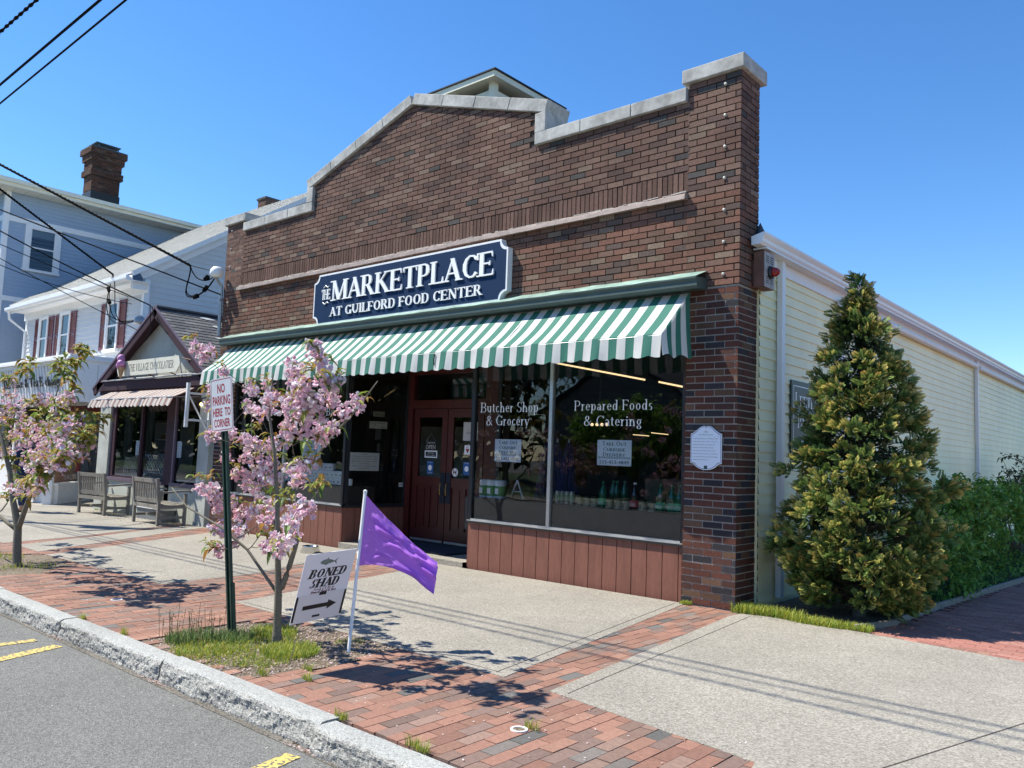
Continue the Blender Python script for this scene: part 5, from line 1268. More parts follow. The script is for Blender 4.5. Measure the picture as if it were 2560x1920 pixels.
ex3=[(bez((-13.55,-.3,4.52),(-13.1,-.35,4.3),(-13.1,-.35,3.9),(-13.7,-.35,3.75)),.009),(bez((-13.55,-.3,4.52),(-13.4,-.35,4.2),(-13.3,-.35,3.9)),.009),(bez((-13.5,-.28,4.5),(-13.3,-.25,4.1),(-12.8,-.2,3.85)),.006)]
wire('telephone_cable','black cable running down to the peak of the small gabled shop',(PX,PY,7.22-.0),(-13.55,-.3,4.52),.016,sag=.10,extra=ex3)
wire('telephone_cable','thin cable crossing the grey roof just above the gutter line',(PX,PY,6.66),(-18.5,1.3,5.5),.010,sag=.06)
wire('telephone_cable','thin cable sagging lowest across the blue house wall',(PX,PY,6.34),(-18.4,1.35,5.3),.009,sag=.30)
wire('telephone_cable','thin cable ending beside the right maroon shutters',(PX,PY,6.62),(-17.95,1.5,4.5),.010,sag=.05)
# =====================================================================
#  THINGS IN AND ON THE SHOP WINDOWS
# =====================================================================
def dx(x0,y): return 3.83+(x0-3.83)*(y+8.05)/8.11
mb=MB(); mb.box(-10.3,-6.9,.09,.75,.55,.94); mb.add([(-4.1,.09,.94),(-.66,.09,.94),(-.66,.8,.94),(-4.3,.8,.94),(-4.1,.09,.5),(-.66,.09,.5)],[(0,1,2,3),(4,5,1,0)]); mb.build('display_shelf',mat('shelf_dark',(.05,.045,.04),rough=.6,var=.2),shop)
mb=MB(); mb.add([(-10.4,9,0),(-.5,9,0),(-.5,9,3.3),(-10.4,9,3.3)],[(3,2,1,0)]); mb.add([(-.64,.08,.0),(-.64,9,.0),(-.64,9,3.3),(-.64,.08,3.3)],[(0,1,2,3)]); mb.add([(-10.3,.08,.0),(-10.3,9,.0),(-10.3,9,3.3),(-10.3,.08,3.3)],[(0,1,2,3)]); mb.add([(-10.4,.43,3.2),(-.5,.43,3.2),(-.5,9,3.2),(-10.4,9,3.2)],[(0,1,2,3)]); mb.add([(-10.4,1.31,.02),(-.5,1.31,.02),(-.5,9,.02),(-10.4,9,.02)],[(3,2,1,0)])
mb.build('interior_wall',m_room,shop)
mb=MB(); mb.box(-5.05,-4.82,1.6,1.8,0,3.1); mb.box(-2.2,-1.7,6,6.5,0,2.0); mb.box(-4.2,-2.6,5,5.6,0,1.2); mb.box(-9.6,-7.4,4,4.4,0,2.1); mb.build('interior_fitting',mat('fitting_cream',(.30,.27,.2),rough=.8,var=.2),shop)
m_tube=emis('lamp_tube',(1,.72,.38),.8)
for i,(a,b_,lab) in enumerate((((-4.19,2.2,3.07),(-2.52,2.2,2.74),'long warm light strip above the prepared foods lettering'),((-2.28,2.2,2.70),(-1.80,2.2,2.60),'short warm light strip at the top right of the right window'),((-4.49,5,2.02),(-4.14,5,2.0),'faint light strip inside, left of the other faint one'),((-4.09,5,2.06),(-3.73,5,2.03),'faint light strip inside, right of the other faint one'))):
    mb=MB(); mb.tube([a,b_],.015 if i<2 else .008,6); t=mb.build('light_strip',m_tube); tag(t,lab,'lamp','light strips inside the brick shop')
ch=thing('pendant_lamp','pendant lamp with four small warm bulbs inside the right window','lamp',(-3.88,3,2.1))
mb=MB(); mb.tube([(-3.88,3,3.2),(-3.88,3,2.2)],.01,5); mb.box(-4.05,-3.71,2.98,3.02,2.16,2.2); mb.build('lamp_frame',m_black,ch)
for k in range(4):
    mb=MB(); ball(mb,(-4.03+k*.10,3,2.11),.026,8); mb.build('bulb',m_tube,ch)
cl=thing('ceiling_fan','dark hanging lamp shade inside the left window','lamp',(-7.36,1.8,2.6))
mb=MB(); mb.tube([(-7.36,1.8,3.2),(-7.36,1.8,2.72)],.012,5); mb.lathe([(.04,2.74),(.08,2.68),(.24,2.58)],(-7.36,1.8,0),16,cap=False); mb.build('shade',m_black,cl)
def poster(name,label,cat,x0,x1,z0,z1,mt,lines,ink,y=.088,serifs=False,group=None,extra=None):
    """sheet stuck to the inside of the pane"""
    t=thing(name,label,cat,((x0+x1)/2,y,z0),group)
    mb=MB(); mb.box(x0,x1,y,y+.001,z0,z1); s_=mb.build('sheet',mt,t)
    mb=MB()
    for (txt,zz,h,w) in lines:
        if serifs and not txt[0].isdigit(): glyphs(mb,txt,((x0+x1)/2,y-.0005,zz),X_,Z_,N_,h,width=w,stem=.13,thin=.05,serif=.1,smallcaps=True,depth=.0006,center=True)
        else: sans(mb,txt,((x0+x1)/2,y-.0008,zz),X_,Z_,N_,h,width=w,center=True,depth=.0004)
    if extra: extra(mb)
    mb.build('printing',ink,s_); return t
def chk(x0,x1,z):
    def f(mb):
        n=26
        for i in range(n):
            a=x0+(x1-x0)*i/n; 
            for r in range(3):
                if (i+r)%2: mb.box(a,a+(x1-x0)/n*.9,.0868,.0875,z+r*.008,z+r*.008+.007)
    return f
def takeout(x0,x1,z0,z1,label):
    w=x1-x0;h=z1-z0;f=lambda a:z0+h*a
    poster('window_poster',label,'poster',x0,x1,z0,z1,m_paper,[('Take Out',f(.78),h*.16,w*.72),('Curbside',f(.56),h*.15,w*.66),('Delivery',f(.36),h*.15,w*.66),('203-453-4849',f(.07),h*.14,w*.86)],m_ink,serifs=True,group='take out posters in the shop windows',extra=chk(x0+.01,x1-.01,f(.27)))
takeout(-3.575,-3.10,1.455,1.76,'white Take Out Curbside Delivery sheet below the Butcher Shop lettering')
takeout(-1.87,-1.375,1.465,1.775,'white Take Out Curbside Delivery sheet below the Prepared Foods lettering')
takeout(-8.10,-7.56,1.37,1.69,'white Take Out Curbside Delivery sheet half hidden behind the cherry tree')
# sheets on the angled left return
def rsheet(name,label,cat,d0,d1,z0,z1,mt,lines,ink):
    O=ex+lu*0-ln*.006; t=thing(name,label,cat,tuple(ex+lu*(d0+d1)/2))
    mb=MB(); mb.fbox(O,lu,Z_,ln,d0,d1,z0,z1,-.001,0); s_=mb.build('sheet',mt,t)
    mb=MB()
    for txt,zz,h,w in lines: sans(mb,txt,O+lu*((d0+d1)/2)+Vector((0,0,zz)),lu,Z_,ln,h,width=w,center=True,depth=.0012)
    mb.build('printing',ink,s_)
rsheet('covid_notice','large white printed notice on the angled glass left of the doors','notice',.07,.62,1.20,1.50,mat('notice_white',(.62,.60,.60),rough=.7,var=.03),[('COVID-19',1.465,.018,.12),('Warning: for the protection of our',1.43,.02,.45),('community please adhere to social',1.39,.02,.46),('distancing rules at all times while in',1.35,.02,.47),('this building.',1.31,.02,.2),('Maximum occ. 5 is separation from',1.27,.02,.44),('all individuals.',1.23,.02,.2)],m_ink)
rsheet('produce_card','small cream card with fruit picture high on the angled glass left of the doors','card',.40,.74,1.91,2.03,mat('card_cream',(.40,.38,.30),rough=.7,var=.3,scale=12),[('Local Produce',1.995,.02,.24)],m_ink)
rsheet('oval_badge','faint oval badge above the cream card on the angled glass','badge',.46,.68,2.11,2.20,mat('badge_tan',(.22,.19,.14),rough=.7,var=.2,scale=18),[('Market',2.14,.03,.16)],m_ink)
rsheet('no_smoking_label','tiny white NO label low on the angled glass beside the door frame','label',1.02,1.12,.94,1.01,m_paper,[('NO',.965,.03,.06)],m_blackp)
# door things
DY=1.168
def dsheet(name,label,cat,x0,x1,z0,z1,mt,lines,ink,extra=None,y=1.192):
    t=thing(name,label,cat,((x0+x1)/2,y,z0)); mb=MB(); mb.box(x0,x1,y,y+.002,z0,z1); s_=mb.build('sheet',mt,t); mb=MB()
    for txt,zz,h,w in lines: sans(mb,txt,((x0+x1)/2,y-.0006,zz),X_,Z_,N_,h,width=w,center=True,depth=.0004)
    if extra: extra(mb)
    mb.build('printing',ink,s_); return t
op=thing('open_sign','hanging sign with white letters OPEN in the left door','sign',(-6.0,1.19,1.6))
mb=MB(); mb.box(-6.16,-5.90,1.192,1.196,1.585,1.73); so_=mb.build('sheet',m_blackp,op); mb=MB(); sans(mb,'COME IN WE\'RE',(-6.03,1.1915,1.69),X_,Z_,N_,.032,width=.2,center=True); sans(mb,'OPEN',(-6.03,1.1915,1.60),X_,Z_,N_,.072,width=.235,center=True); mb.build('sign_lettering',mat('cream_letter',(.6,.57,.52),rough=.6,var=.03),so_)
mb=MB(); mb.tube([(-6.14,1.19,1.73),(-6.03,1.19,1.86),(-5.92,1.19,1.73)],.003,4); mb.build('hanging_string',m_gal,op)
dsheet('hours_sign','white card with a dark panel of store hours below the OPEN sign','sign',-6.17,-5.87,1.455,1.575,m_paper,[],m_blackp,lambda mb:mb.box(-6.15,-5.89,1.1905,1.1915,1.475,1.555))
def hrs(mb): pass
mb=MB(); sans(mb,'STORE HOURS',(-6.02,1.1902,1.525),X_,Z_,N_,.018,width=.15,center=True); sans(mb,'8:00am to 5:00pm',(-6.02,1.1902,1.49),X_,Z_,N_,.018,width=.19,center=True)
mb.build('hours_lettering',m_paper,bpy.data.objects['hours_sign'])
m_bl=mat('poster_blue',(.03,.12,.34),rough=.6,var=.08,scale=20)
dsheet('blue_notice','small blue notice with a white ring in the left door glass','notice',-6.10,-5.95,1.19,1.40,m_bl,[('FACE MASK',1.375,.012,.1),('REQUIRED',1.20,.012,.1)],m_paper,lambda mb:mb.lathe([(.045,-.001),(.045,0),(.03,0)],(-6.025,1.1915,1.29),18,axis='y'))
dsheet('blue_notice','small blue notice with a white ring in the right door glass','notice',-5.25,-5.10,1.20,1.41,m_bl,[('FACE MASK',1.385,.012,.1)],m_paper,lambda mb:mb.lathe([(.045,-.001),(.045,0),(.03,0)],(-5.175,1.1915,1.30),18,axis='y'))
dsheet('paper_notice','crumpled white paper notice high in the right door glass','notice',-5.28,-4.96,1.75,2.05,mat('paper_grey',(.5,.5,.5),rough=.8,var=.1),[('NOTICE',1.86,.03,.18)],m_ink)
dsheet('heart_card','small white card with a dark red heart in the right door glass','card',-5.24,-5.10,1.53,1.68,m_paper,[('AED',1.64,.02,.06)],m_signred,lambda mb:mb.prism([(-.04,.03),(0,-.03),(.04,.03),(.02,.05),(0,.035),(-.02,.05)],(-5.17,1.1915,1.58),X_,Z_,N_,0,.001))
nd=thing('no_dogs_disc','round white no dogs disc low in the right door glass','disc',(-5.45,1.19,1.2))
mb=MB(); mb.lathe([(.068,-.002),(.068,0)],(-5.43,1.192,1.235),24,axis='y'); mb.build('disc',m_white,nd)
mb=MB(); mb.prism([(-.035,-.03),(-.025,-.03),(-.022,-.005),(.015,-.005),(.018,-.03),(.028,-.03),(.028,.015),(.045,.03),(.03,.04),(.018,.015),(-.03,.012),(-.042,.025)],(-5.43,1.19,1.235),X_,Z_,N_,0,.001); mb.build('dog_symbol',m_blackp,nd)
mb=MB(); mb.fbox((-5.43,1.189,1.235),Vector((.7,0,-.7)).normalized(),Y_,Vector((.7,0,.7)).normalized(),-.06,.06,-.0008,0,-.005,.005); mb.build('bar',m_signred,nd)
# goods on the right shelf
ZS=.943
def bottle(x0,label,h,r,body,cap,lab=None,name='soda_bottle',txt=None,grp=None,y=.30,lc=(.7,.7,.65),tc=None):
    x=dx(x0,y); t=thing(name,label,'bottle',(x,y,ZS),grp)
    mb=MB(); mb.lathe([(r*.9,0),(r,.01),(r,.35*h),(r*.95,.42*h),(r,.5*h),(r*.9,.62*h),(r*.35,.84*h),(r*.28,.93*h)],(x,y,ZS),14); o=mb.build('body',body,t,smooth=True)
    mb=MB(); mb.lathe([(r*.36,.93*h),(r*.36,h)],(x,y,ZS),10); mb.build('cap',cap,t)
    if lab:
        mb=MB(); mb.lathe([(r*1.02,.12*h),(r*1.02,.36*h)],(x,y,ZS),14,cap=False); lb=mb.build('label_band',lab,t)
        if txt:
            mb=MB(); sans(mb,txt,(x,y-r*1.06,ZS+.17*h),X_,Z_,N_,.045,width=r*1.5,center=True); mb.build('label_printing',tc or m_white,lb)
mg_=mat('green_bottle',(.01,.12,.05),rough=.12,var=.1,spec=.8); mdk=mat('cola_bottle',(.02,.012,.012),rough=.12,var=.1,spec=.8); mrl=mat('label_red',(.45,.06,.07),rough=.5,var=.1); mgl=mat('label_green',(.12,.50,.28),rough=.5,var=.15); mtan=mat('label_tan',(.55,.47,.30),rough=.6,var=.1); mcg=mat('cap_green',(.02,.2,.08),rough=.4,var=.05)
bottle(-1.745,'green ginger ale bottle with a cream label, leftmost large bottle on the right shelf',.32,.058,mg_,mcg,mgl,txt='Ginger Ale',tc=m_white,y=.24)
for k,(x0,y) in enumerate(((-1.60,.52),(-1.55,.46),(-1.44,.50))): bottle(x0,['green bottle in the back row, left of three','green bottle in the back row, middle of three','green bottle in the back row, right of three'][k],.33,.05,mg_,mcg,y=y,grp='green bottles in the back row')
bottle(-1.295,'dark cola bottle with a red label on the right shelf',.33,.058,mdk,m_white,mrl,txt='Coke',y=.24)
for k,x0 in enumerate((-.945,-.80,-.705)): bottle(x0,['pale labelled green soda bottle, left of the three by the right window frame','pale labelled green soda bottle, middle of the three by the right window frame','pale labelled green soda bottle, right of the three by the right window frame'][k],.33,.062,mg_,mcg,mgl,txt='Sprite',y=.24,grp='soda bottles by the right frame')
mcan=mat('can_silver',(.55,.6,.55),rough=.3,metal=.5,var=.2,scale=30)
for k in range(4):
    x=dx(-2.44+.075*k,.3); t=thing('drink_can',['slim silver can nearest the mullion, first of four','slim silver can, second of four from the mullion','slim silver can, third of four from the mullion','slim silver can farthest from the mullion, last of four'][k],'can',(x,.3,ZS),'four slim cans beside the mullion')
    mb=MB(); mb.lathe([(.026,0),(.033,.008),(.033,.15),(.027,.165)],(x,.30,ZS),12); mb.build('body',mcan,t)
    mb=MB(); mb.lathe([(.0335,.03),(.0335,.12)],(x,.30,ZS),12,cap=False); mb.build('label_band',mat('can_green',(.25,.4,.3),rough=.4,var=.3,scale=40),t)
for k,x0 in enumerate((-2.10,-1.98,-1.87,-1.655,-1.53,-1.42,-1.19,-1.06)):
    x=dx(x0,.26); t=thing('candle_jar',['squat tan labelled jar, leftmost, right of the four cans','squat tan labelled jar, second from the four cans','squat tan labelled jar just left of the ginger ale bottle','squat tan labelled jar just right of the ginger ale bottle','squat tan labelled jar, second right of the ginger ale bottle','squat tan labelled jar just left of the cola bottle','squat tan labelled jar just right of the cola bottle','squat tan labelled jar, last before the three soda bottles'][k],'jar',(x,.26,ZS),'squat jars on the right shelf')
    mb=MB(); mb.lathe([(.05,0),(.052,.01),(.052,.10),(.045,.105)],(x,.26,ZS),14); mb.build('body',mtan,t)
    mb=MB(); mb.lathe([(.05,.105),(.05,.13)],(x,.26,ZS),14); mb.build('lid',m_blackp,t)
    mb=MB(); mb.box(x-.02,x-.012,.2065,.2075,ZS+.02,ZS+.07); mb.box(x-.002,x+.006,.2065,.2075,ZS+.02,ZS+.06); mb.box(x-.025,x+.02,.2065,.2075,ZS+.065,ZS+.072); mb.build('label_printing',m_blackp,t)
pt_=thing('paper_towel_pack','pack of three paper towel rolls in white and green wrap in the butcher window','paper towels',(-3.7,.3,ZS))
for k in range(3):
    x=dx(-3.70+.145*k,.3); mb=MB(); mb.lathe([(.07,0),(.078,.01),(.078,.24),(.06,.25)],(x,.30,ZS),16); mb.build('roll',m_paper,pt_)
    mb=MB(); mb.lathe([(.0792,.03),(.0792,.17)],(x,.30,ZS),16,cap=False); w=mb.build('wrap',mat('wrap_green',(.04,.30,.07),rough=.4,var=.1),pt_)
    mb=MB(); mb.fbox((x-.01,.219,ZS+.06),X_,Z_,N_,-.03,.035,0,.08,0,.001); mb.build('wrap_panel',m_paper,w)
# toilet rolls pyramid
rr_=[]
root=None
for row,(a,n) in enumerate(((-8.50,17),(-8.34,14),(-7.62,5))):
    for k in range(n):
        x=dx(a+.112*k,.28); z=ZS+.118*row
        if not root:
            root=thing('toilet_roll','white wrapped roll in the long bottom row of the stacked pyramid','toilet roll',(x,.28,z),'stacked rolls in the left window')
            mb=MB(); mb.lathe([(.045,0),(.056,.006),(.056,.11),(.045,.116)],(x,.28,z),12); mb.build('roll',m_paper,root)
            mb=MB(); mb.box(x-.01,x+.025,.2225,.2235,z+.035,z+.06); mb.build('label_patch',mat('label_grey',(.25,.27,.3),rough=.6,var=.2),root)
        else:
            q=dup(root,(x,.28,z))
            if row: q['label']=['','white wrapped roll in the middle row of the stacked pyramid','white wrapped roll in the short top row of the stacked pyramid'][row]
# folded parasols
mu_=mat('indigo_canvas',(.012,.012,.10),rough=.8,var=.2,scale=5)
for k,x in enumerate((-3.30,-3.12,-2.92)):
    t=thing('folded_parasol',['folded indigo parasol, left of the three behind the mullion','folded indigo parasol, middle of the three behind the mullion','folded indigo parasol, right of the three behind the mullion'][k],'parasol',(x,.9,.5),'folded parasols in the right window')
    mb=MB(); n=14; prof=[(.16,.55),(.15,.9),(.09,1.3),(.05,1.65),(.02,1.75)]
    b0=len(mb.v)
    for r,h in prof:
        for j in range(n*2):
            a_=PI*j/n; q=r*(1+.22*(1 if j%2 else -1)); mb.v.append((x+q*math.cos(a_),.9+q*math.sin(a_),h))
    for i in range(len(prof)-1):
        for j in range(n*2): mb.face((b0+i*2*n+j,b0+i*2*n+(j+1)%(2*n),b0+(i+1)*2*n+(j+1)%(2*n),b0+(i+1)*2*n+j))
    mb.build('canopy',mu_,t)
    mb=MB(); mb.tube([(x,.9,.3),(x,.9,1.80)],.014,6); mb.build('pole',m_gal,t)
ea=thing('small_easel','small white trestle easel in the butcher window','easel',(-3.55,.5,ZS))
mb=MB(); mb.tube([(-3.62,.5,ZS),(-3.50,.5,ZS+.26)],.012,5); mb.tube([(-3.38,.5,ZS),(-3.50,.5,ZS+.26)],.012,5); mb.tube([(-3.57,.5,ZS+.1),(-3.43,.5,ZS+.1)],.01,5); mb.build('frame',m_white,ea)
# gabled shop window contents
for k,(x0,x1,z0,z1) in enumerate(((-14.50,-14.22,1.24,1.57),(-12.55,-12.36,1.24,1.58))):
    poster('window_notice',['tall narrow white notice beside the middle bar of the gabled shop window','tall narrow white notice in the right pane of the gabled shop window'][k],'notice',x0,x1,z0,z1,m_paper,[('■■■ ■■'.replace('■','m'),z1-.06-.05*j,.02,(x1-x0)*.7) for j in range(6)],m_inkb,y=.045)
su_=thing('display_shelves','white open shelf unit inside the gabled shop','shelves',(-16,1.2,.3))
mb=MB()
for z in (.75,1.24,1.6,2.0): mb.box(-16.1,-14.9,1.2,1.6,z,z+.025)
mb.box(-16.12,-16.07,1.2,1.6,.3,2.1); mb.box(-14.92,-14.87,1.2,1.6,.3,2.1); mb.build('shelf_frame',m_white,su_)
mb=MB()
for z in (.775,1.265,1.625):
    x=-16
    while x<-15: mb.box(x,x+.08,1.3,1.4,z,z+U(.06,.15),(U(.1,.5),U(.08,.3),U(.05,.3))); x+=U(.1,.2)
mb.build('boxed_sweets',m_col,su_)
la=thing('lattice_panel','white diamond lattice panel behind the doll pram','lattice',(-14.4,.5,.76))
mb=MB(); 
for i in range(-4,10):
    for s_ in (1,-1):
        a=Vector((-14.95+i*.13,.47+.006*s_,.76)); b_=a+Vector((.5*s_,0,.5)); 
        if s_<0: a=a+Vector((.0,0,0))
        pts=[a.lerp(b_,k/8) for k in range(9)]; pts=[p for p in pts if -15.0<p.x<-13.85]
        if len(pts)>1: mb.tube([pts[0],pts[-1]],.011,4)
mb.build('lattice',m_white,la)
pr=thing('doll_pram','wicker doll pram with spoked wheels in the left gabled shop window','pram',(-15.2,.3,.76))
m_wick=mat('wicker',(.30,.27,.2),rough=.8,var=.4,scale=60,bump=.004,bscale=80)
mb=MB(); mb.prism([(-.22,.16),(.24,.16),(.33,.42),(.28,.45),(-.30,.40),(-.36,.46),(-.34,.3)],(-15.1,.22,.76),X_,Z_,N_,-.26,0); mb.build('basket',m_wick,pr)
for a in (-.2,.2):
    for yy in (.2,.48):
        mb=MB(); c_=(-15.1+a,yy,.88); R_w=.11
        ring=[(c_[0]+R_w*math.cos(2*PI*t/16),yy,c_[2]+R_w*math.sin(2*PI*t/16)) for t in range(17)]
        mb.tube(ring,.008,5)
        for t in range(6): mb.tube([c_,(c_[0]+R_w*math.cos(PI*t/3),yy,c_[2]+R_w*math.sin(PI*t/3))],.004,4)
        mb.build('wheel',m_white,pr)
mb=MB(); mb.tube([(-14.8,.2,1.15),(-14.65,.2,1.3),(-14.6,.35,1.32),(-14.65,.48,1.3),(-14.8,.48,1.15)],.01,5); mb.build('handle',m_wick,pr)
sb=MB()
for i in range(26):
    x=-15.5+i*.15
    if -13.0<x<-12.55: continue
    sb.box(x,x+.17,.06,.35,.755,.765+U(0,.03))
tag(sb.build('tinsel_snow',mat('cotton_snow',(.75,.75,.75),rough=.95,var=.1,bump=.01,bscale=30)),'white cotton snow lining the gabled shop window ledge','decoration')
tbl=thing('cafe_chair','white metal cafe chair in the right gabled shop window','chair',(-12.1,.5,.3))
mb=MB(); mb.lathe([(.16,0),(.16,.015)],(-12.1,.5,.80),14); mb.build('seat',m_white,tbl)
for a in (45,135,225,315):
    mb=MB(); mb.tube([(-12.1+.13*math.cos(R(a)),.5+.13*math.sin(R(a)),.80),(-12.1+.17*math.cos(R(a)),.5+.17*math.sin(R(a)),.3)],.01,5); mb.build('leg',m_white,tbl)
mb=MB(); mb.tube([(-12.25,.6,.8),(-12.27,.62,1.15),(-12.1,.66,1.25),(-11.93,.62,1.15),(-11.95,.6,.8)],.01,5); mb.build('backrest',m_white,tbl)
# spice shop display
cr1=thing('wooden_crate','orange-brown wooden crate display in the white storefront','crate',(-19.2,1.2,.2))
mb=MB(); cO=g0+ga*.5-gn*.5
for z in (.10,.36,.62): mb.fbox(cO,ga,Z_,gn,0,1.7,z,z+.25,-.5,.0)
mb.build('crate_board',mat('pine',(.36,.18,.07),rough=.6,var=.25,scale=6,stretch=(1,1,6)),cr1)
mb=MB(); mb.fbox(cO,ga,Z_,gn,.35,.47,.1,.88,0,.012); mb.build('upright',mat('light_pine',(.5,.34,.16),rough=.6,var=.15),cr1)
for k,(a,z) in enumerate(((.75,.88),(.98,.88),(.86,1.09),(1.25,.88),(1.48,.88),(1.35,1.09))):
    t=thing('spice_box',['white picture box, lower left of the left trio on the crate','white picture box, lower right of the left trio on the crate','white picture box on top of the left trio on the crate','white picture box, lower left of the right trio on the crate','white picture box, lower right of the right trio on the crate','white picture box on top of the right trio on the crate'][k],'box',tuple(cO+ga*a+Vector((0,0,z))),'boxes stacked on the wooden crate')
    mb=MB(); mb.fbox(cO+Vector((0,0,z)),ga,Z_,gn,a,a+.19,0,.20,-.25,-.08); mb.build('carton',m_paper,t)
    mb=MB(); mb.fbox(cO+Vector((0,0,z)),ga,Z_,gn,a+.07,a+.13,.06,.13,-.08,-.078); mb.build('picture',m_signred,t)
# =====================================================================
#  PERSON behind the left tree
# =====================================================================
gzp=gz(-16.3)
person=thing('person','person in a navy top and dark jeans walking behind the left cherry tree','person',(-16.2,-1.6,gzp))
def skin(name,verts,edges,rad,m_,parent,lv=2):
    me=bpy.data.meshes.new(name); me.from_pydata([tuple(v) for v in verts],edges,[]); o=bpy.data.objects.new(name,me); COL.objects.link(o); me.materials.append(m_)
    md=o.modifiers.new('s','SKIN'); sub=o.modifiers.new('u','SUBSURF'); sub.levels=lv; sub.render_levels=lv
    me.skin_vertices[0].data[0].use_root=True
    for i,r in enumerate(rad): me.skin_vertices[0].data[i].radius=(r,r) if not isinstance(r,tuple) else r
    for p in me.polygons: p.use_smooth=True
    md.use_smooth_shade=True
    par(o,parent); return o
bx,by=-16.15,-1.6
def V(a,b_,c): return (bx+a,by+b_,gzp+c)
# walking towards -x (left): +a is back
J=[V(0,0,.95),V(0,0,1.10),V(0,0,1.30),V(0,0,1.45),V(-.02,0,1.55),V(-.03,0,1.66),
   V(0,-.10,.90),V(.02,-.10,.50),V(.18,-.10,.12),V(.12,-.10,.04),V(.02,-.10,.03),
   V(0,.10,.90),V(-.16,.10,.50),V(-.24,.10,.09),V(-.30,.10,.04),V(-.40,.10,.03),
   V(0,-.18,1.40),V(.06,-.23,1.15),V(-.06,-.22,.93),V(-.10,-.21,.86),
   V(0,.18,1.40),V(-.08,.23,1.15),V(-.24,.22,1.0),V(-.30,.21,.95)]
Ed=[(0,1),(1,2),(2,3),(3,4),(4,5),(0,6),(6,7),(7,8),(8,9),(9,10),(0,11),(11,12),(12,13),(13,14),(14,15),(3,16),(16,17),(17,18),(18,19),(3,20),(20,21),(21,22),(22,23)]
rd=[.13,.12,.13,.10,.05,.095,.085,.06,.042,.045,.03,.085,.06,.042,.045,.03,.055,.043,.033,.03,.055,.043,.033,.03]
m_skin=mat('skin',(.45,.26,.18),rough=.55,var=.05); m_nav=mat('navy_cloth',(.012,.02,.07),rough=.9,var=.2,scale=10); m_jean=mat('dark_denim',(.02,.035,.10),rough=.9,var=.2,scale=12)
skin('body',J,Ed,rd,m_skin,person)
skin('top',[J[i] for i in (0,1,2,3,16,17,18,20,21,22)],[(0,1),(1,2),(2,3),(3,4),(4,5),(5,6),(3,7),(7,8),(8,9)],[.155,.15,.155,.11,.075,.06,.045,.075,.06,.045],m_nav,person)
skin('trousers',[J[i] for i in (0,6,7,8,11,12,13)],[(0,1),(1,2),(2,3),(0,4),(4,5),(5,6)],[.15,.105,.08,.062,.105,.08,.062],m_jean,person)
skin('shoe',[V(.17,-.10,.06),V(.06,-.10,.045),V(-.04,-.10,.04)],[(0,1),(1,2)],[.055,.05,.04],m_blackp,person,1)
skin('shoe',[V(-.24,.10,.06),V(-.36,.10,.045),V(-.46,.10,.04)],[(0,1),(1,2)],[.055,.05,.04],m_blackp,person,1)
mb=MB(); ball(mb,V(-.01,0,1.70),.108,14,1.05); mb.build('hair',mat('dark_hair',(.03,.02,.015),rough=.8,var=.2),person,smooth=True)
mb=MB(); mb.fbox(V(-.12,-.06,1.60),Y_,Z_,(-1,0,0),0,.12,0,.10,-.02,.015); mb.build('face_mask',mat('mask_blue',(.2,.45,.65),rough=.8,var=.05),person)

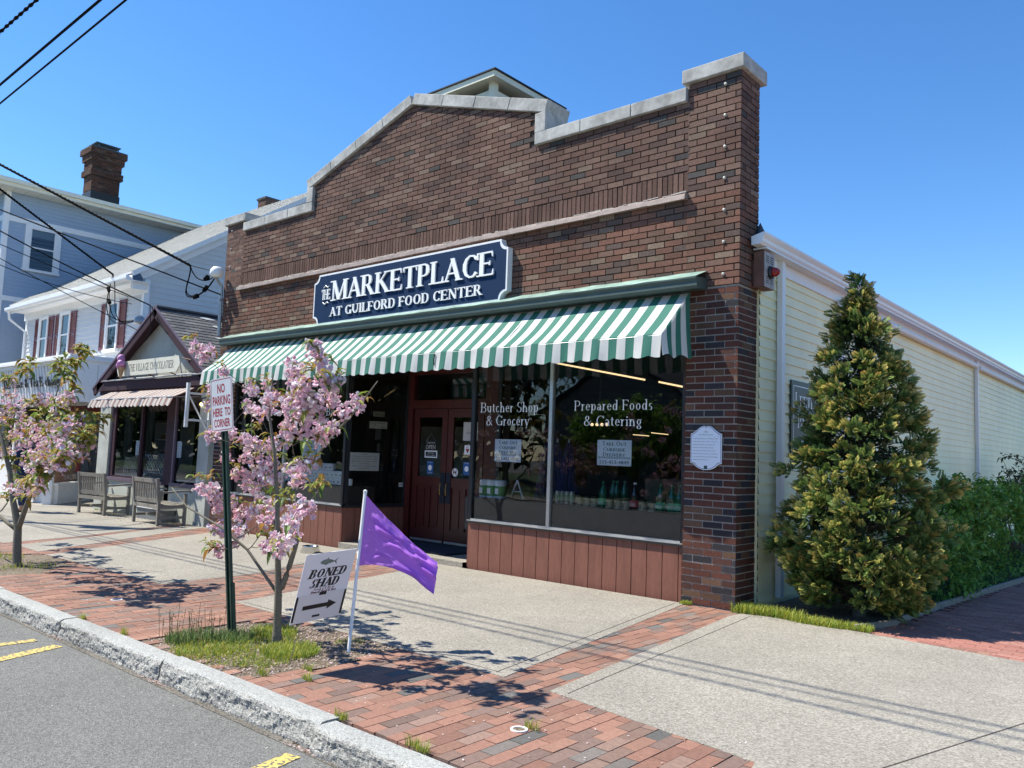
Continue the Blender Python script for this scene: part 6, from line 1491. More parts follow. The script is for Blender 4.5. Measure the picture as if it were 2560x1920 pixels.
# tree data: cluster positions
F1=[(-0.91,-4.78,2.26),(-1.0,-4.68,2.22),(-0.88,-4.72,2.14),(-1.3,-4.69,2.16),(-1.15,-4.75,2.09),(-1.25,-4.71,2.07),(-0.96,-4.8,2.0),(-1.02,-4.75,1.94),(-0.87,-4.9,1.95),(-0.8,-4.65,2.02),(-1.03,-4.53,1.97),(-1.08,-4.45,1.9),(-0.85,-4.73,2.04),(-1.23,-4.15,1.94),(-1.47,-3.92,1.91),(-1.47,-4.08,1.84),(-0.84,-4.75,1.88),(-3.67,-3.62,2.16),(-2.41,-4.19,2.08),(-3.16,-3.88,2.06),(-1.95,-4.46,1.94),(-1.93,-4.42,1.93),(-3.56,-3.7,1.96),(-3.23,-3.83,1.9),(-2.39,-4.27,1.82),(-2.21,-4.3,1.83),(-1.4,-4.66,1.85),(-1.18,-4.74,1.88),(-1.01,-4.77,1.88),(-0.95,-4.75,1.87),(-1.11,-4.73,1.81),(-1.01,-4.73,1.8),(-1.01,-4.64,1.78),(-1.49,-4.53,1.76),(-1.65,-4.46,1.71),(-1.48,-4.52,1.65),(-1.4,-4.47,1.73),(-1.34,-4.42,1.65),(-1.36,-4.34,1.67),(-1.26,-4.33,1.7),(-1.51,-4.25,1.61),(-3.6,-3.9,1.71),(-3.48,-3.9,1.67),(-2.42,-4.67,1.61),(-3.95,-3.9,1.95),(-3.94,-3.9,2.11),(-3.79,-3.9,1.9),(-2.95,-4.06,1.6),(-3.08,-3.9,1.59),(-2.91,-3.91,1.55),(-2.49,-4.08,1.57),(-3.13,-3.9,1.52),(-3.21,-3.76,1.46),(-2.68,-3.93,1.5),(-2.14,-4.19,1.58),(-3.11,-4.14,1.43),(-3.05,-3.97,1.44),(-2.83,-3.91,1.4),(-2.73,-3.88,1.38),(-3.15,-3.79,1.31),(-2.73,-3.94,1.3),(-2.48,-4.0,1.27),(-3.0,-3.79,1.21),(-3.42,-3.7,1.2),(-3.36,-3.8,1.26),(-3.38,-3.87,1.27),(-1.9,-4.25,1.37),(-1.71,-4.3,1.4),(-1.65,-4.35,1.34),(-1.34,-4.46,1.42),(-1.44,-4.47,1.29),(-3.19,-3.86,1.16),(-3.03,-3.88,1.14),(-3.15,-4.35,1.15),(-3.34,-4.19,1.11),(-3.25,-4.17,1.13),(-3.14,-4.25,1.07),(-3.14,-4.17,1.04),(-3.27,-4.03,0.96),(-3.55,-3.81,0.98),(-3.33,-4.07,0.96),(-2.92,-3.88,1.05),(-2.67,-3.96,1.03),(-2.81,-4.0,0.95),(-2.2,-4.19,1.03),(-2.55,-4.05,0.88),(-2.07,-4.27,0.96),(-1.13,-4.69,1.1),(-0.94,-4.77,1.15),(-0.89,-4.77,1.13),(-1.37,-4.56,1.02),(-0.98,-4.82,1.02),(-1.22,-4.65,0.92),(-3.29,-3.85,0.9),(-3.13,-3.89,0.85),(-3.13,-3.99,0.82),(-3.18,-4.07,0.83),(-2.88,-4.33,0.8),(-2.85,-4.29,0.77),(-2.8,-4.22,0.76),(-2.66,-4.24,0.78),(-2.87,-4.16,0.68),(-2.89,-4.07,0.78),(-2.39,-4.55,0.68),(-1.61,-4.51,0.83),(-1.83,-4.41,0.79),(-1.33,-4.64,0.86),(-1.68,-4.48,0.74),(-1.53,-4.52,0.77),(-2.1,-4.29,0.73),(-3.4,-4.24,2.44),(-3.31,-4.35,2.41),(-3.1,-4.52,2.42),(-3.2,-4.37,2.35),(-3.86,-3.81,2.31)]
L1=[(-0.93,-4.77,2.26),(-0.94,-4.67,2.18),(-1.21,-4.7,2.07),(-0.67,-4.89,2.04),(-0.91,-4.56,2.07),(-0.83,-4.7,1.98),(-1.45,-3.88,1.99),(-1.54,-4.06,1.73),(-0.64,-4.94,2.07),(-3.87,-3.84,2.37),(-3.72,-3.61,2.21),(-3.42,-3.72,2.2),(-2.36,-4.22,2.13),(-3.97,-3.9,2.14),(-3.87,-3.9,2.01),(-3.93,-3.9,1.66),(-3.74,-3.9,1.74),(-3.73,-3.72,1.66),(-3.66,-3.62,1.72),(-2.26,-4.23,1.64),(-1.63,-4.42,1.57),(-1.53,-4.4,1.6),(-3.24,-3.95,1.54),(-3.31,-3.93,1.32),(-3.1,-3.85,1.37),(-3.03,-3.87,1.47),(-2.17,-4.2,1.19),(-2.06,-4.24,1.17),(-2.84,-3.89,1.15),(-1.61,-4.43,1.19),(-2.03,-4.27,1.11),(-1.62,-4.46,1.14),(-0.92,-4.67,1.29),(-0.99,-4.58,1.3),(-0.97,-4.69,1.26),(-2.14,-4.33,0.82),(-2.03,-4.29,0.86),(-1.53,-4.53,0.78),(-2.64,-4.54,0.71),(-2.37,-4.64,0.71),(-3.12,-4.43,1.26),(-3.17,-4.26,1.25),(-3.17,-3.94,1.01),(-2.92,-3.92,1.01),(-1.27,-4.68,1.95),(-1.53,-4.57,1.95),(-1.96,-4.38,1.99),(-1.39,-4.59,1.78),(-2.7,-4.05,1.72),(-2.31,-4.07,1.46),(-1.4,-4.44,1.47),(-1.4,-4.39,1.46),(-1.75,-4.41,0.78),(-3.4,-4.41,2.55)]
F2=[(-9.18,-4.14,2.33),(-9.92,-3.99,2.19),(-8.62,-4.26,2.09),(-7.88,-4.37,2.0),(-6.82,-4.45,2.02),(-6.53,-4.48,1.99),(-6.31,-4.49,1.95),(-6.04,-4.53,1.98),(-6.27,-4.41,2.03),(-6.94,-4.47,2.04),(-10.12,-3.96,1.93),(-9.49,-4.09,1.83),(-9.23,-4.1,1.98),(-8.53,-4.22,1.9),(-8.26,-4.23,1.81),(-8.87,-4.11,1.64),(-8.24,-4.26,1.49),(-8.69,-4.2,1.57),(-7.35,-4.49,1.49),(-8.92,-4.24,1.32),(-8.33,-4.36,1.35),(-6.16,-4.79,1.4),(-6.73,-4.57,1.66),(-7.1,-4.51,1.69),(-6.32,-4.66,1.65),(-6.28,-4.6,1.66),(-5.77,-4.7,1.68),(-5.6,-4.7,1.66),(-5.31,-4.74,1.66),(-5.26,-4.72,1.7),(-5.57,-4.54,1.75),(-5.82,-4.71,1.78),(-5.88,-4.61,1.79),(-6.5,-4.6,1.52),(-5.67,-4.79,1.47),(-5.2,-4.91,1.52),(-5.51,-4.75,1.5),(-5.9,-4.76,1.42),(-5.99,-4.77,1.33),(-5.66,-4.81,1.34),(-5.34,-4.88,1.3),(-5.67,-4.83,1.25),(-5.7,-4.88,1.24),(-6.55,-4.65,1.24),(-6.76,-4.61,1.22),(-4.84,-4.91,1.46),(-5.2,-4.73,1.42),(-5.26,-4.65,1.46),(-5.18,-4.61,1.47),(-5.33,-4.5,1.52),(-5.11,-4.68,1.39),(-5.33,-4.84,1.29),(-4.96,-4.93,1.28),(-8.0,-4.4,0.91),(-7.23,-4.59,0.93),(-7.08,-4.56,0.95),(-6.49,-4.67,0.99),(-5.65,-4.86,1.02),(-5.59,-4.87,1.32),(-10.72,-3.9,2.09),(-10.61,-3.88,1.79),(-10.46,-3.96,1.56)]
L2=[(-7.62,-4.47,2.52),(-7.32,-4.51,2.48),(-7.36,-4.57,2.35),(-7.06,-4.62,2.36),(-6.31,-4.3,2.62),(-6.37,-4.23,2.6),(-6.21,-4.36,2.56),(-6.03,-4.46,2.44),(-6.26,-4.4,2.42),(-6.06,-4.59,2.42),(-6.08,-4.53,2.44),(-5.91,-4.68,2.32),(-6.12,-4.57,2.31),(-6.16,-4.47,2.31),(-6.42,-4.4,2.24),(-6.63,-4.23,2.14),(-6.57,-4.28,2.13),(-9.22,-4.21,2.38),(-8.9,-4.26,2.35),(-7.04,-4.5,1.97),(-5.83,-4.68,1.88),(-5.41,-4.72,1.75),(-5.88,-4.6,1.81),(-5.71,-4.51,1.82),(-5.74,-4.43,1.81),(-6.06,-4.22,1.82),(-5.71,-4.26,1.8),(-5.54,-4.38,1.66),(-5.31,-4.55,1.64),(-5.06,-4.68,1.59),(-5.12,-4.69,1.53),(-5.15,-4.59,1.58),(-4.99,-4.89,1.38),(-5.28,-4.73,1.33),(-5.08,-4.88,1.33),(-7.84,-4.46,1.26),(-6.51,-4.65,1.34),(-6.1,-4.68,1.57),(-9.47,-4.04,1.61),(-7.37,-4.38,1.78),(-7.77,-4.45,1.01),(-8.28,-4.34,1.14),(-5.81,-4.86,1.12),(-5.75,-4.8,1.14),(-10.36,-3.87,1.71),(-7.46,-4.45,1.72),(-5.85,-4.71,1.59),(-6.42,-4.71,1.03),(-7.87,-4.45,0.76),(-8.12,-4.41,0.77),(-6.64,-4.66,0.86),(-8.95,-4.09,1.99),(-10.11,-4.08,2.22),(-10.79,-3.87,1.94),(-9.71,-4.07,1.49),(-10.06,-3.93,2.01),(-9.28,-4.04,1.78),(-6.66,-4.54,1.86),(-6.12,-4.64,1.72),(-8.01,-4.3,1.57),(-5.32,-4.85,1.4),(-5.62,-4.88,1.18)]

# =====================================================================
#  PLANTS
# =====================================================================
def vr(): 
    while True:
        v=Vector((U(-1,1),U(-1,1),U(-1,1)))
        if .05<v.length<1: return v.normalized()
def pompon(mb,c,r,col):
    """double blossom: rings of small cupped petals"""
    ax=vr(); ax.z-=.4; ax.normalize(); a=ax.orthogonal().normalized(); b=ax.cross(a)
    for ring,(k,rr,tl) in enumerate(((6,1.0,.1),(5,.8,.55),(4,.5,.9))):
        for i in range(k):
            t=2*PI*(i+.5*ring)/k+U(-.2,.2); d=(a*math.cos(t)+b*math.sin(t)); w=ax.cross(d)
            tip=c+(d*math.cos(tl)+ax*math.sin(tl))*r*rr; base=c+ax*r*.1; mid=(tip+base)/2+ax*r*.18
            h=r*.42; q=U(.88,1.1); cc=tuple(min(.95,x*q) for x in col)
            mb.add([base,mid+w*h,tip+w*h*.45,tip-w*h*.45,mid-w*h],[(0,1,2,3,4)],cc)
def leaf(mb,p,d,L,w,col,fold=.25,droop=.3):
    d=d.normalized(); s=d.cross(Vector((0,0,1)))
    if s.length<.1: s=Vector((1,0,0))
    s.normalize(); up=s.cross(d)
    m1=p+d*L*.4+up*L*.05; m2=p+d*L*.75-Vector((0,0,1))*L*droop*.3; e=p+d*L-Vector((0,0,1))*L*droop
    f=up*w*fold
    v=[p,m1+s*w/2+f,m2+s*w*.36+f*.6,e,m2-s*w*.36+f*.6,m1-s*w/2+f,m1,m2]
    mb.add(v,[(0,1,6),(1,2,7,6),(2,3,7),(3,4,7),(4,5,6,7),(5,0,6)],col)
LC=[(.24,.26,.04),(.32,.22,.045),(.38,.20,.05),(.17,.25,.045),(.11,.18,.035),(.30,.31,.06),(.36,.29,.07)]
def cherry(label,base,stems,F,Lf,fr,leafL,nleaf,pomp,group):
    t=thing('cherry_tree',label,'tree',tuple(base),group)
    # skeleton nodes
    nodes=[]; 
    tr=MB()
    for pts,rs in stems:
        pts=[Vector(p) for p in pts]
        # subdivide smoothly with a little wobble
        out=[];ro=[]
        for i in range(len(pts)-1):
            for k in range(4):
                q=k/4; p=pts[i].lerp(pts[i+1],q); p+=Vector((U(-1,1),U(-1,1),0))*.0012; out.append(p); ro.append(rs[i]*(1-q)+rs[i+1]*q)
        out.append(pts[-1]); ro.append(rs[-1]); tr.tube(out,ro,9)
        nodes+=[(p,r) for p,r in zip(out,ro) if p.z>.45]
    tk=tr.build('trunk',m_bark,t,smooth=True)
    br=MB(); allp=[('F',Vector(p)) for p in F]+[('L',Vector(p)) for p in Lf]
    trunk=stems[0][0][-1]
    c0=Vector((base[0],base[1],0))
    allp.sort(key=lambda q:(Vector((q[1].x-c0.x,q[1].y-c0.y,(q[1].z-1.2)*.7))).length)
    dirs={}
    for kind,p in allp:
        best=None
        for q,r in nodes:
            d=p-q; L=d.length
            if L<.03: continue
            cost=L*(1+1.2*max(0,.25-d.z/L))
            if best is None or cost<best[0]: best=(cost,q,r)
        q,r=best[1],best[2]; L=(p-q).length
        mid=(p+q)/2+Vector((U(-.03,.03),U(-.03,.03),-.05*L)); r0=min(.011,max(.0035,r*.55)); 
        pts=[q,q.lerp(mid,.6)+Vector((0,0,-.01)),mid.lerp(p,.4),p]; br.tube(pts,[r0,r0*.85,r0*.7,max(.0022,r0*.45)],5)
        for k in (1,2,3): nodes.append((pts[k],r0*(.9-.2*k)))
        dirs[tuple(p)]=(p-q).normalized()
    br.build('branches',m_bark,t)
    fl=MB()
    for p in F:
        p=Vector(p); n=pomp
        for i in range(n):
            c=p+vr()*fr*U(.35,1.05)
            k=U(0,1); col=(.93-.05*k,.72-.18*k,.78-.13*k) if rnd.random()<.72 else (.93,.84,.85)
            pompon(fl,c,U(.013,.024)*(1.15 if fr>.08 else 1),col)
    fl.build('blossom',m_petal,t)
    lf=MB()
    for p in list(F)+list(Lf):
        isL=tuple(p) in set(); p=Vector(p)
    for idx,(p,isL) in enumerate([(q,False) for q in F]+[(q,True) for q in Lf]):
        p=Vector(p); n=nleaf if isL else max(1,nleaf//3)
        dd=dirs.get(tuple(Vector(p)),Vector((0,0,1)))
        for i in range(n):
            d=vr()*.9+dd*.5; d.z=d.z*.4+.1
            s=U(.7,1.15); c=rnd.choice(LC); k=U(.8,1.25)
            leaf(lf,p+vr()*fr*.35,d,leafL*s,leafL*.42*s,tuple(x*k for x in c),droop=U(.2,.75))
    lf.build('leaves',m_leaf,t)
    return t
cherry('young pink cherry tree growing beside the green no parking post',(-1.87,-4.30,0),
 [([(-1.86,-4.30,-.06),(-1.87,-4.30,.1),(-1.87,-4.31,.38),(-1.90,-4.33,.83),(-1.93,-4.33,1.12),(-1.99,-4.35,1.51),(-2.08,-4.36,1.8),(-2.0,-4.40,2.15)],[.046,.034,.029,.020,.017,.014,.010,.005]),
  ([(-1.87,-4.30,.36),(-1.80,-4.27,.58),(-1.74,-4.25,.80),(-1.82,-4.22,.99),(-1.88,-4.18,1.28),(-1.62,-4.10,1.60),(-1.40,-4.0,1.86),(-1.20,-3.95,2.1)],[.026,.022,.020,.017,.014,.010,.008,.005]),
  ([(-1.88,-4.30,.36),(-2.22,-4.40,.69),(-2.46,-4.50,.85),(-2.9,-4.6,1.0),(-3.2,-4.6,1.15)],[.014,.011,.010,.007,.004])],
 F1,L1,.072,.10,6,36,'young flowering cherry trees along the kerb')
cherry('leafier pink cherry tree at the left edge, in front of the white building',(-7.4,-4.44,-.04),
 [([(-7.4,-4.44,-.1),(-7.42,-4.44,0.0),(-7.48,-4.44,.42),(-7.62,-4.48,.75),(-7.76,-4.5,1.1),(-8.0,-4.55,1.5),(-8.3,-4.6,1.9)],[.075,.055,.045,.036,.03,.022,.012]),
  ([(-7.47,-4.44,.40),(-7.24,-4.40,.88),(-6.88,-4.34,1.05),(-6.6,-4.3,1.3),(-6.3,-4.2,1.7)],[.034,.026,.022,.016,.009]),
  ([(-7.48,-4.44,.44),(-7.5,-4.3,.9),(-7.4,-4.2,1.4),(-7.5,-4.15,2.0),(-7.4,-4.1,2.4)],[.03,.024,.018,.011,.005]),
  ([(-7.5,-4.46,.40),(-8.06,-4.6,.62),(-8.5,-4.7,.9),(-9.1,-4.8,1.3)],[.024,.018,.014,.008])],
 F2,L2,.11,.135,12,26,'young flowering cherry trees along the kerb')
# cedar
ced=thing('golden_cedar','bushy golden-tipped cedar standing against the cream siding right of the brick pier','tree',(1.0,.80,0))
mb=MB(); mb.tube([(1.0,.80,-.05),(1.0,.82,1.2),(1.03,.82,2.4),(1.05,.80,3.5)],[.07,.05,.03,.008],8); mb.build('trunk',m_bark,ced)
tw=MB(); lf=MB()
def prof(z):
    P=[(0.05,.45),(.3,.74),(.7,.86),(1.1,.86),(1.5,.76),(2.0,.60),(2.4,.50),(2.8,.40),(3.1,.26),(3.35,.12),(3.62,.03)]
    for (a,b_),(c,d) in zip(P,P[1:]):
        if a<=z<=c: return b_+(d-b_)*(z-a)/(c-a)
    return .03
lobes=[(R(U(0,360)),U(.3,3.2),U(.6,1.5)) for _ in range(44)]
def lobe(an,z):
    s_=0
    for a,zz,k in lobes:
        da=(an-a+PI)%(2*PI)-PI; s_+=.30*k*math.exp(-(da/.34)**2-((z-zz)/.20)**2)
    return s_
cen=Vector((1.04,.72,0))
def spray(p,d,L,col,tip):
    """flat ferny spray: a midrib with alternate scaly side shoots"""
    d=d.normalized(); s=d.cross(vr()).normalized(); n=6
    for i in range(n):
        q=p+d*L*i/n; l=L*.55*(1-i/n*.6)
        for sg in (-1,1):
            e=(d*.75+s*sg).normalized()
            t=i/n; c=tuple(a*(1-t)+b_*t for a,b_ in zip(col,tip)); k=U(.8,1.2); c=tuple(x*k for x in c)
            w=d.cross(e).cross(e).normalized()*L*.085
            m=q+e*l*.5
            lf.add([q,m+w,q+e*l,m-w],[(0,1,2,3)],c)
            for g_ in (.35,.65):
                b0=q+e*l*g_; e2=(e+d*.8*(1 if g_<.5 else .5)).normalized()*l*.38; w2=w*.7
                lf.add([b0,b0+e2*.5+w2,b0+e2,b0+e2*.5-w2],[(0,1,2,3)],c)
clumps=[]
for i in range(330):
    z=3.45*(1-math.sqrt(rnd.random()))+.16; an=U(0,2*PI)
    r=prof(z)*U(.62,1.04)*(.80+.5*min(.6,lobe(an,z))); clumps.append((z,an,r,U(.07,.17),rnd.random()))
for z in (3.0,3.12,3.25,3.36,3.46,3.55): clumps.append((z,U(0,6),.03+(3.55-z)*.12,.07+(3.55-z)*.12,.5))
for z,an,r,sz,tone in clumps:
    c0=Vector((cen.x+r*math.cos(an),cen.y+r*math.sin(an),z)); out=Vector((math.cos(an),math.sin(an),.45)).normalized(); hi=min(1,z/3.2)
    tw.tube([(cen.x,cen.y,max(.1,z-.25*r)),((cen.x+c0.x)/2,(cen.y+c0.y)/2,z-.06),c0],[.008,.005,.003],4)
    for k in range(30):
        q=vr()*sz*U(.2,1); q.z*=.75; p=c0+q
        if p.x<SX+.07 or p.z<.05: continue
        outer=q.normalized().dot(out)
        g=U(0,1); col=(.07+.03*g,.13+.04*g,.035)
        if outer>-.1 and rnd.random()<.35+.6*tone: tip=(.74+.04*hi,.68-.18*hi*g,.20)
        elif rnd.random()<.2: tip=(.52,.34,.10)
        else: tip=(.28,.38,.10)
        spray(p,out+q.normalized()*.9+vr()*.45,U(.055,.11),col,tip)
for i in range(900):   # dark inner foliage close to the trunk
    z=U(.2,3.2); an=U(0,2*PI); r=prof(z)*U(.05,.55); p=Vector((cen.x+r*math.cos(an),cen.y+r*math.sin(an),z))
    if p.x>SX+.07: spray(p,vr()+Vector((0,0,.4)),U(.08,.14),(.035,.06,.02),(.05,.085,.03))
for i in range(20):
    z=U(.2,3.0); an=U(0,2*PI); r=prof(z)*.8; 
    e=Vector((cen.x+r*math.cos(an),cen.y+r*math.sin(an),z+.12))
    if e.x<SX+.08: continue
    tw.tube([(cen.x,cen.y,z-.15*r),((cen.x+e.x)/2,(cen.y+e.y)/2,z-.02),e],[.009,.006,.003],4)
tw.build('branches',mat('cedar_bark',(.07,.05,.035),rough=.9,var=.3,scale=20),ced); lf.build('foliage',leafmat('cedar_foliage',.6,.32),ced)
# shrubs along the flank
def shrub(label,c,rx_,ry_,h,n,ls,pal,group=None,name='leafy_shrub'):
    t=thing(name,label,'shrub',c,group); tr=MB(); lf2=MB(); c=Vector(c)
    st=[]
    for i in range(16):
        a=U(0,2*PI); e=c+Vector((math.cos(a)*rx_*U(.3,.85),math.sin(a)*ry_*U(.3,.85),h*U(.6,.98))); st.append(e)
        m_=c+(e-c)*.5+Vector((0,0,.1*h)); tr.tube([c+Vector((U(-.1,.1),U(-.1,.1),0)),m_,e],[.012,.008,.003],4)
    tr.build('stems',m_bark,t)
    cl=[(c+Vector((math.cos(a)*rx_*r,math.sin(a)*ry_*r,h*(.15+.8*zz)*(1-.35*r*r)))) for a,r,zz in [(U(0,2*PI),U(0,1)**.6,U(0,1)**.7) for _ in range(90)]]+st
    for i in range(n):
        q=rnd.choice(cl)+vr()*U(.02,.17)
        if q.x<SX+.05: continue
        q.z=max(.04,q.z)
        k=U(.75,1.3); col=rnd.choice(pal); leaf(lf2,q,vr()+Vector((.2,-.3,.35)),ls*U(.7,1.2),ls*.5,tuple(x*k for x in col),droop=U(0,.4))
    lf2.build('leaves',m_leaf,t); return t
GP=[(.17,.32,.05),(.23,.40,.07),(.12,.25,.045),(.28,.44,.09)]
shrub('bright green leafy shrub by the flank, nearest the cedar on its right',(1.05,3.0,0),.62,.85,.95,2600,.085,GP,'leafy shrubs along the cream siding')
shrub('tall bright green leafy shrub, second behind the cedar along the siding',(1.0,5.2,0),.65,1.2,1.45,3600,.10,GP,'leafy shrubs along the cream siding')
shrub('tall bright green leafy shrub at the far right edge by the siding',(1.2,8.2,0),.8,1.6,1.50,3200,.11,GP,'leafy shrubs along the cream siding')
shrub('greyish shrub far back against the siding at the right edge',(.9,12.0,0),.6,1.5,1.9,1500,.12,[(.08,.10,.05),(.12,.13,.07)],'leafy shrubs along the cream siding')
gc=MB()
for i in range(7000):
    y=U(.9,9)**1.0; xe=1.30+.07*y; x=U(.55,xe)
    z=U(.0,.26)*(1-max(0,(x-xe+.35)/.35)*.7); k=U(.7,1.3); c=rnd.choice(GP+[(.03,.08,.03),(.03,.09,.04)])
    leaf(gc,Vector((x,y,.02+z)),vr()+Vector((.1,-.2,.5)),U(.04,.075),.03,tuple(q*k for q in c))
tag(gc.build('ground_cover',m_leaf),'low dark green ground cover in the garden bed beside the timber edging','ground cover',None,'stuff')
def blades(mb,x,y,z,h,w,col):
    a=U(0,2*PI); d=Vector((math.cos(a),math.sin(a),0)); s=Vector((-d.y,d.x,0))*w; b=U(.2,.8)*h
    p=Vector((x,y,z)); mb.add([p-s,p+s,p+s*.7+d*b*.35+Vector((0,0,h*.6)),p-s*.7+d*b*.35+Vector((0,0,h*.6)),p+d*b+Vector((0,0,h))],[(0,1,2,3),(3,2,4)],col)
gr=MB()
YG=[(.38,.40,.05),(.27,.36,.05),(.48,.44,.08),(.20,.31,.05)]
for i in range(6500):   # sunny grass strip at the foot of the pier
    x=U(.0,1.36); y=U(-.10,.22)-.0*x+.0; 
    yc=.03+.03*math.sin(x*5); 
    if abs(y-yc)>.14*(.55+.45*math.sin(x*4.2+1.2)**2): continue
    if rnd.random()<.35 and .55<x<.72: continue
    k=U(.75,1.25); blades(gr,x,y,gz(x),U(.03,.10)*(1.2 if x<.7 else .8),.003,tuple(q*k for q in rnd.choice(YG)))
for i in range(260): blades(gr,U(-.60,-.48),U(-.10,-.02),0,U(.02,.05),.0025,rnd.choice(YG))
tag(gr.build('grass_strip',m_leaf),'bright yellow-green grass strip at the foot of the brick pier','grass',None,'stuff')
gr=MB()
spots=[(-2.38,-4.75,.20,800,.15,0),(-2.2,-4.50,.18,800,.13,0),(-1.6,-4.6,.35,900,.05,1),(-2.1,-4.75,.3,700,.07,1),(-1.95,-4.88,.25,600,.08,1),(-1.52,-4.40,.22,1500,.11,1),(-2.2,-4.12,.2,900,.10,1),(-1.45,-4.70,.2,350,.06,1),(-2.02,-4.22,.2,600,.08,1),(-1.70,-4.95,.25,250,.05,1),(-1.9,-4.62,.2,400,.07,1),(-1.5,-3.85,.12,120,.05,1)]
for sx_,sy_2,r_,n_,h_,ty in spots:
    for i in range(n_):
        a=U(0,2*PI); q=r_*math.sqrt(rnd.random()); x=sx_+q*math.cos(a); y=sy_2+q*math.sin(a)
        if not pin(PIT,x,y): continue
        k=U(.7,1.25); c=rnd.choice(YG if ty else [(.15,.24,.07),(.11,.20,.06),(.28,.30,.12)])
        blades(gr,x,y,gz(x)-.01,h_*U(.25,.75),.003,tuple(v*k for v in c))
for i in range(34):
    x=-2.45+U(-.25,.3); y=-4.75+U(-.2,.2)
    if pin(PIT,x,y):
        h=U(.12,.26); gr.tube([(x,y,-.02),(x+U(-.03,.03),y+U(-.03,.03),h)],.002,4,(.16,.15,.08)); 
        for k in range(3): leaf(gr,Vector((x,y,h*U(.5,1))),vr(),.025,.012,(.22,.17,.10))
tag(gr.build('tree_pit_grass',m_leaf),'tufted yellow-green grass in the tree pit around the cherry and post','grass',None,'stuff')
gr=MB()
for i in range(900):
    x=U(-9.0,-6.8); y=U(-4.85,-3.95)
    if pin(PIT2,x,y) and (NZ.noise(Vector((x*2,y*3,1)))>.1): blades(gr,x,y,gz(x)-.01,U(.03,.08),.004,rnd.choice(YG))
tag(gr.build('tree_pit_grass',m_leaf),'sparse grass around the foot of the left cherry tree','grass',None,'stuff')
gr=MB()
for (x,y) in ((-1.95,-5.06),(.62,-5.07),(.70,-5.08),(-2.9,-5.06),(.88,-4.40),(.0,-5.07),(-3.7,-5.07),(-16,-.1),(-15.9,.1),(-1.0,-4.6),(-.8,-4.75),(-1.1,-4.9)):
    for i in range(60): blades(gr,x+U(-.05,.05),y+U(-.02,.02),gz(x),U(.02,.07),.002,rnd.choice(YG))
tag(gr.build('joint_weeds',m_leaf),'small weeds growing in the paving joints along the kerb','weeds',None,'stuff')
# fallen petals and bits
fp=MB()
def pet(x,y,z,s,c):
    a=U(0,PI); d=Vector((math.cos(a),math.sin(a),U(-.3,.3)))*s; e=Vector((-math.sin(a),math.cos(a),U(-.3,.3)))*s*.7; p=Vector((x,y,z+.003))
    fp.add([p-d,p-e,p+d,p+e],[(0,1,2,3)],c)
for i in range(2600):
    x=U(-2.7,-.95); y=U(-5.05,-3.6)
    if pin(PIT,x,y): pet(x,y,gz(x)-.003,U(.006,.012),rnd.choice([(.62,.45,.46),(.5,.36,.30),(.40,.28,.2),(.7,.58,.58)]))
for i in range(700):
    x=U(-9,2); y=-4.3+rnd.gauss(0,1.1)
    if -5.05<y<-.1: pet(x,y,gz(x)+.003,U(.005,.009),(.74,.66,.66))
for i in range(160): x=U(-6,2.5); pet(x,U(-7.5,-5.3),gz(x)-.14,U(.005,.011),(.62,.58,.55))
for i in range(420): x=rnd.choice((-1.9,-3.76,0,-1.9,.0))+rnd.gauss(0,.12); pet(x,-5.29+abs(rnd.gauss(0,.05)),gz(x)-.137,U(.005,.012),rnd.choice([(.5,.36,.33),(.2,.13,.08),(.62,.5,.5)]))
for i in range(900): x=U(-16,-11.2); pet(x,U(-.9,-.05),gz(x)+.003,U(.008,.016),rnd.choice([(.12,.09,.06),(.2,.15,.1),(.5,.42,.4)]))
for i in range(700): x=U(.0,1.5); pet(x,U(-.16,.05),gz(x)+.004,U(.004,.008),rnd.choice([(.5,.45,.4),(.3,.25,.2)]))
tag(fp.build('fallen_petals',m_petal),'pale fallen petals and litter scattered over paving, kerb and tree pit','petals',None,'stuff')
# =====================================================================
#  ACROSS THE STREET (seen reflected in the windows)
# =====================================================================
flat([(-120,-60),(120,-60),(120,-19),(-120,-19)],-.10,'far_lawn',mat('far_lawn',(.05,.09,.02),rough=.95,var=.2,scale=.5))
flat([(-120,-19),(120,-19),(120,-17),(-120,-17)],-.09,'far_pavement',m_conc)
def house(label,x,y,w,d,h,col):
    t=thing('far_house',label,'house',(x,y,-.2)); m_=mat('paint_'+str(int(x+100)),col,rough=.7,var=.05)
    mb=MB(); mb.prism([(0,-.2),(w,-.2),(w,h),(w/2,h+w*.3),(0,h)],(x,y,0),X_,Z_,Y_,-d,0); mb.build('wall',m_,t)
    mb=MB(); 
    for sg in (-1,1):
        a=Vector((x+w/2,y+.3,h+w*.3+.02)); dd=Vector((sg*w/2,0,-w*.3)); L=dd.length; dd/=L; mb.fbox(a,dd,(0,-1,0),Vector((0,0,1)),0,L+.3,0,d+.6,0,.12)
    mb.build('roof',m_roofd,t)
    for i in range(3):
        for z in (.8,3.4):
            if z+1.4<h: mb=MB(); mb.box(x+w*(.15+.3*i),x+w*(.15+.3*i)+.9,y+.001,y+.03,z,z+1.4); mb.build('window',m_glassd,t)
house('grey gabled house across the street, left',-22,-24,9,8,3.8,(.22,.22,.22))
house('brown gabled house across the street, middle',-8,-26,8,8,3.6,(.18,.13,.10))
house('pale gabled house across the street, right',6,-25,9,8,3.6,(.30,.34,.30))
def crown(mb,c,r,h,n,s,pal):
    cl=[]
    for i in range(46):
        v=vr(); q=U(.45,1)**.5; cl.append(Vector((c[0]+v.x*r*q,c[1]+v.y*r*q,c[2]+v.z*h/2*q)))
    for i in range(n):
        p=rnd.choice(cl)+vr()*U(.1,.85)*r*.3; k=U(.7,1.3); leaf(mb,p,vr(),s*U(.7,1.2),s*.55,tuple(x*k for x in rnd.choice(pal)))
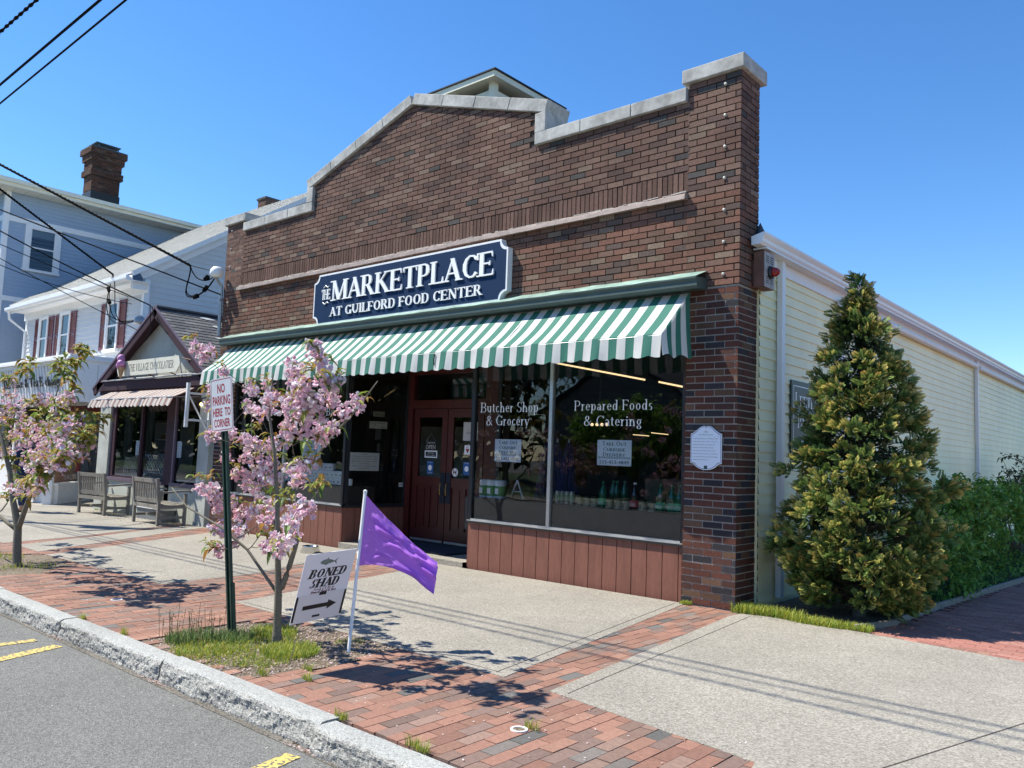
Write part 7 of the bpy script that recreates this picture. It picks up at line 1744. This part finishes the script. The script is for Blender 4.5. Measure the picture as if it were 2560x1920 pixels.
for i,(x,y,r,h,pal,lab) in enumerate(((-14,-20,2.6,3.9,GP,'dark tree across the street, left'),(-3,-21,3.0,4.6,[(.10,.13,.03),(.16,.16,.04)],'yellow-green tree across the street, middle'),(1.5,-18.5,2.2,4.6,[(.28,.12,.12),(.14,.15,.04),(.4,.2,.22)],'reddish flowering tree across the street'),(12,-22,4.2,6.5,GP,'tall dark tree across the street, right'),(-27,-19,3.6,8.5,[(.14,.17,.03),(.10,.14,.03)],'yellow-green tree across the street, far left'),(-19,-30,5,5.4,[(.05,.08,.02)],'tall dark green tree behind the grey house across the street'),(-9,-33,5.5,6,[(.05,.08,.02)],'tall dark green tree behind the brown house across the street'),(2,-31,5,6.6,[(.05,.08,.02)],'tall dark green tree behind the pale house across the street'),(-30,-30,5.5,12,[(.05,.08,.02)],'tall dark green tree at the left end across the street'),(-38,-22,5,11,[(.14,.17,.03)],'broad yellow-green tree farthest left across the street'),(-48,-24,6,12,[(.05,.08,.02)],'dark tree at the far left end of the street'),(-56,-19,5,11,[(.20,.24,.04),(.12,.17,.03)],'bright yellow-green tree far down the street'),(-66,-24,7,13,[(.05,.08,.02)],'very dark broad tree far down the street'),(-80,-28,8,14,[(.05,.08,.02)],'darkest tree at the very end of the street'),(-95,-30,9,14,[(.06,.09,.02)],'wide tree beyond the very end of the street'))):
    t=thing('far_tree',lab,'tree',(x,y,-.1)); mb=MB(); mb.tube([(x,y,-.1),(x,y,h*.5)],[.25,.15],8)
    for k in range(7): a=U(0,2*PI); mb.tube([(x,y,h*.35),(x+r*.6*math.cos(a),y+r*.6*math.sin(a),h*.8)],[.09,.03],5)
    mb.build('trunk',m_bark,t); mb=MB(); crown(mb,(x,y,h*.68),r,h*.72,2400,.32,pal); mb.build('crown',m_leaf,t)

wd=MB()
for i in range(9000):
    x=U(-210,-33); h=9+5*NZ.noise(Vector((x*.05,3,1)))+3*NZ.noise(Vector((x*.21,1,1))); y=-36+U(-2,3); z=U(0,1)**.8*h
    k=U(.5,1.3); leaf(wd,Vector((x,y,z)),vr(),U(.9,1.7),U(.7,1.2),tuple(v*k for v in rnd.choice([(.05,.08,.02),(.07,.11,.03),(.10,.13,.03)])))
for i in range(3500):
    x=U(-33,60); h=4.2+2*NZ.noise(Vector((x*.08,3,1))); y=-48+U(-2,3); z=U(0,1)**.8*h
    k=U(.5,1.3); leaf(wd,Vector((x,y,z)),vr(),U(.8,1.5),U(.7,1.0),tuple(v*k for v in rnd.choice([(.05,.08,.02),(.07,.11,.03)])))
tag(wd.build('distant_woods',m_leaf),'dark belt of distant trees beyond the houses across the street','woods',None,'stuff')
